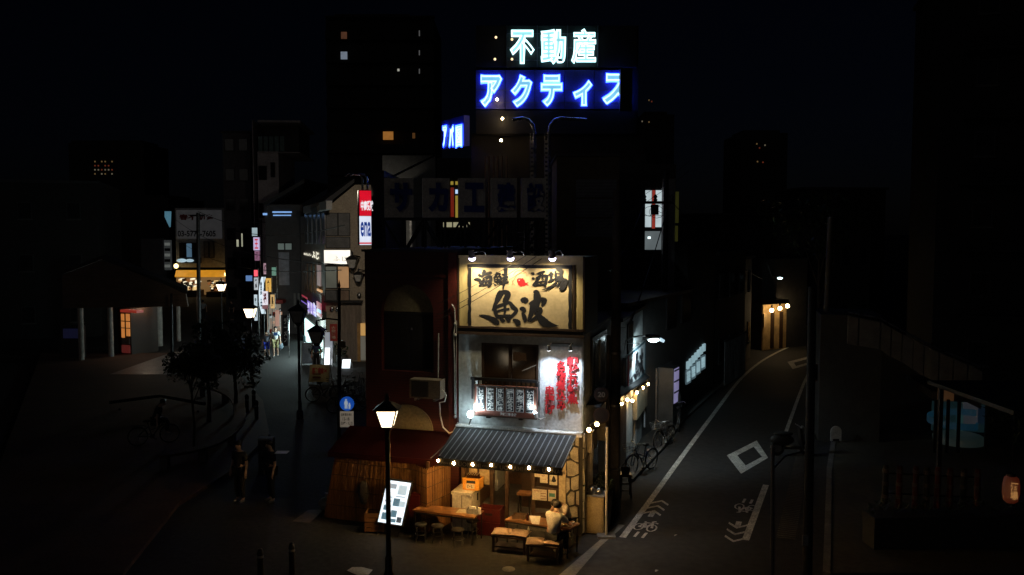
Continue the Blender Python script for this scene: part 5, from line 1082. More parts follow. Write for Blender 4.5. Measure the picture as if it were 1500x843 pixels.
# building under the sign with its cable risers
RB = thing('roof_building', 'dark building carrying the big neon sign behind the tavern', 'building', P(810, 280, 39)); PB = Pl((0, 38.4), (1, 0))
MB().ppx(PB, 690, 196, 936, 790, -9, -.3).build('wall', mat('dark_wall', (.05, .045, .04), .85), RB)
sh = Pl((0, 30), (1, 0)); RB2 = thing('shutter_building', 'dim ochre building with grey shutters right of the cable risers', 'building', P(862, 300, 30))
MB().ppx(sh, 816, 228, 905, 560, -4, 0).build('wall', mat('ochre_wall', (.16, .125, .075), .85), RB2); MB().ppx(sh, 814, 225, 907, 229, -4, .1).build('parapet', concrete_d, RB2)
for y in range(3): MB().ppx(sh, 844, 263 + y * 29, 903, 289 + y * 29, 0, .04).build('shutter', striped('shutter_slats', (.16, .16, .17), (.22, .22, .23), (0, 0, 1), 9, .5, .6, False) if y == 0 else MATS['shutter_slats'], RB2)
RI = thing('cable_riser', 'twin steel cable risers bending outwards below the neon sign', 'cable riser', P(795, 360, 36.7)); Yr = 36.7
for s, x in ((-1, 783), (1, 804)):
    end = 751 if s < 0 else 860
    MB().tube([P(x, 385, Yr), P(x, 195, Yr), P(x - s * 2 * -1, 184, Yr), P(x + s * 9, 176, Yr), P(x + s * 17, 173.5, Yr), P(end, 176, Yr)], .075, 8).build('conduit', mat('conduit_steel', (.35, .35, .36), .25, .2, 5, .05, .8), RI)
    for k in range(26):
        z0 = P(x, 372 - k * 6.6, Yr); MB().ppx(Pl((0, Yr - .1), (1, 0)), x - 5.5, 371 - k * 6.6, x - 1.5, 374.5 - k * 6.6, 0, .05).build('rung', mat('rung_steel', (.8, .74, .6), .4, .3, 5), RI)
    for dx in (-6.2, -1.2): MB().cyl(P(x + dx, 380, Yr - .1), P(x + dx, 196, Yr - .1), .02, n=5).build('rail', steel, RI)
VP = thing('vent_pipes', 'row of six slim vertical pipes behind the blue letter panels', 'pipes', P(730, 360, 37.2))
for x in (710.5, 716.5, 723, 729, 735.5, 742): MB().cyl(P(x, 368, 37.2), P(x, 229, 37.2), .035, n=6).build('pipe', mat('copper_pipe', (.4, .26, .17), .35, .3, 4, .05, .5), VP)
AN = thing('tv_antenna', 'thin television antenna on the tavern roof', 'antenna', PF.pt(-1.2, 5.0, -4)); ya = PF.pt(-1.2, 5, -4).y
MB().cyl(P(768, 372, ya), P(768, 338, ya), .018, n=6).build('mast', steel, AN)
for y, w in ((341, 10), (347, 7), (355, 8)): MB().cyl(P(768 - w, y, ya), P(768 + w * .7, y - 1, ya), .009, n=4).build('element', steel, AN)
# blue letter panels on a truss over the red building
PT_ = thing('letter_panels', 'five pale panels with dark blue Japanese letters on a roof truss', 'sign', P(680, 320, 25)); PG = Pl((P(563, 300, 24.5).x, 24.5), (1, .16))
panm = mat('panel_ivory', (.7, .65, .52), .6, .2, 2); blm = mat('letter_blue', (.03, .06, .32), .5)
for s, x0, x1 in (('サ', 562.5, 606), ('カ', 619, 659), ('工', 672, 711), ('建', 720, 757), ('設', 765, 800)):
    pn = MB().ppx(PG, x0, 261, x1, 319, -.3, 0).build('panel', panm, PT_)
    w = x1 - x0; letter(s, PG, (x0 + w * .2, 268, x1 - w * .05, 311), .02, blm, pn, bold=.05, extr=.12)
tr = MB(); za0, za1 = PG.loc(563, 322)[1], PG.loc(563, 372)[1]
aL, aR = PG.loc(563, 320)[0], PG.loc(800, 320)[0]
for o_ in (-.3, -1.6):
    for z in (za0, za1 + .05): tr.pbox(PG, aL, z, aR, z + .07, o_ - .07, o_)
    for k in range(9): a = aL + (aR - aL) * k / 8; tr.cyl(PG.pt(a, za1, o_ - .03), PG.pt(a, za0, o_ - .03), .04, n=4)
    for k in range(8):
        a, e = aL + (aR - aL) * k / 8, aL + (aR - aL) * (k + 1) / 8; tr.cyl(PG.pt(a, za1 if k % 2 else za0, o_ - .03), PG.pt(e, za0 if k % 2 else za1, o_ - .03), .035, n=4)
tr.build('truss', mat('truss_iron', (.05, .05, .05), .6), PT_)
# glazed building with coloured lit panes behind the panels
GB = thing('glass_building', 'dark building with small lit yellow and red panes behind the letter panels', 'building', P(670, 320, 46)); PGB = Pl((0, 46), (1, 0))
MB().ppx(PGB, 640, 232, 704, 640, -6, 0).build('wall', mat('dark_wall', (.05, .045, .04)), GB)
lit_y = em('lit_yellow', (.75, .55, .08), .35); lit_w = em('lit_ivory', (.7, .65, .4), .38); lit_r = em('lit_red', (.55, .05, .02), .22); lit_b = em('lit_blue_white', (.5, .7, 1), 1.0)
for r, m in (((660, 266, 664, 271), lit_y), ((667, 266, 671, 271), lit_y), ((660, 275, 665, 318), lit_r), ((667, 287, 671, 321), lit_y), ((628 + 20, 326, 662, 333), lit_w), ((664, 326, 673, 333), lit_w), ((675, 326, 684, 333), lit_w), ((679, 318, 684, 324), lit_w), ((667, 278, 672, 284), lit_b), ((686, 326, 688, 333), lit_w)):
    MB().ppx(PGB, *r, 0, .05).build('pane', m, GB)
MB().hexa([P(565, 262, 40), P(640, 225, 44), P(640, 228, 44), P(565, 266, 40), P(565, 262, 40.4), P(640, 225, 44.4), P(640, 228, 44.4), P(565, 266, 40.4)]).build('eaves', steel, GB)
WB = thing('grey_house', 'grey clad house seen through the truss left of the lit panes', 'house', P(600, 300, 48)); MB().ppx(Pl((0, 48), (1, 0)), 560, 228, 640, 640, -5, 0).build('wall', mat('grey_clad', (.2, .21, .21), .7), WB)
for x in (566, 600, 622): MB().ppx(Pl((0, 48), (1, 0)), x, 324, x + 9, 362, 0, .06).build('pane', mat('pale_pane', (.4, .42, .42), .2), WB)
# ---------------------------------------------------------------- buildings behind: corner house with lit window, right street
CH_ = thing('corner_house', 'dark house with a bright white upper window and red banner', 'house', P(965, 450, 36)); PC_ = Pl((P(940, 320, 36).x, 36), (1, .25))
b = MB(); b.ppx(PC_, 905, 225, 942, 620, -7, -.05); b.ppx(PC_, 942, 240, 990, 276, -5, -.03); b.ppx(PC_, 942, 368, 990, 640, -5, -.03); b.build('wall', mat('corner_dark', (.09, .085, .08), .85), CH_)
MB().ppx(PC_, 972, 262, 985, 640, -.3, .1).build('pillar', pale_p, CH_)
wi = MB().ppx(PC_, 942, 276, 971, 368, -.25, -.1).build('window', darkgrey, CH_)
for r, m in (((945, 279, 954, 333), 1.0), ((961, 279, 969, 333), 1.0), ((945, 339, 969, 366), .22)): MB().ppx(PC_, *r, -.1, -.07).build('pane', em('lit_white_%d' % int(m * 10), (.72, .86, .9), m * .62), wi)
MB().ppx(PC_, 956, 279, 959.5, 335, -.1, -.06).build('red_banner', em('lit_banner', (.75, .08, .05), .3), wi); MB().ppx(PC_, 949, 347, 953, 350, -.068, -.06).build('lamp_strip', em('lit_strip', (.8, 1, 1), 2), wi)
for y in (296, 316): MB().ppx(PC_, 944, y, 971, y + .8, -.07, -.04).build('glazing_bar', black, wi)
for r in ((986, 281, 994, 327), (987, 331, 993, 354)): MB().ppx(PC_, *r, -.1, .0).build('yellow_panel', em('lit_olive', (.3, .3, .05), .05), CH_)
SH = thing('side_house', 'dark house between the tavern and the lit shop windows', 'house', G(985, 600)); PR = Pl(G(985, 612), (.45, .893))
MB().pbox(PR, -6, 0, 2.2, 5.0, -5, -.05).build('wall', mat('side_dark', (.07, .065, .06), .85), SH); MB().pbox(PR, -6.2, 5.0, 2.2, 5.12, -5, .2).build('roof', black, SH)
MB().ppx(PR, 963, 540, 984, 612, -.05, .02).build('shutter', mat('shutter_grey', (.14, .13, .12), .6), SH)
for r in ((1000, 420, 1012, 470), (978, 430, 990, 480)): MB().ppx(PR, *r, -.05, .02).build('pane', glassm, SH)
q = thing('tarpaulin', 'grey rounded covered bundle beside the parked bicycles', 'cover', G(975, 640)); c = G(974, 622); MB().ball(c + Vector((0, 0, .9)), .75, (.9, .6, 1.15), 12, 8, .05).build('cover', mat('tarp', (.14, .14, .13), .8), q)
VM = thing('vending_machine', 'vending machine with a pale violet lit front', 'vending machine', PR.pt(.1, 0, .3)); (v0, _), (v1, _) = PR.loc(987, 570, .6), PR.loc(994, 570, .6)
fb('case', mat('vending_case', (.07, .07, .068), .5), VM, v0 - .1, 0, v1 + .1, 2.35, .0, .6, PR); vz1, vz0 = PR.loc(990, 540, .6)[1], PR.loc(990, 590, .6)[1]
fb('display', em('vending_violet', (.6, .55, 1), .3), VM, v0, max(.6, vz0), v1, min(2.3, vz1), .6, .61, PR)
for k in range(3): z = max(.6, vz0) + .4 + k * .42; fb('shelf', darkgrey, VM, v0, z, v1, z + .05, .61, .64, PR)
fb('slot', black, VM, v0, .2, v1, .45, .6, .61, PR)
LS = thing('shop_house', 'dark shop house with a row of cool lit ground floor windows', 'house', PR.pt(7, 0, 0)); (l0, _), (l1, _) = PR.loc(1003, 545), PR.loc(1036, 520)
MB().pbox(PR, 2.25, 0, l1 + 1.5, 7, -5, -.06).build('wall', mat('side_dark', (.07, .065, .06)), LS); MB().pbox(PR, 2.2, 7, l1 + 1.6, 7.15, -5, .2).build('roof', black, LS)
z7p = lambda x, y: (840 + x / 3.5125, 460 + y / 3.5125)
for k in range(7):
    x0 = 588 + k * 13.6; y = 268 - k * 15; MB().ppx(PR, *z7p(x0, y - 20), *z7p(x0 + 10.5, y + 12), -.05, .02).build('pane', em('lit_cyan', (.55, .85, .95), .42), LS)
for k in range(4):
    x0 = 585 + k * 25; y = 322 - k * 24; w = MB().ppx(PR, *z7p(x0, y - 30), *z7p(x0 + 20, y + 30), -.05, .02).build('window', em('lit_cyan_dim', (.5, .8, .95), .1), LS)
    for j in range(3): MB().ppx(PR, *z7p(x0 + 2, y - 22 + j * 18 + random.uniform(-3, 3)), *z7p(x0 + 17, y - 15 + j * 18), .02, .05).build('display', em('lit_cyan', (.55, .85, .95), .42), w)
# further houses up the right street
def block(name, label, cat, pl, a0, a1, h, depth, m, wins=(), roof=True, base=0., floors=0, cols=0, ww=.9, wh=1.2, group=None, sill=True):
    q = thing(name, label, cat, pl.pt((a0 + a1) / 2, base, 0), 0, group); MB().pbox(pl, a0, base, a1, h, -depth, 0).build('wall', m, q)
    if roof: MB().pbox(pl, a0 - .15, h, a1 + .15, h + .18, -depth - .1, .2).build('roof', darkgrey, q)
    for f in range(floors):
        for c in range(cols):
            a = a0 + (a1 - a0) * (c + .5) / cols; z = base + 1.1 + f * (h - base) / floors
            w_ = MB().pbox(pl, a - ww / 2, z, a + ww / 2, z + wh, 0, .05).build('window', darkgrey, q); MB().pbox(pl, a - ww / 2 + .06, z + .06, a + ww / 2 - .06, z + wh - .06, .05, .06).build('pane', glassm, w_)
            if sill: MB().pbox(pl, a - ww / 2 - .05, z - .06, a + ww / 2 + .05, z - .002, 0, .12).build('sill', concrete_d, w_)
    return q
dk = mat('far_dark', (.06, .056, .052), .85); dk2 = mat('far_grey', (.14, .13, .125), .85)
PR2 = Pl(G(1040, 572), (.47, .883)); block('row_house', 'dark two storey house with slatted ground floor up the right street', 'house', PR2, .8, 7, 6.4, 6, dk, floors=2, cols=3)
q = thing('slat_fence', 'pale slatted screen before the dark house up the right street', 'fence', PR2.pt(3, 0, .4))
for k in range(14): MB().pbox(PR2, 1.2 + k * .32, .05, 1.38 + k * .32, 2.2, .35, .4).build('slat', mat('slat_grey', (.3, .3, .3), .7), q)
MB().pbox(PR2, 1.1, 2.2, 5.8, 2.28, .33, .42).build('rail', darkgrey, q)
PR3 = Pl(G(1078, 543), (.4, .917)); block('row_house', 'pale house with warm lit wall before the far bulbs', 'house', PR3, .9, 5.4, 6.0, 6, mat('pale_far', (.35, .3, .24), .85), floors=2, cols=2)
WH = thing('far_tavern', 'far shop front lit by a row of three warm bulbs', 'shop', P(1130, 500, 56)); PW = Pl((P(1117, 500, 54).x, 54), (.86, .51))
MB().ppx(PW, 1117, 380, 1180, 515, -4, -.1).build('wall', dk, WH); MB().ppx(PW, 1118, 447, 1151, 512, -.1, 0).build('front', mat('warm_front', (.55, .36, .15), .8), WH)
for x in (1130, 1143): MB().ppx(PW, x, 457, x + 3.5, 510, 0, .05).build('door', wood_d, WH)
MB().ppx(PW, 1119.5, 460, 1122.5, 480, .05, .15).build('hanging_sign', mat('hanging_sign', (.7, .5, .25)), WH)
for k, (x, y) in enumerate(((1130.5, 455), (1142.5, 452), (1153.5, 448.5))):
    p_ = PW.at(x, y, .7); MB().ball(p_, .12, (1, 1, 1), 10, 7).build('bulb', em('far_bulb_white', (1, .72, .38), 34), WH); MB().cyl(p_ + Vector((0, 0, .15)), p_ + Vector((0, 0, .35)), .06, n=6).build('socket', black, WH)
MB().ppx(PW, 1117, 441, 1156, 444, 0, .9).build('canopy', wood_d, WH)
PR4 = Pl(G(1165, 503), (.8, .6)); block('row_house', 'black house at the bend of the right street', 'house', PR4, 0, 9, 8, 7, dk, floors=2, cols=4)
q = thing('street_lamp', 'far small cool street lamp above the warm lit shop', 'street lamp', P(1142, 410, 52)); c = P(1142.5, 408, 52); MB().ball(c, .11, (1.5, 1, .6), 10, 6).build('diffuser', em('far_lamp', (.7, .95, 1), 5), q)
MB().tube([G(1117, 505) + Vector((0, 0, 6.0)), P(1130, 406, 50), c + Vector((0, 0, .12))], .04).build('arm', greyp, q)
# parked bicycles along the tavern side, stool with bag
navy = mat('bike_navy', (.03, .04, .1), .35, .2, 3); bsil = mat('bike_silver', (.3, .3, .3), .35, .2, 3, .05, .7); bblk = mat('bike_black', (.02, .02, .02), .4)
sd = math.atan2(V[1], V[0])
bicycle('navy bicycle with basket leaning at the tavern side wall', (G(940, 692).x, G(940, 692).y, 0), math.pi + .8, navy)
bicycle('dark bicycle behind the navy one at the side wall', (G(973, 655).x, G(973, 655).y, 0), math.pi + .95, bblk)
bicycle('third bicycle parked farther up beside the covered bundle', (G(993, 628).x, G(993, 628).y, 0), sd + .15, bblk)
p = G(916, 728); q = thing('stool', 'dark wooden stool with a box beside the thick utility pole', 'stool', p); MB().box(p.x - .17, p.y - .17, .62, p.x + .17, p.y + .17, .67).build('seat', wood, q)
for sx in (-.13, .13):
    for sy in (-.13, .13): MB().cyl((p.x + sx * 1.15, p.y + sy * 1.15, 0), (p.x + sx, p.y + sy, .62), .02, n=6).build('leg', wood_d, q)
for z in (.2, .4): MB().box(p.x - .14, p.y - .15, z, p.x + .14, p.y - .13, z + .03).build('stretcher', wood_d, q)
q = thing('basket', 'reddish brown basket standing on the wooden stool', 'basket', p + Vector((0, 0, .672))); MB().lathe((p.x, p.y, .672), [(.1, 0), (.14, .16), (.12, .16), (.09, .02)], 12).build('basket', mat('basket_brown', (.2, .08, .04), .8), q); MB().tube([(p.x - .13, p.y, .82), (p.x - .06, p.y, .95), (p.x + .06, p.y, .95), (p.x + .13, p.y, .82)], .012).build('handle', wood_d, q)
# ---------------------------------------------------------------- left street: tan house with shops
K = P(478, 530, 49.4); K.z = 0
PA = Pl(K, (1, 0)); dl = Vector((.34, -.94, 0)); PAL = Pl(K, dl)      # front; street side (a < 0 goes back)
TB = thing('tan_house', 'tan three storey house with white lit sign and large windows', 'house', K)
ap = PA.loc; aR_ = ap(562, 300)[0]
MB().ppoly(PA, [(0, 0), (aR_, 0), (aR_, ap(520, 271)[1]), (ap(520, 271)[0], ap(520, 271)[1]), (0, ap(478, 308)[1])], -8, 0).build('wall', tan, TB)
MB().prism([PA.pt(-.35, ap(478, 308)[1] - .15, .2), PA.pt(ap(520, 268)[0], ap(520, 268)[1], .2), PA.pt(ap(520, 262)[0], ap(520, 262)[1], .2), PA.pt(-.4, ap(478, 303)[1], .2)], (-2.6, 8, 0)).build('roof', darkgrey, TB)
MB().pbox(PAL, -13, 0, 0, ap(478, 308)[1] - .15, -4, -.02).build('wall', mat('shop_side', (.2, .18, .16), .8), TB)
# front windows
def win(root, pl, r, cols, pane_m, depth=.08, bars=()):
    w = MB().ppx(pl, *r, 0, depth).build('window', black, root); n = len(pane_m); x0, y0, x1, y1 = r
    for i, m in enumerate(pane_m): MB().ppx(pl, x0 + 1 + (x1 - x0) * i / n, y0 + 1, x0 - 1 + (x1 - x0) * (i + 1) / n, y1 - 1, depth, depth + .02).build('pane', m, w)
    return w
curt = mat('curtain_grey', (.17, .17, .17), .85); win(TB, PA, (477, 312, 513, 346), 2, (curt, curt)); win(TB, PA, (477, 347, 513, 364), 1, (curt,))
o = MB().ppx(PA, 474, 366, 513.5, 387.5, 0, .35).build('lit_sign', darkgrey, TB); MB().ppx(PA, 474.6, 366.8, 513, 387, .35, .37).build('face', em('sign_face_warm', (1, .93, .8), 1.25), o)
letter('ふじ', PA, (488, 376, 508, 383), .385, mat('faint_print', (.35, .3, .25)), o, bold=.0); 
win(TB, PA, (476, 390, 512, 423), 2, (em('lit_greenish', (.3, .34, .25), .12), em('lit_orange', (.75, .38, .14), .38)))
win(TB, PA, (476, 425, 512, 441), 2, (curt, mat('panel_tan', (.35, .24, .17))))
MB().ppx(PA, 474, 441, 530, 443.5, 0, .5).build('ledge', black, TB)
MB().ppx(PA, 488, 378, 528, 379, 0, .06).build('band', concrete_d, TB)
MB().ppx(PA, 499, 446, 530, 528, 0, .05).build('timber_cladding', mat('brown_cladding', (.26, .2, .15), .75, .35, 2, .2, 0, .3, (5, 5, .4)), TB)
MB().ppx(PA, 523, 474, 528, 530, .05, .1).build('door_frame', mat('orange_frame', (.55, .3, .1)), TB); MB().ppx(PA, 528, 474, 536, 492, .05, .08).build('pane', em('lit_orange2', (.8, .42, .1), .5), TB)
MB().ppx(PA, 528, 493, 536, 528, .05, .08).build('pane', em('lit_dim_ivory', (.4, .36, .26), .15), TB)
for x, y in ((486, 453), (494, 453), (526, 433)): MB().ball(PA.at(x, y, .15), .13, (1, .8, 1.3), 8, 6).build('wall_lamp', steel, TB)
for x0, y0, s in ((516, 383, 1.4), (525, 404, 1.1)):
    q = thing('wall_lantern', ['black lantern on a bracket over the lit white sign', 'small grey lantern below the bracket lantern'][s < 1.3], 'lantern', PA.at(x0, y0, .5), 0, 'wall lanterns'); lantern(q, PA.at(x0, y0 + 3, .6), s, lant_off); MB().tube([PA.at(x0 + 12, y0 - 6, .0), PA.at(x0 + 6, y0 - 8, .3), PA.at(x0, y0 - 9, .6)], .03).build('arm', black, q)
# street side of that house: bay windows, lettering, neon shop front
for k in range(5): MB().ppx(PAL, 446 + k * 6.3, 310, 450.5 + k * 6.3, 358, -.02, .04).build('pane', mat('side_pane', (.12, .13, .16), .2), TB)
MB().ppx(PAL, 444, 303, 478, 307, -.02, .3).build('eaves', greyp, TB)
LT = thing('shop_lettering', 'small glowing white shop lettering on the dark side wall', 'lettering', PAL.at(456, 374, .05)); letter('おばんざい', PAL, (445, 370, 456, 376), .06, em('lit_letter', (1, .95, .75), 1.2), LT, bold=.03); letter('ふじ', PAL, (457, 368, 467, 381), .06, em('lit_letter', (1, .95, .75), 1.2), LT, bold=.04)
for k in range(4): MB().ppx(PAL, 446 + k * 6, 386 + k * .5, 450 + k * 6, 428 + k, -.02, .05).build('pane', mat('amber_pane', (.14, .07, .04), .2), TB)
MB().ppx(PAL, 464, 388, 469, 420, -.01, .06).build('pane', em('lit_pinkish', (.6, .4, .38), .25), TB); MB().ppx(PAL, 464, 423, 470, 429, .0, .1).build('lamp_box', em('lit_orange3', (.9, .45, .15), .6), TB)
NS = thing('shop_sign', 'violet and red lit fascia over the bright shop entrance', 'shop sign', PAL.at(458, 455, .2)); MB().ppx(PAL, 441, 437, 472, 468, 0, .25).build('box', darkgrey, NS)
fv = em('fascia_violet', (.3, .16, .85), .55); fr_ = em('fascia_red', (.7, .04, .1), .38); fc = em('fascia_cyan', (.35, .75, 1), .85); fw_ = em('fascia_white', (.85, .8, 1), .9)
for r, m in (((441, 440, 449, 447), fv), ((450, 440, 463, 465), fv), ((463.5, 441, 471, 467), fr_), ((442, 434, 450, 436.5), fr_)): MB().ppx(PAL, *r, .25, .27).build('face', m, NS)
for x in (452, 456, 460): letter('居酒屋', PAL, (x - 1.4, 443, x + 1.4, 463), .29, fw_, NS, vertical=True, bold=.02)
MB().ppx(PAL, 465, 452, 470, 460, .27, .29).build('face', fc, NS)
SHP = thing('shop_interior', 'bright white shop entrance with goods on the left street', 'shop front', PAL.at(455, 500, .1))
MB().ppx(PAL, 446, 466, 472, 531, 0, .06).build('opening', em('shop_white', (.62, .92, .9), 1.8), SHP)
for k in range(14):
    x, y = random.uniform(447, 468), random.uniform(478, 525); MB().ppx(PAL, x, y, x + random.uniform(1.5, 4), y + random.uniform(3, 8), .06, .3).build('goods', [mat('goods_red', (.5, .06, .04)), mat('goods_blue', (.06, .14, .4)), mat('goods_green', (.08, .3, .12)), darkgrey, mat('goods_yellow', (.5, .35, .05))][k % 5], SHP)
light('shop_light', 'POINT', PAL.pt(-1.8, 1.8, 1.0), 360, (.7, .95, .95), SHP, .4)
MB().ppx(PAL, 428, 476, 445, 514, .0, .2).build('teal_panel', mat('teal_panel', (.05, .12, .14), .6), SHP)
# banners
def banner(label, Y, px, txt, m, tm, curve=0, emis=True):
    x0, y0, x1, y1 = px; pl = Pl((0, Y), (1, 0)); q = thing('banner', label, 'banner', P((x0 + x1) / 2, y1, Y), 0, 'street banners')
    if curve:
        n = 10; b = MB(); vs = []
        for i in range(n + 1):
            u = i / n; dx = curve * (u - .5) ** 2 * 4; vs += [P(x0 + dx, y0 + (y1 - y0) * u, Y), P(x1 + dx, y0 + (y1 - y0) * u, Y), P(x1 + dx, y0 + (y1 - y0) * u, Y + .1), P(x0 + dx, y0 + (y1 - y0) * u, Y + .1)]
        b.add(vs, [(4 * i + j, 4 * i + (j + 1) % 4, 4 * i + 4 + (j + 1) % 4, 4 * i + 4 + j) for i in range(n) for j in range(4)]); b.build('cloth', m, q)
    else: MB().ppx(pl, *px, 0, .08).build('cloth', m, q)
    if txt: letter(txt, pl, (x0 + (x1 - x0) * .2 + curve * .1, y0 + (y1 - y0) * .12, x1 - (x1 - x0) * .2 + curve * .1, y1 - (y1 - y0) * .12), .1, tm, q, vertical=True, bold=.03)
    MB().cyl(P(x1 + 1.2, y0 - 2, Y), (P(x1 + 1.2, y1, Y).x, Y, 0), .025, n=5).build('pole', steel, q); return q
wfl = em('banner_white', (.75, .9, 1), .95)
banner('curved bright white banner hanging by the left street', 60, (379, 406, 385.5, 460), '営業中', wfl, mat('blue_ink', (.03, .1, .3)), 4)
banner('orange lit banner right of the curved white banner', 62, (389, 408, 397, 428), '食', em('banner_orange', (.95, .5, .05), .7), ink)
banner('white and red lit box sign below the orange banner', 58, (384, 427, 392, 447), '福', em('banner_white2', (.9, .85, .95), .9), mat('ink_red2', (.5, .02, .06)))
banner('dark red box below the white and red sign', 58.3, (384, 447.5, 392, 453), '', em('banner_dark_red', (.4, .02, .05), .3), ink)
banner('violet framed lit sign with a red character', 66, (371, 348, 380, 367), '王', em('banner_violet', (.75, .6, .95), .7), em('red_lit', (.9, .05, .1), .6))
banner('small pink lit sign under the violet framed one', 66.2, (373, 368, 380, 382), '酒', em('banner_pink', (.6, .25, .45), .35), mat('ink_red2', (.5, .02, .06)))
banner('tall red lit sign between the poles', 64, (396, 354, 403, 384), '', em('banner_red', (.85, .04, .08), .6), ink)
banner('round red glowing lamp sign beside the curved banner', 60, (372, 396, 377, 405), '', em('red_lamp', (1, .08, .12), 1.2), ink)
banner('white nobori banner with dark lettering at the shop entrance', 50.5, (414, 462, 422, 507), 'ラーメン', mat('nobori_black', (.02, .02, .025), .8), mat('nobori_print', (.75, .78, .78), .8))
banner('orange paper lantern strip between dark shutters', 54, (403, 455, 409, 478), '', em('lantern_orange', (.9, .22, .05), .3), ink)
rb = banner('slanted red banner with pale pattern before the tan house', 47, (483, 475, 494, 500), '大衆酒場', mat('banner_cloth_red', (.45, .05, .04), .8), mat('pale_print', (.6, .4, .3)))
banner('long blue white glowing strip for the light patch low on the left side of the street', 56, (346, 497, 366, 503), '', em('ground_light_blue', (.45, .6, .9), .3), ink)  # added glowing strip standing in for bluish light on the ground
banner('pale pink lit board between the black poles', 68, (386, 386, 391, 402), '鮨', em('banner_pale_pink', (.8, .5, .6), .5), mat('ink_red2', (.5, .02, .06)))
banner('small white lit board under the red lamp sign', 62, (372, 407, 378, 425), '焼鳥', em('banner_white3', (.75, .8, .85), .6), ink)
banner('greenish lit small sign beside the thin black pole', 63, (398, 392, 404, 404), '', em('banner_green', (.2, .55, .4), .35), ink)
banner('amber lit paper sign above the walkers', 57, (396, 432, 402, 452), '鳥', em('banner_amber', (.95, .55, .15), .6), ink)
banner('narrow white lit pillar sign behind the walkers', 64, (372, 432, 377, 470), '薬局', em('banner_white4', (.7, .85, .95), .7), mat('ink_green', (.02, .2, .1)))
banner('blue lit pharmacy board far down the left street', 75, (360, 404, 369, 412), '', em('banner_blue2', (.2, .4, .85), .5), ink)
LF = thing('lit_shop', 'open lit shop front with shelves behind the walkers', 'shop front', P(403, 500, 62.9)); pl = Pl((0, 62.8), (1, 0))
MB().ppx(pl, 391, 446, 412, 500, 0, .04).build('opening', em('shop_front_lit', (.75, .6, .45), .22), LF)
for k in range(16): x, y = random.uniform(392, 409), random.uniform(452, 494); MB().ppx(pl, x, y, x + random.uniform(1.5, 3.5), y + random.uniform(2, 6), .04, .3).build('goods', [mat('goods_red', (.5, .06, .04)), em('goods_lit_b2', (.9, .5, .3), .4), darkgrey, em('goods_lit_d', (.7, .85, .9), .5)][k % 4], LF)
MB().ppx(pl, 389, 440, 414, 445, 0, .9).build('awning', mat('awning_red', (.3, .03, .02), .7), LF)
for k, (x, y, rz) in enumerate(((352, 505, .4), (361, 498, .6), (370, 503, .2))): p_ = G(x, y + 10); bicycle(['leftmost', 'middle', 'rightmost'][k] + ' dark bicycle in the row far down the street', (p_.x, p_.y, 0), rz, bblk, False, 'bicycles far down the street')
# A-frame boards and lit boxes on the street
def aframe(label, px, Y0, m, tm=None, txt=None):
    x0, y0, x1, y1 = px; q = thing('sign_board', label, 'sign board', G((x0 + x1) / 2, y1), 0, 'boards on the left street'); Y = G(x0, y1).y; pl = Pl((0, Y), (1, 0)); (a0, z1), (a1, _) = pl.loc(x0, y0), pl.loc(x1, y1)
    pp = lambda a, z, o: pl.pt(a, z, o) + Vector((0, .3 * z / max(z1, .1), 0))
    MB().hexa([pp(a0, .08, .02), pp(a1, .08, .02), pp(a1, .08, -.02), pp(a0, .08, -.02), pp(a0, z1, .02), pp(a1, z1, .02), pp(a1, z1, -.02), pp(a0, z1, -.02)]).build('board', m, q)
    for a in (a0, a1): MB().cyl(pp(a, 0, 0), pp(a, z1, 0), .03, n=5).build('leg', greyp, q); MB().cyl(pl.pt(a, 0, -.7), pp(a, z1, 0), .03, n=5).build('leg', greyp, q)
    if txt: 
        vs, fs = glyphs(txt, bold=.04); X0, X1 = min(v.x for v in vs), max(v.x for v in vs); Y0_, Y1_ = min(v.y for v in vs), max(v.y for v in vs)
        MB().add([pp(a0 + (a1 - a0) * (.12 + .76 * (v.x - X0) / (X1 - X0)), z1 * (.52 + .34 * (v.y - Y0_) / (Y1_ - Y0_)), .03) for v in vs], fs).build('lettering', tm, q)
    return q, pl, a0, a1, z1
aframe('easel board with bluish posters before the bright shop', (441, 503, 457, 535), 0, mat('board_blue', (.25, .32, .4), .6))
aframe('white lit panel stand by the slanted red banner', (474, 488, 487, 537), 0, em('board_lit', (.55, .62, .7), .35))
aframe('short glowing white box in front of the white panel stand', (474, 511, 483, 539), 0, em('board_glow', (.85, .93, 1), 2.5))
aframe('small bright white and blue box sign near the parked bicycles', (500, 528, 513, 542), 0, em('board_glow2', (.8, .92, 1), 2.2))
q, pl, a0, a1, z1 = aframe('yellow board with red no parking lettering', (452, 536, 482, 562), 0, mat('board_yellow', (.5, .38, .16), .7), mat('letter_red_dim', (.45, .05, .03)), '駐輪×')
for z in (.3, .5): MB().pbox(pl, a0 + .2, z * z1, a0 + (a1 - a0) * .6, z * z1 + .06, .0, .04).build('print_line', mat('brown_ink', (.2, .05, .02)), q)
for i, (x, y) in enumerate(((500, 520), (463, 520))):
    p_ = G(x, y + 14); q = thing('planter', ['leafy plant in a tub by the lit box sign', 'dark shrub in a tub before the bright shop'][i], 'plant', p_); MB().lathe(p_, [(.25, 0), (.3, .5), (.25, .5)], 10).build('tub', concrete_d, q); b = MB(); leaf_cloud(b, p_ + Vector((0, 0, .9)), (.4, .4, .45), 160, .13); b.build('foliage', leafm, q)
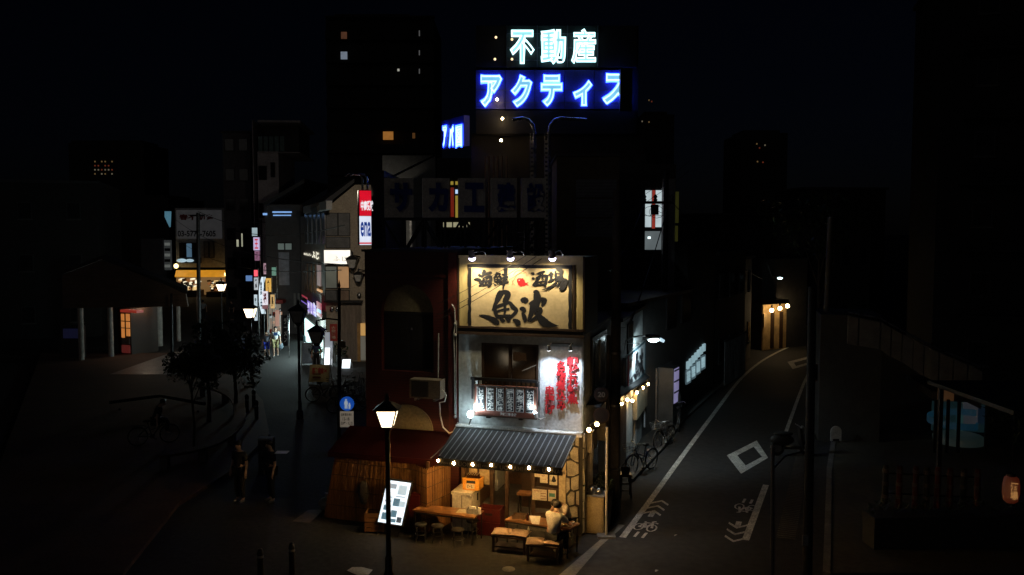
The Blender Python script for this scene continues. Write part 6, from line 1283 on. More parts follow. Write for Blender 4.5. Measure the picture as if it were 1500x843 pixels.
# parked bicycles by the red building
k_ = 0
for (x, y, rz, lb, m) in ((476, 588, .25, 'black bicycle beside the yellow board', bblk), (500, 583, 1.2, 'silver bicycle behind the pole with the blue sign', bsil), (513, 592, .9, 'silver bicycle leaning right of the pole', bsil), (521, 599, 1.0, 'dark bicycle nearest the red building', bblk), (508, 604, .4, 'dark bicycle in front of the silver pair', bblk), (522, 578, 1.3, 'silver grey bicycle farthest back by the dark wall', bsil)):
    p_ = G(x, y); bicycle(lb, (p_.x, p_.y, 0), rz, m, k_ % 2 == 0, 'bicycles by the red building'); k_ += 1
# walkers and others
p_ = G(404, 523); person('walker in a white t-shirt and khaki shorts carrying a pale bag', (p_.x, p_.y, .0), math.pi + .15, 'walk', 'white_tee', (.62, .65, .65), 'khaki', (.4, .36, .18), 1.82, shorts=True)
cc = G(404, 523); b = MB(); tag(MB().ppx(Pl((0, cc.y - .2), (1, 0)), 401, 487, 407, 492, 0, .01).build('chest_print', mat('shirt_blue', (.05, .12, .35))), None); bpy.data.objects['chest_print'].parent = None
chest = bpy.data.objects['chest_print']; pr_ = [o for o in COL.objects if o.get('label', '').startswith('walker in a white')][0]
bpy.context.view_layer.update(); chest.parent = pr_; chest.matrix_parent_inverse = pr_.matrix_world.inverted()
p_ = G(391, 523); person('shorter walker in blue shorts beside the one in white', (p_.x, p_.y, .0), math.pi - .1, 'walk', 'grey_top', (.15, .17, .22), 'blue', (.03, .06, .5), 1.55, shorts=True)
p_ = G(412, 516); q = thing('carrier_bag', 'pale blue plastic bag held by the walker in white', 'bag', p_); c = P(411.5, 507, p_.y); MB().ball(c, .2, (.8, .6, 1.1), 10, 7, .06).build('bag', mat('bag_blue', (.35, .45, .55), .5), q); MB().tube([c + Vector((0, 0, .2)), c + Vector((-.06, 0, .5))], .012).build('handle', white, q)
for (x, y, rz, lb, h, tp, tc) in ((352, 735, 2.7, 'dark figure standing on the plaza left of the paper holder', 1.7, 'dark_top', (.02, .022, .03)), (398, 735, 2.2, 'dark figure holding a white paper on the plaza edge', 1.72, 'dark_top2', (.03, .03, .04)), (298, 470, .2, 'distant person in grey before the orange shop', 1.75, 'far_grey', (.3, .32, .34)), (340, 470, 2.6, 'distant dark pedestrian right of the far lantern', 1.7, 'dark_top', (.02, .022, .03)), (464, 543, 3.0, 'person in a blue jacket before the bright shop', 1.65, 'blue_jacket', (.03, .05, .12))):
    p_ = G(x, y); person(lb, (p_.x, p_.y, 0), rz, 'stand', tp, tc, 'dark', (.02, .02, .022), h)
p_ = G(398, 735); c = P(413, 663, p_.y - .3); q = thing('paper_sheet', 'white sheet of paper in the hand of the dark figure', 'paper', c); MB().box(c.x - .17, c.y - .14, c.z, c.x + .17, c.y + .14, c.z + .008).build('sheet', white, q)
MB_c = P(390, 598, G(390, 690).y)
q = thing('backpack', 'dark bag with glinting straps beside the standing figure', 'bag', G(385, 735)); MB().box(MB_c.x - .25, MB_c.y - .1, 0.0, MB_c.x + .2, MB_c.y + .2, 1.0).build('body', mat('bag_black', (.03, .03, .035), .3), q); MB().box(MB_c.x - .26, MB_c.y - .11, 1.002, MB_c.x + .21, MB_c.y + .21, 1.06).build('lid', greyp, q)
p_ = G(226, 655); bicycle('dark bicycle ridden across the left plaza', (p_.x, p_.y, .1), .5, bblk, False, None)
person('cyclist in dark clothes on the left plaza', (p_.x + .05, p_.y, .42), .5 - math.pi / 2, 'sit', 'dark_top', (.02, .022, .03), 'dark', (.02, .02, .022), 1.7, None, None, .35, .02)
# ---------------------------------------------------------------- houses further down the left street
SD = Vector((-.34, .94, 0))
PL2 = Pl(P(440, 500, 62), (1, .0))
H2 = thing('low_shop_house', 'dark shop house with a thin blue neon line under its eaves', 'house', P(410, 490, 63)); pl = Pl((0, 63), (1, 0))
MB().ppx(pl, 388, 300, 446, 505, -8, 0).build('wall', mat('shop_dark', (.06, .055, .055), .85), H2); MB().prism([P(388, 302, 62.6), P(446, 268, 62.6), P(446, 262, 62.6), P(386, 297, 62.6)], (0, 8, 0)).build('roof', black, H2)
MB().ppx(pl, 399, 310, 427, 312, 0, .08).build('neon_line', em('neon_line', (.25, .5, 1), .8), H2); MB().ppx(pl, 400, 315, 426, 316.5, 0, .08).build('neon_line', em('neon_line', (.25, .5, 1), .8), H2); MB().ppx(pl, 385, 312.5, 391, 315.5, 0, .08).build('neon_line', em('neon_line', (.25, .5, 1), .8), H2)
win(H2, pl, (406, 356, 428, 367), 2, (em('lit_dim_green', (.35, .5, .45), .14), em('lit_dim_green', (.35, .5, .45), .14)))
MB().ppx(pl, 408, 370, 424, 418, 0, .06).build('column', mat('column_pale', (.25, .26, .3), .7), H2)
for x in (392, 398, 430, 436): MB().ppx(pl, x, 430, x + 4, 480, 0, .05).build('shutter', mat('shutter_grey', (.14, .13, .12)), H2)
THB = thing('tower_house', 'tall pale tower house with glass balcony at its top', 'tower house', P(405, 300, 74)); pl = Pl((P(405, 300, 74).x, 74), (1, .1))
MB().ppx(pl, 377, 222, 412, 470, -9, 0).build('wall', pale_p, THB); MB().ppx(pl, 369, 176, 376, 470, -9, -.5).build('side_wall', pale_p, THB); MB().ppx(pl, 377, 176, 440, 180, -9, .3).build('roof', pale_p, THB); MB().ppx(pl, 376.5, 222.5, 440, 224, -9, .3).build('floor_slab', pale_p, THB); MB().ppx(pl, 378, 182, 438, 222, -9, -2).build('recess_wall', darkgrey, THB)
for k in range(5): MB().ppx(pl, 378 + k * 8, 200, 384.6 + k * 8, 222, -.3, -.25).build('balcony_pane', mat('balcony_glass', (.16, .24, .24), .2), THB)
win(THB, pl, (378, 243, 391, 264), 1, (glassm,)); win(THB, pl, (396, 238, 403, 260), 1, (glassm,)); win(THB, pl, (379, 298, 386, 320), 1, (glassm,)); win(THB, pl, (368, 333, 378, 347), 1, (em('lit_pale_blue', (.5, .65, .7), .6),))
block('grey_annex', 'dark grey annex left of the tall tower house', 'house', Pl((P(352, 400, 82).x, 82), (1, 0)), P(330, 400, 82).x - P(352, 400, 82).x, P(370, 400, 82).x - P(352, 400, 82).x, P(0, 195, 82).z, 8, mat('annex_grey', (.11, .1, .11), .85), floors=6, cols=2)
for (x0, y0, x1, y1, lb) in ((346, 351, 350, 362, 'small whitish lit window on the grey annex'), (353, 342, 356, 362, 'narrow yellow lit window on the grey annex')):
    pl = Pl((0, 81.8), (1, 0)); q = thing('lit_window_box', lb, 'window sign', P(x0, y0, 81.7)); MB().ppx(pl, x0, y0, x1, y1, .05, .2).build('box', darkgrey, q); MB().ppx(pl, x0 + .4, y0 + .4, x1 - .4, y1 - .4, .2, .22).build('face', em('annex_lit', (.7, .7, .5), .5), q)
# ena sign on the corner of the dark building left of the truss
EN = thing('vertical_sign', 'red and white lit vertical sign with blue latin letters', 'sign', P(535, 360, 36)); PE = Pl((P(526, 320, 36).x, 36), (1, .35))
MB().ppx(PE, 525.5, 278.5, 545, 359.5, -.4, 0).build('case', greyp, EN); MB().ppx(PE, 526.5, 279.5, 544, 316.5, 0, .02).build('red_face', em('ena_red', (.85, .005, .025), .75), EN); MB().ppx(PE, 526.5, 317, 544, 359, 0, .02).build('white_face', em('ena_white', (.8, .86, 1), .95), EN); MB().ppx(PE, 526.5, 355.5, 544, 357.5, .02, .03).build('stripe', em('ena_red', (.85, .005, .025), .75), EN)
letter('中高受験', PE, (528.5, 294, 547, 309), .035, em('ena_letter', (.95, .95, 1), .95), EN, bold=.03); letter('ena', PE, (528, 325, 543.5, 347), .035, em('ena_blue', (.01, .06, .4), .6), EN, bold=.025)
for x in (531, 538): MB().tube([P(x, 279, 36), P(x, 262, 36), P(x - 4, 256, 36), P(x - 22, 255, 35.6), P(x - 26, 258, 35.5)], .05, 6).build('lamp_arm', steel, EN)
light('spot', 'SPOT', P(509, 262, 35.4), 1100, (1, .86, .68), EN, .1, P(500, 420, 49.4), 75, .9)  # added fill light for the tan house front, aimed away from the sign
DB = thing('dark_building', 'black narrow building carrying the red and white vertical sign', 'building', P(550, 400, 37)); MB().ppx(Pl((0, 37), (1, 0)), 543, 250, 566, 620, -6, 0).build('wall', mat('dark_wall', (.05, .045, .04)), DB)
# far shop closing the left street
FSH = thing('far_shop', 'far white shop house with phone number and orange lit goods', 'shop', P(297, 435, 100)); pl = Pl((P(297, 435, 100).x, 100), (1, 0))
MB().ppx(pl, 256, 305, 334, 392, -8, 0).build('wall', mat('far_shop_white', (.4, .4, .41), .8), FSH)
MB().ppx(pl, 258, 308, 325, 350, 0, .15).build('sign_panel', em('shop_sign_glow', (.5, .5, .53), .035), FSH); letter('03-5773-7605', pl, (260, 338, 316, 347), .2, ink, FSH, bold=.03); letter('春不動産', pl, (262, 314, 313, 323), .2, mat('dim_red', (.3, .03, .03)), FSH, bold=.04)  # sign panel's faint glow replaces dim light falling on it
win(FSH, pl, (298, 354, 314, 378), 2, (curt, curt)); win(FSH, pl, (262, 356, 292, 378), 3, (glassm, em('lit_pale_blue2', (.2, .4, .6), .25), glassm))
MB().ppx(pl, 262, 378, 290, 386, 0, 1.2).build('tv_sign', darkgrey, FSH); MB().ball(pl.at(266, 382, 1.3), .45, (1.3, .5, .5), 10, 6).build('cool_lamp', em('far_cool', (.5, .7, .8), .7), FSH); MB().ball(pl.at(278, 382, 1.3), .4, (1.2, .5, .45), 10, 6).build('cool_lamp', em('far_cool', (.5, .7, .8), .7), FSH)
MB().prism([pl.at(258, 396, .1), pl.at(333, 396, .1), pl.at(333, 405, 1.2), pl.at(256, 405, 1.2)], (0, 0, -.1)).build('awning', em('awning_glow', (1, .4, .02), .55), FSH)  # awning cloth glows in place of lamplight falling on it
MB().ppx(pl, 258, 405, 334, 432, -3, -2.9).build('back_wall', em('far_interior', (.8, .4, .12), .16), FSH); MB().ppx(pl, 334, 392, 340, 436, -8, 0).build('wall', mat('far_shop_white', (.4, .4, .41)), FSH)
MB().ppx(pl, 257, 426, 290, 436, -1, 1).build('counter', wood_d, FSH); MB().ppx(pl, 302, 428, 333, 436, -1, 1).build('counter', wood_d, FSH)
for k in range(90):
    x = random.choice([random.uniform(258, 288), random.uniform(303, 330)]); y = random.uniform(408, 425); MB().ppx(pl, x, y, x + random.uniform(1.2, 4), y + random.uniform(1.5, 5), -.5, .4).build('goods', [em('goods_lit_a', (.9, .6, .25), .8), em('goods_lit_b', (.6, .2, .06), .3), wood_d, em('goods_lit_c', (.95, .85, .6), 1.1), darkgrey][k % 5], FSH)
for x, y in ((258, 390), (332, 402)): MB().ball(pl.at(x, y, 1.3), .28, (1, 1, 1), 8, 6).build('bulb', em('far_bulb2', (1, .75, .3), 4), FSH)
TR = thing('small_van', 'pale blue lit narrow shop corner left of the far shop', 'shop', P(246, 400, 80)); pl = Pl((0, 80), (1, 0)); MB().ppx(pl, 240, 352, 250, 396, -.4, 0).build('wall', em('cool_shop', (.45, .5, .5), .04), TR)
for k in range(5): MB().ppx(pl, 241, 356 + k * 8, 249, 360 + k * 8, 0, .06).build('shelf', [em('cool_shelf', (.6, .65, .6), .14), darkgrey][k % 2], TR)
MB().ppoly(pl, [pl.loc(x, y) for x, y in ((243, 310), (243, 318), (250, 333), (251, 310))], 0, .3).build('blue_sign', em('blue_sign', (.15, .4, .55), .35), TR)
MB().ppx(pl, 206, 350, 240, 440, -.8, 0).build('side_wall', mat('annex_grey', (.11, .1, .11)), TR)
# ---------------------------------------------------------------- station canopy and kiosk on the left
SC_ = thing('station_canopy', 'broad gabled timber canopy on white columns at the left', 'canopy', G(180, 540)); pl = Pl((0, 46), (1, 0))
poly = [pl.loc(x, y) for x, y in ((92, 452), (275, 449), (272, 431), (205, 400), (149, 382), (91, 404))]
MB().ppoly(pl, poly, -.15, 0).build('fascia', mat('canopy_board', (.19, .13, .09), .75, .3, 1, .2, 0, .3, (1, 1, 8)), SC_)
L_, T_, R_ = [pl.at(x, y) for x, y in ((89, 403), (149, 380), (274, 430))]
for a, e in ((L_, T_), (T_, R_)): MB().prism([a, e, e + Vector((0, 0, .2)), a + Vector((0, 0, .2))], (-1.1, 3.0, 0)).build('roof', darkgrey, SC_)
for (x, y, w, m) in ((233, 507, 5.5, mat('column_white', (.5, .45, .4), .7)), (163, 525, 4, mat('column_white', (.5, .45, .4))), (120, 530, 4, mat('column_white', (.5, .45, .4))), (262, 500, 3, mat('column_white', (.5, .45, .4)))):
    p_ = G(x, y); r = w * p_.y / 1250; MB().cyl(p_, (p_.x, p_.y, 4.0), r, r, 14).build('column', m, SC_)
KI = thing('kiosk', 'small station kiosk with red sign and orange lit front', 'kiosk', G(184, 522)); Yk = G(184, 521).y; pl = Pl((G(184, 521).x, Yk), (.9, -.44)) 
MB().ppx(pl, 172, 452, 193, 521, -2, 0).build('wall', wood_d, KI); MB().ppx(pl, 176, 454, 200, 459, 0, .5).build('sign', em('kiosk_sign', (.7, .06, .03), .28), KI); MB().ppx(pl, 177, 460, 182, 495, 0, .05).build('lit_front', em('kiosk_orange', (.9, .32, .07), .5), KI); MB().ppx(pl, 184, 460, 190, 493, 0, .05).build('lit_front', em('kiosk_orange', (.9, .32, .07), .5), KI)
MB().ppx(pl, 178, 495, 190, 505, 0, .06).build('poster', mat('poster_grey', (.3, .28, .27)), KI); MB().ppx(pl, 178, 505.5, 190, 518, 0, .06).build('poster', em('poster_red', (.5, .06, .05), .12), KI)
for y in (470, 480): MB().ppx(pl, 176, y, 191, y + 2, .05, .12).build('shelf', wood_d, KI)
q = thing('post_box', 'red upright machine beside the white canopy column', 'vending machine', G(224, 494)); pl = Pl((0, G(224, 494).y), (1, 0)); MB().ppx(pl, 220, 471, 227, 493, -.6, 0).build('case', em('machine_red', (.4, .02, .02), .1), q); MB().ppx(pl, 221, 473, 226, 480, 0, .03).build('panel', redp, q)
q = thing('notice_board', 'pale notice board deep under the canopy', 'notice board', G(210, 490)); MB().ppx(Pl((0, 60), (1, 0)), 207, 466, 212, 477, 0, .05).build('board', mat('pale_notice', (.3, .22, .22)), q); MB().cyl((P(209, 477, 60.1).x, 60.1, 0), P(209, 468, 60.1), .04).build('post', black, q)
light('canopy_lamp', 'POINT', Vector((G(215, 520).x, G(215, 520).y, 3.1)), 30, (1, .72, .5), SC_, .15)
MB().lathe((G(215, 520).x, G(215, 520).y, 3.3), [(.25, 0), (.25, .1), (.1, .15)], 10).build('ceiling_lamp', white, SC_)
q = thing('blue_display', 'dim blue display board far left under the canopy', 'display', G(100, 530)); pl = Pl((0, 50), (1, 0)); MB().ppx(pl, 92, 482, 118, 496, 0, .1).build('screen', em('dim_blue', (.02, .03, .2), .05), q); MB().ppx(pl, 88, 478, 122, 526, -.4, -.01).build('case', black, q)
# ---------------------------------------------------------------- plaza seats and trees
BE = thing('curved_bench', 'long curved plaza bench around the small trees', 'bench', G(330, 690)); arc = [G(232, 694), G(270, 688), G(310, 676), G(340, 655), G(352, 632), G(346, 605), G(322, 590), G(298, 584)]
arc = [Vector(a) for a in smooth_path([tuple(p_) for p_ in arc], 3)]; b = MB()
for i in range(len(arc) - 1):
    t_ = (arc[i + 1] - arc[i]).normalized(); n_ = Vector((t_.y, -t_.x, 0)) * .22; b.prism([arc[i] - n_, arc[i] + n_, arc[i + 1] + n_, arc[i + 1] - n_], (0, 0, .07))
b.v = [v + Vector((0, 0, .53)) for v in b.v]; b.build('seat', mat('bench_wood', (.07, .04, .025), .6), BE)
for i in range(1, len(arc), 4): MB().box(arc[i].x - .12, arc[i].y - .12, .1, arc[i].x + .12, arc[i].y + .12, .53).build('leg', concrete_d, BE)
q = thing('metal_bench', 'straight rail seat across the back of the left plaza', 'bench', G(250, 590)); 
MB().tube([G(160, 590, .55), G(235, 580, .6), G(300, 592, .55)], .07, 6).build('rail', black, q)
for x, y in ((175, 600), (235, 592), (290, 603)): MB().cyl(G(x, y), G(x, y, .58), .04).build('leg', black, q)
def tree(label, base, h, cr, n, size, trunk_r=.09, m=None, name='small_tree', group='plaza trees', seed=0, crown=None, cz=None, limbs=7):
    random.seed(seed); q = thing(name, label, 'tree', base, 0, group); B = Vector(base); cz = cz or h - cr[2]; c = B + Vector((0, 0, cz))
    t_ = MB(); t_.tube([B, B + Vector((.04, 0, cz * .35)), B + Vector((-.03, .02, cz * .7)), c + Vector((0, 0, cr[2] * .3))], [trunk_r, trunk_r * .8, trunk_r * .65, trunk_r * .25], 8); t_.build('trunk', barkm, q)
    l_ = MB(); tips = []
    for k in range(limbs):
        a = k * 2.4; st = B + Vector((0, 0, cz * (.6 + .05 * k))); e = c + Vector((cr[0] * .75 * math.cos(a), cr[1] * .75 * math.sin(a), cr[2] * random.uniform(-.5, .8))); l_.tube([st, st.lerp(e, .5) + Vector((0, 0, .1)), e], [trunk_r * .4, trunk_r * .25, .01], 5); tips.append(e)
    l_.build('limb', barkm, q); b = MB()
    for k in range(14 + limbs):
        cc = tips[k] if k < limbs else c + Vector((random.gauss(0, .5) * cr[0], random.gauss(0, .5) * cr[1], random.gauss(0, .5) * cr[2])); leaf_cloud(b, cc, [r * random.uniform(.25, .5) for r in cr], n // (14 + limbs), size)
    b.build('crown', m or leafm, q); return q
G1 = G(345, 612); tree('larger rounded tree behind the plaza bench', (G1.x, G1.y, .1), 3.7, (1.2, 1.15, 1.1), 3900, .15, .09, seed=3)
G1 = G(306, 622); tree('leafy tree left of the larger rounded one', (G1.x, G1.y, .1), 4.0, (1.1, 1.05, 1.25), 3900, .15, .09, seed=4)
G1 = G(284, 668); tree('small thin trunked tree inside the curved bench', (G1.x, G1.y, .1), 3.5, (.85, .8, .75), 3600, .11, .05, seed=5)
for k, (x, y) in enumerate(((362, 608), (372, 600), (376, 618))):
    p_ = G(x, y); q = thing('bollard', ['dark bollard left', 'dark bollard right', 'nearest dark bollard'][k] + ' of the lit lantern post foot', 'bollard', p_, 0, 'plaza bollards'); MB().lathe(p_, [(.08, 0), (.08, .75), (.09, .78), (.05, .85), (.0, .87)], 10).build('post', black, q); MB().lathe(p_ + Vector((0, 0, .6)), [(.083, 0), (.083, .06)], 10).build('band', greyp, q)
for k, (x, y) in enumerate(((382, 838), (428, 828))):
    p_ = G(x, y + 12); q = thing('bollard', ['left', 'right'][k] + ' dark bollard at the bottom edge of the picture', 'bollard', p_, 0, 'roadside bollards'); MB().lathe(p_, [(.07, 0), (.07, .6), (.05, .68), (0, .7)], 10).build('post', black, q); MB().lathe(p_ + Vector((0, 0, .5)), [(.073, 0), (.073, .05)], 10).build('band', greyp, q)
# ---------------------------------------------------------------- right-hand plaza: stair flank, glass pavilion, fence, lantern
ST_ = thing('stair_flank', 'grey panelled flank of an outdoor stair above the right plaza', 'stair', G(1290, 640)); pl = Pl(G(1240, 652), (1, -.25)); grp = mat('panel_grey', (.15, .146, .14), .7)
seg = [((1242, 463), (1242, 504)), ((1258, 466), (1258, 507)), ((1290, 472), (1290, 512)), ((1306, 481), (1306, 523)), ((1322, 490), (1322, 531)), ((1338, 498), (1338, 541)), ((1354, 507), (1354, 551)), ((1376, 517), (1376, 563)), ((1397, 526), (1397, 577)), ((1418, 535), (1418, 590)), ((1440, 545), (1440, 600))]
for i in range(len(seg) - 1):
    (a0, z1), (_, z0) = pl.loc(*seg[i][0]), pl.loc(*seg[i][1]); (a1, z3), (_, z2) = pl.loc(*seg[i + 1][0]), pl.loc(*seg[i + 1][1]); MB().ppoly(pl, [(a0 + .02, z0), (a1 - .02, z2), (a1 - .02, z3), (a0 + .02, z1)], -.2, 0).build('panel', grp, ST_)
pts_ = [pl.loc(*s_[0]) for s_ in seg]; MB().tube([pl.pt(a, z + .12, -.1) for a, z in pts_], .05, 6).build('handrail', steel, ST_)
MB().pbox(pl, pl.loc(1242, 0)[0] - .6, 0, pl.loc(1262, 0)[0] + 1, pl.loc(1250, 463)[1], -3, -.3).build('wall', mat('stair_wall_dark', (.05, .049, .046), .85), ST_)
GP = thing('glass_pavilion', 'dim blue lit glass pavilion with a curved ramp inside', 'pavilion', G(1405, 665)); pl = Pl(G(1370, 668), (1, -.2)); 
MB().ppx(pl, 1366, 574, 1446, 588, -4, -.45).build('upper_wall', mat('dark_wall', (.05, .045, .04)), GP)
for k in range(6): MB().ppx(pl, 1375 + k * 3.8, 566, 1378.2 + k * 3.8, 588, -.44, -.35).build('wood_slat', em('lit_slat', (.5, .2, .06), .05), GP)
MB().ppx(pl, 1366, 588, 1446, 655, -4, -3.9).build('back_wall', em('pavilion_teal', (.02, .07, .08), .09), GP)
for r, m in (((1371, 594, 1381, 608), em('pav_blue', (.08, .3, .5), .05)), ((1412, 590, 1432, 622), em('pav_grey', (.25, .27, .32), .07)), ((1433, 596, 1442, 622), em('pav_blue2', (.05, .15, .3), .03)), ((1403, 600, 1410, 650), em('pav_teal2', (.1, .3, .3), .08))): MB().ppx(pl, *r, -3.9, -3.8).build('display', m, GP)
cR = pl.at(1395, 618, -2); rr = [(cR + Vector((.85 * math.cos(t_), .7 * math.sin(t_), .3 - .07 * t_))) for t_ in [k * .35 for k in range(19)]]; b = MB()
b.add([q_ + Vector((0, 0, s_)) for q_ in rr for s_ in (-.12, .12)], [(2 * i, 2 * i + 2, 2 * i + 3, 2 * i + 1) for i in range(18)]); b.build('ramp_band', em('ramp_blue', (.03, .2, .35), .055), GP)
MB().lathe(G(1404, 652), [(.8, .0), (.85, .3), (.75, .36), (0, .36)], 24).build('round_base', em('pav_base', (.2, .35, .32), .022), GP)
for x in (1370, 1388, 1404, 1445): MB().ppx(pl, x, 586, x + 1.6, 664, -.1, .0).build('mullion', black, GP)
SB = thing('standing_board', 'small pale rounded board standing at the plaza edge', 'board', G(1224, 652)); pl = Pl(G(1224, 652), (1, 0)); a0, z0 = pl.loc(1216, 646); a1, z1 = pl.loc(1232, 632); c_ = (a0 + a1) / 2; r_ = (a1 - a0) / 2
MB().ppoly(pl, [(a0, z0 - .0), (a1, z0)] + [(c_ + r_ * math.cos(k * math.pi / 10), z1 + r_ * math.sin(k * math.pi / 10)) for k in range(11)], 0, .05).build('board', mat('board_pale', (.6, .6, .58), .6), SB)
for a in (a0 + .05, a1 - .09): MB().pbox(pl, a, 0.1, a + .04, z0, 0, .04).build('leg', black, SB)
MB().pbox(pl, a0 + .08, z0 + .0, a1 - .08, z0 + .08, .05, .055).build('print', ink, SB)
FN = thing('red_fence', 'row of dull red and white plaza barrier posts', 'fence', G(1330, 720)); rm = mat('barrier_red', (.1, .012, .008), .6); 
for k, x in enumerate((1296, 1316, 1340, 1356, 1372, 1390, 1410, 1430)):
    p_ = G(x, 748 + k); MB().cyl(p_, p_ + Vector((0, 0, 1.25)), .09, .07, 8).build('post', rm if k % 3 else black, FN)
    for z in (.35, .7, 1.05): MB().cyl(p_ + Vector((0, 0, z)), p_ + Vector((0, 0, z + .1)), .095, n=8).build('band', mat('band_pale', (.12, .09, .08)), FN)
for z in (.45, 1.0): MB().tube([G(1296, 748) + Vector((0, .1, z)), G(1430, 755) + Vector((0, .1, z))], .025, 5).build('rail', black, FN)
LN = thing('paper_lantern', 'red paper lantern with black lettering glowing at the right edge', 'lantern', P(1480, 716, 20)); c = P(1481, 717, 20); MB().lathe(c, [(.1, -.32), (.16, -.27), (.19, -.1), (.19, .1), (.16, .27), (.1, .32)], 16).build('shade', em('lantern_red', (.4, .05, .01), .07), LN); MB().lathe(c, [(.1, .32), (.1, .38)], 12).build('rim', black, LN); MB().lathe(c, [(.1, -.38), (.1, -.32)], 12).build('rim', black, LN)
letter('酒場', Pl((c.x - .02, c.y - .2), (1, -.4)), (-.1, c.z - .2, .06, c.z + .22), .02, em('lantern_print', (.85, .4, .12), .35), LN, px=False, vertical=True, bold=.02); MB().cyl(c + Vector((0, 0, .38)), c + Vector((0, 0, 2.0)), .01, n=4).build('cord', cable_m, LN)
q = thing('stall_roof', 'black stall roof holding the red paper lantern', 'stall', (c.x, c.y, 0)); MB().box(c.x - .6, c.y - 1, c.z + 2.0, c.x + 4, c.y + 3, c.z + 2.1).build('roof', black, q)
for dx in (-.5, 3.8): MB().box(c.x + dx, c.y + 2.5, 0, c.x + dx + .1, c.y + 2.6, c.z + 2).build('post', black, q)
for k, (x, y, hh) in enumerate(((1345, 470, 9), (1440, 560, 6.0))):
    p_ = G((1345, 1460)[k], 690); tree(['tall dark tree right of the slanted pole', 'dark low tree before the glass pavilion'][k], (p_.x + 2 * k, p_.y + 9 * (1 - k), .1), hh - 3 * k, (1.6, 1.6, 1.3), 1500, .18, .1, seed=11 + k, group='trees on the right plaza')
q = thing('planter_box', 'low black planter wall along the bottom right edge', 'planter', G(1330, 800)); pl = Pl(G(1280, 812), (1, .06)); MB().pbox(pl, 0, .1, 7, .85, -.6, 0).build('wall', mat('planter_dark', (.05, .048, .045)), q); b = MB(); 
for k in range(7): leaf_cloud(b, pl.pt(.5 + k, .95, -.3), (.5, .3, .25), 90, .1)
b.build('foliage', leafm, q)
# bollards and a low grating along the right kerb
GR = thing('drain_grating', 'long slotted drain along the right road edge', 'grating', G(1160, 740)); e0, e1 = G(1151, 790), G(1178, 660)
for k in range(60):
    p_ = e0.lerp(e1, k / 60); t_ = (e1 - e0).normalized(); n_ = Vector((t_.y, -t_.x, 0)) * .22; MB().prism([p_ - n_ + Vector((0, 0, .008)), p_ + n_ + Vector((0, 0, .008)), p_ + n_ + t_ * .07 + Vector((0, 0, .008)), p_ - n_ + t_ * .07 + Vector((0, 0, .008))], (0, 0, .012)).build('bar', mat('grating_iron', (.09, .085, .08), .6), GR)
MT = thing('scooter', 'dark parked motor scooter by the right poles', 'scooter', G(1160, 668)); c = G(1160, 668)
for dx in (-.5, .5):
    MB().tube([(c.x + dx + .2 * math.cos(k * .42), c.y, .26 + .2 * math.sin(k * .42)) for k in range(15)], .05, 6, True).build('tyre', rubber, MT); MB().cyl((c.x + dx, c.y - .05, .26), (c.x + dx, c.y + .05, .26), .14, n=10).build('wheel', steel, MT)
b = MB(); b.ball((c.x - .35, c.y, .55), .3, (1.4, .5, .7), 12, 8); b.build('body', bblk, MT); MB().box(c.x - .3, c.y - .13, .26, c.x + .35, c.y + .13, .32).build('footboard', bblk, MT); MB().prism([(c.x + .28, c.y - .15, .3), (c.x + .36, c.y - .15, .3), (c.x + .3, c.y - .1, .95), (c.x + .22, c.y - .1, .95)], (0, .28, 0)).build('leg_shield', bblk, MT)
MB().ball((c.x - .3, c.y, .76), .28, (1.2, .5, .25), 12, 6).build('seat', rubber, MT); MB().tube([(c.x + .2, c.y - .32, 1.02), (c.x + .27, c.y, .98), (c.x + .2, c.y + .32, 1.02)], .018).build('handlebar', steel, MT); MB().ball((c.x + .33, c.y, .95), .08, (1, 1, 1), 8, 6).build('headlight', greyp, MT); MB().cyl((c.x + .5, c.y, .26), (c.x + .27, c.y, .95), .03).build('fork', steel, MT)
# ---------------------------------------------------------------- dark masses beyond: towers and far houses
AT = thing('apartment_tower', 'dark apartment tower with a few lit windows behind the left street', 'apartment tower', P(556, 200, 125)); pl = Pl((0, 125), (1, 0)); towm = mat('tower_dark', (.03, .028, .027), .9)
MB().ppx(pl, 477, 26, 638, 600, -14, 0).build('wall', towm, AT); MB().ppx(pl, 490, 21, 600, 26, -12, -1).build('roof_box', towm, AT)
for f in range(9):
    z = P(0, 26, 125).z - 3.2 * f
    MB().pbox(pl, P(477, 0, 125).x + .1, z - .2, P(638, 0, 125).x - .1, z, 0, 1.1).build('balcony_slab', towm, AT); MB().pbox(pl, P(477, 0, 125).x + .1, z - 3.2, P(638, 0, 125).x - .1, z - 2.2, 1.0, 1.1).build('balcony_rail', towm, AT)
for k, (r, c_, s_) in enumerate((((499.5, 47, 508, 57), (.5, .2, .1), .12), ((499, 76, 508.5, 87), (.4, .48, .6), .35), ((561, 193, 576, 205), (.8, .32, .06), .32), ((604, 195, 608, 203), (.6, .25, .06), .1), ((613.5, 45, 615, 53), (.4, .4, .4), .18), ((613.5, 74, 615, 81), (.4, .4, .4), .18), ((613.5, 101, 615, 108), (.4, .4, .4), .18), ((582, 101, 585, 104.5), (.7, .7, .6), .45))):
    MB().ppx(pl, *r, 1.12, 1.25).build('window', em('tower_lit_%d' % k, c_, s_), AT)
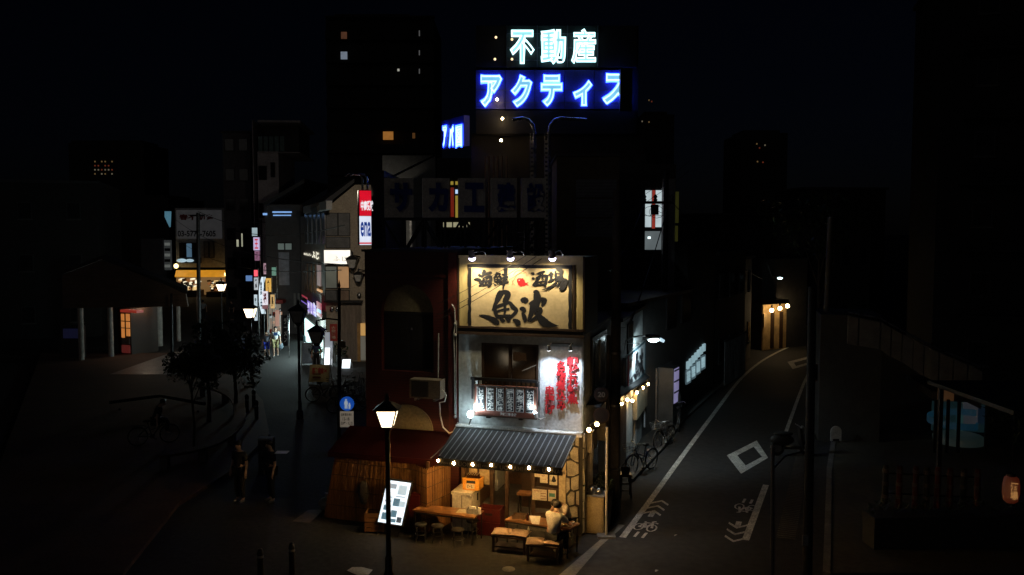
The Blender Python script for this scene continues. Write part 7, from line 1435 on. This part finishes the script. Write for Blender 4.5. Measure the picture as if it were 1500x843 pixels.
for k, (x0, y0, x1, Y, lb, wins) in enumerate(((100, 210, 215, 210, 'far black block with a grid of tiny lights at left', [(138 + 5 * i, 236 + 6 * j) for i in range(6) for j in range(4) if (i * j + i) % 3 != 1]), (940, 168, 985, 150, 'far dark block right of the neon sign', [(950, 146), (954, 148), (940, 177), (950, 178)]), (1085, 195, 1150, 190, 'far black block with small red and yellow lights', [(1108, 210), (1112, 216), (1120, 212), (1109, 236), (1117, 237)]), (700, 225, 800, 220, 'far black block behind the rooftop sign', []), (190, 290, 250, 130, 'black building behind the station canopy', []))):
    pl = Pl((0, Y), (1, 0)); q = thing('far_building', lb, 'building', P((x0 + x1) / 2, 400, Y), 0, 'far dark buildings'); MB().ppx(pl, x0, y0, x1, 341 + 7.5 * 1250 / Y, -15, 0).build('wall', towm, q); MB().ppx(pl, x0 + 4, y0 - 4, x1 - 8, y0, -12, -2).build('roof_box', towm, q)
    for i, (x, y) in enumerate(wins): MB().ppx(pl, x, y, x + 1.6, y + 2, 0, .2).build('window', [em('tiny_warm', (.9, .55, .2), .1), em('tiny_red', (.8, .15, .06), .1), em('tiny_pale', (.7, .6, .4), .14)][i % 3], q)
for k, (x, y) in enumerate(((726.5, 55), (725, 87), (750, 58), (750, 87), (728, 146), (736, 174), (734, 206))):
    c = P(x, y, 37.6); q = thing('tower_bulb', ['upper left', 'middle left', 'upper right', 'lower right', 'bottom left', 'small lone', 'lowest'][k] + ' tiny warm bulb on the rooftop sign frame', 'bulb', c, 0, 'sign frame bulbs'); MB().ball(c, .055, (1, 1, 1), 8, 6).build('bulb', em('tiny_bulb', (1, .7, .35), (1.6, 25)[k > 3]) if k < 4 else em('tiny_bulb_low', (1, .7, .35), 70), q); MB().cyl(c, c + Vector((0, .4, .02)), .02, n=5).build('socket', black, q)
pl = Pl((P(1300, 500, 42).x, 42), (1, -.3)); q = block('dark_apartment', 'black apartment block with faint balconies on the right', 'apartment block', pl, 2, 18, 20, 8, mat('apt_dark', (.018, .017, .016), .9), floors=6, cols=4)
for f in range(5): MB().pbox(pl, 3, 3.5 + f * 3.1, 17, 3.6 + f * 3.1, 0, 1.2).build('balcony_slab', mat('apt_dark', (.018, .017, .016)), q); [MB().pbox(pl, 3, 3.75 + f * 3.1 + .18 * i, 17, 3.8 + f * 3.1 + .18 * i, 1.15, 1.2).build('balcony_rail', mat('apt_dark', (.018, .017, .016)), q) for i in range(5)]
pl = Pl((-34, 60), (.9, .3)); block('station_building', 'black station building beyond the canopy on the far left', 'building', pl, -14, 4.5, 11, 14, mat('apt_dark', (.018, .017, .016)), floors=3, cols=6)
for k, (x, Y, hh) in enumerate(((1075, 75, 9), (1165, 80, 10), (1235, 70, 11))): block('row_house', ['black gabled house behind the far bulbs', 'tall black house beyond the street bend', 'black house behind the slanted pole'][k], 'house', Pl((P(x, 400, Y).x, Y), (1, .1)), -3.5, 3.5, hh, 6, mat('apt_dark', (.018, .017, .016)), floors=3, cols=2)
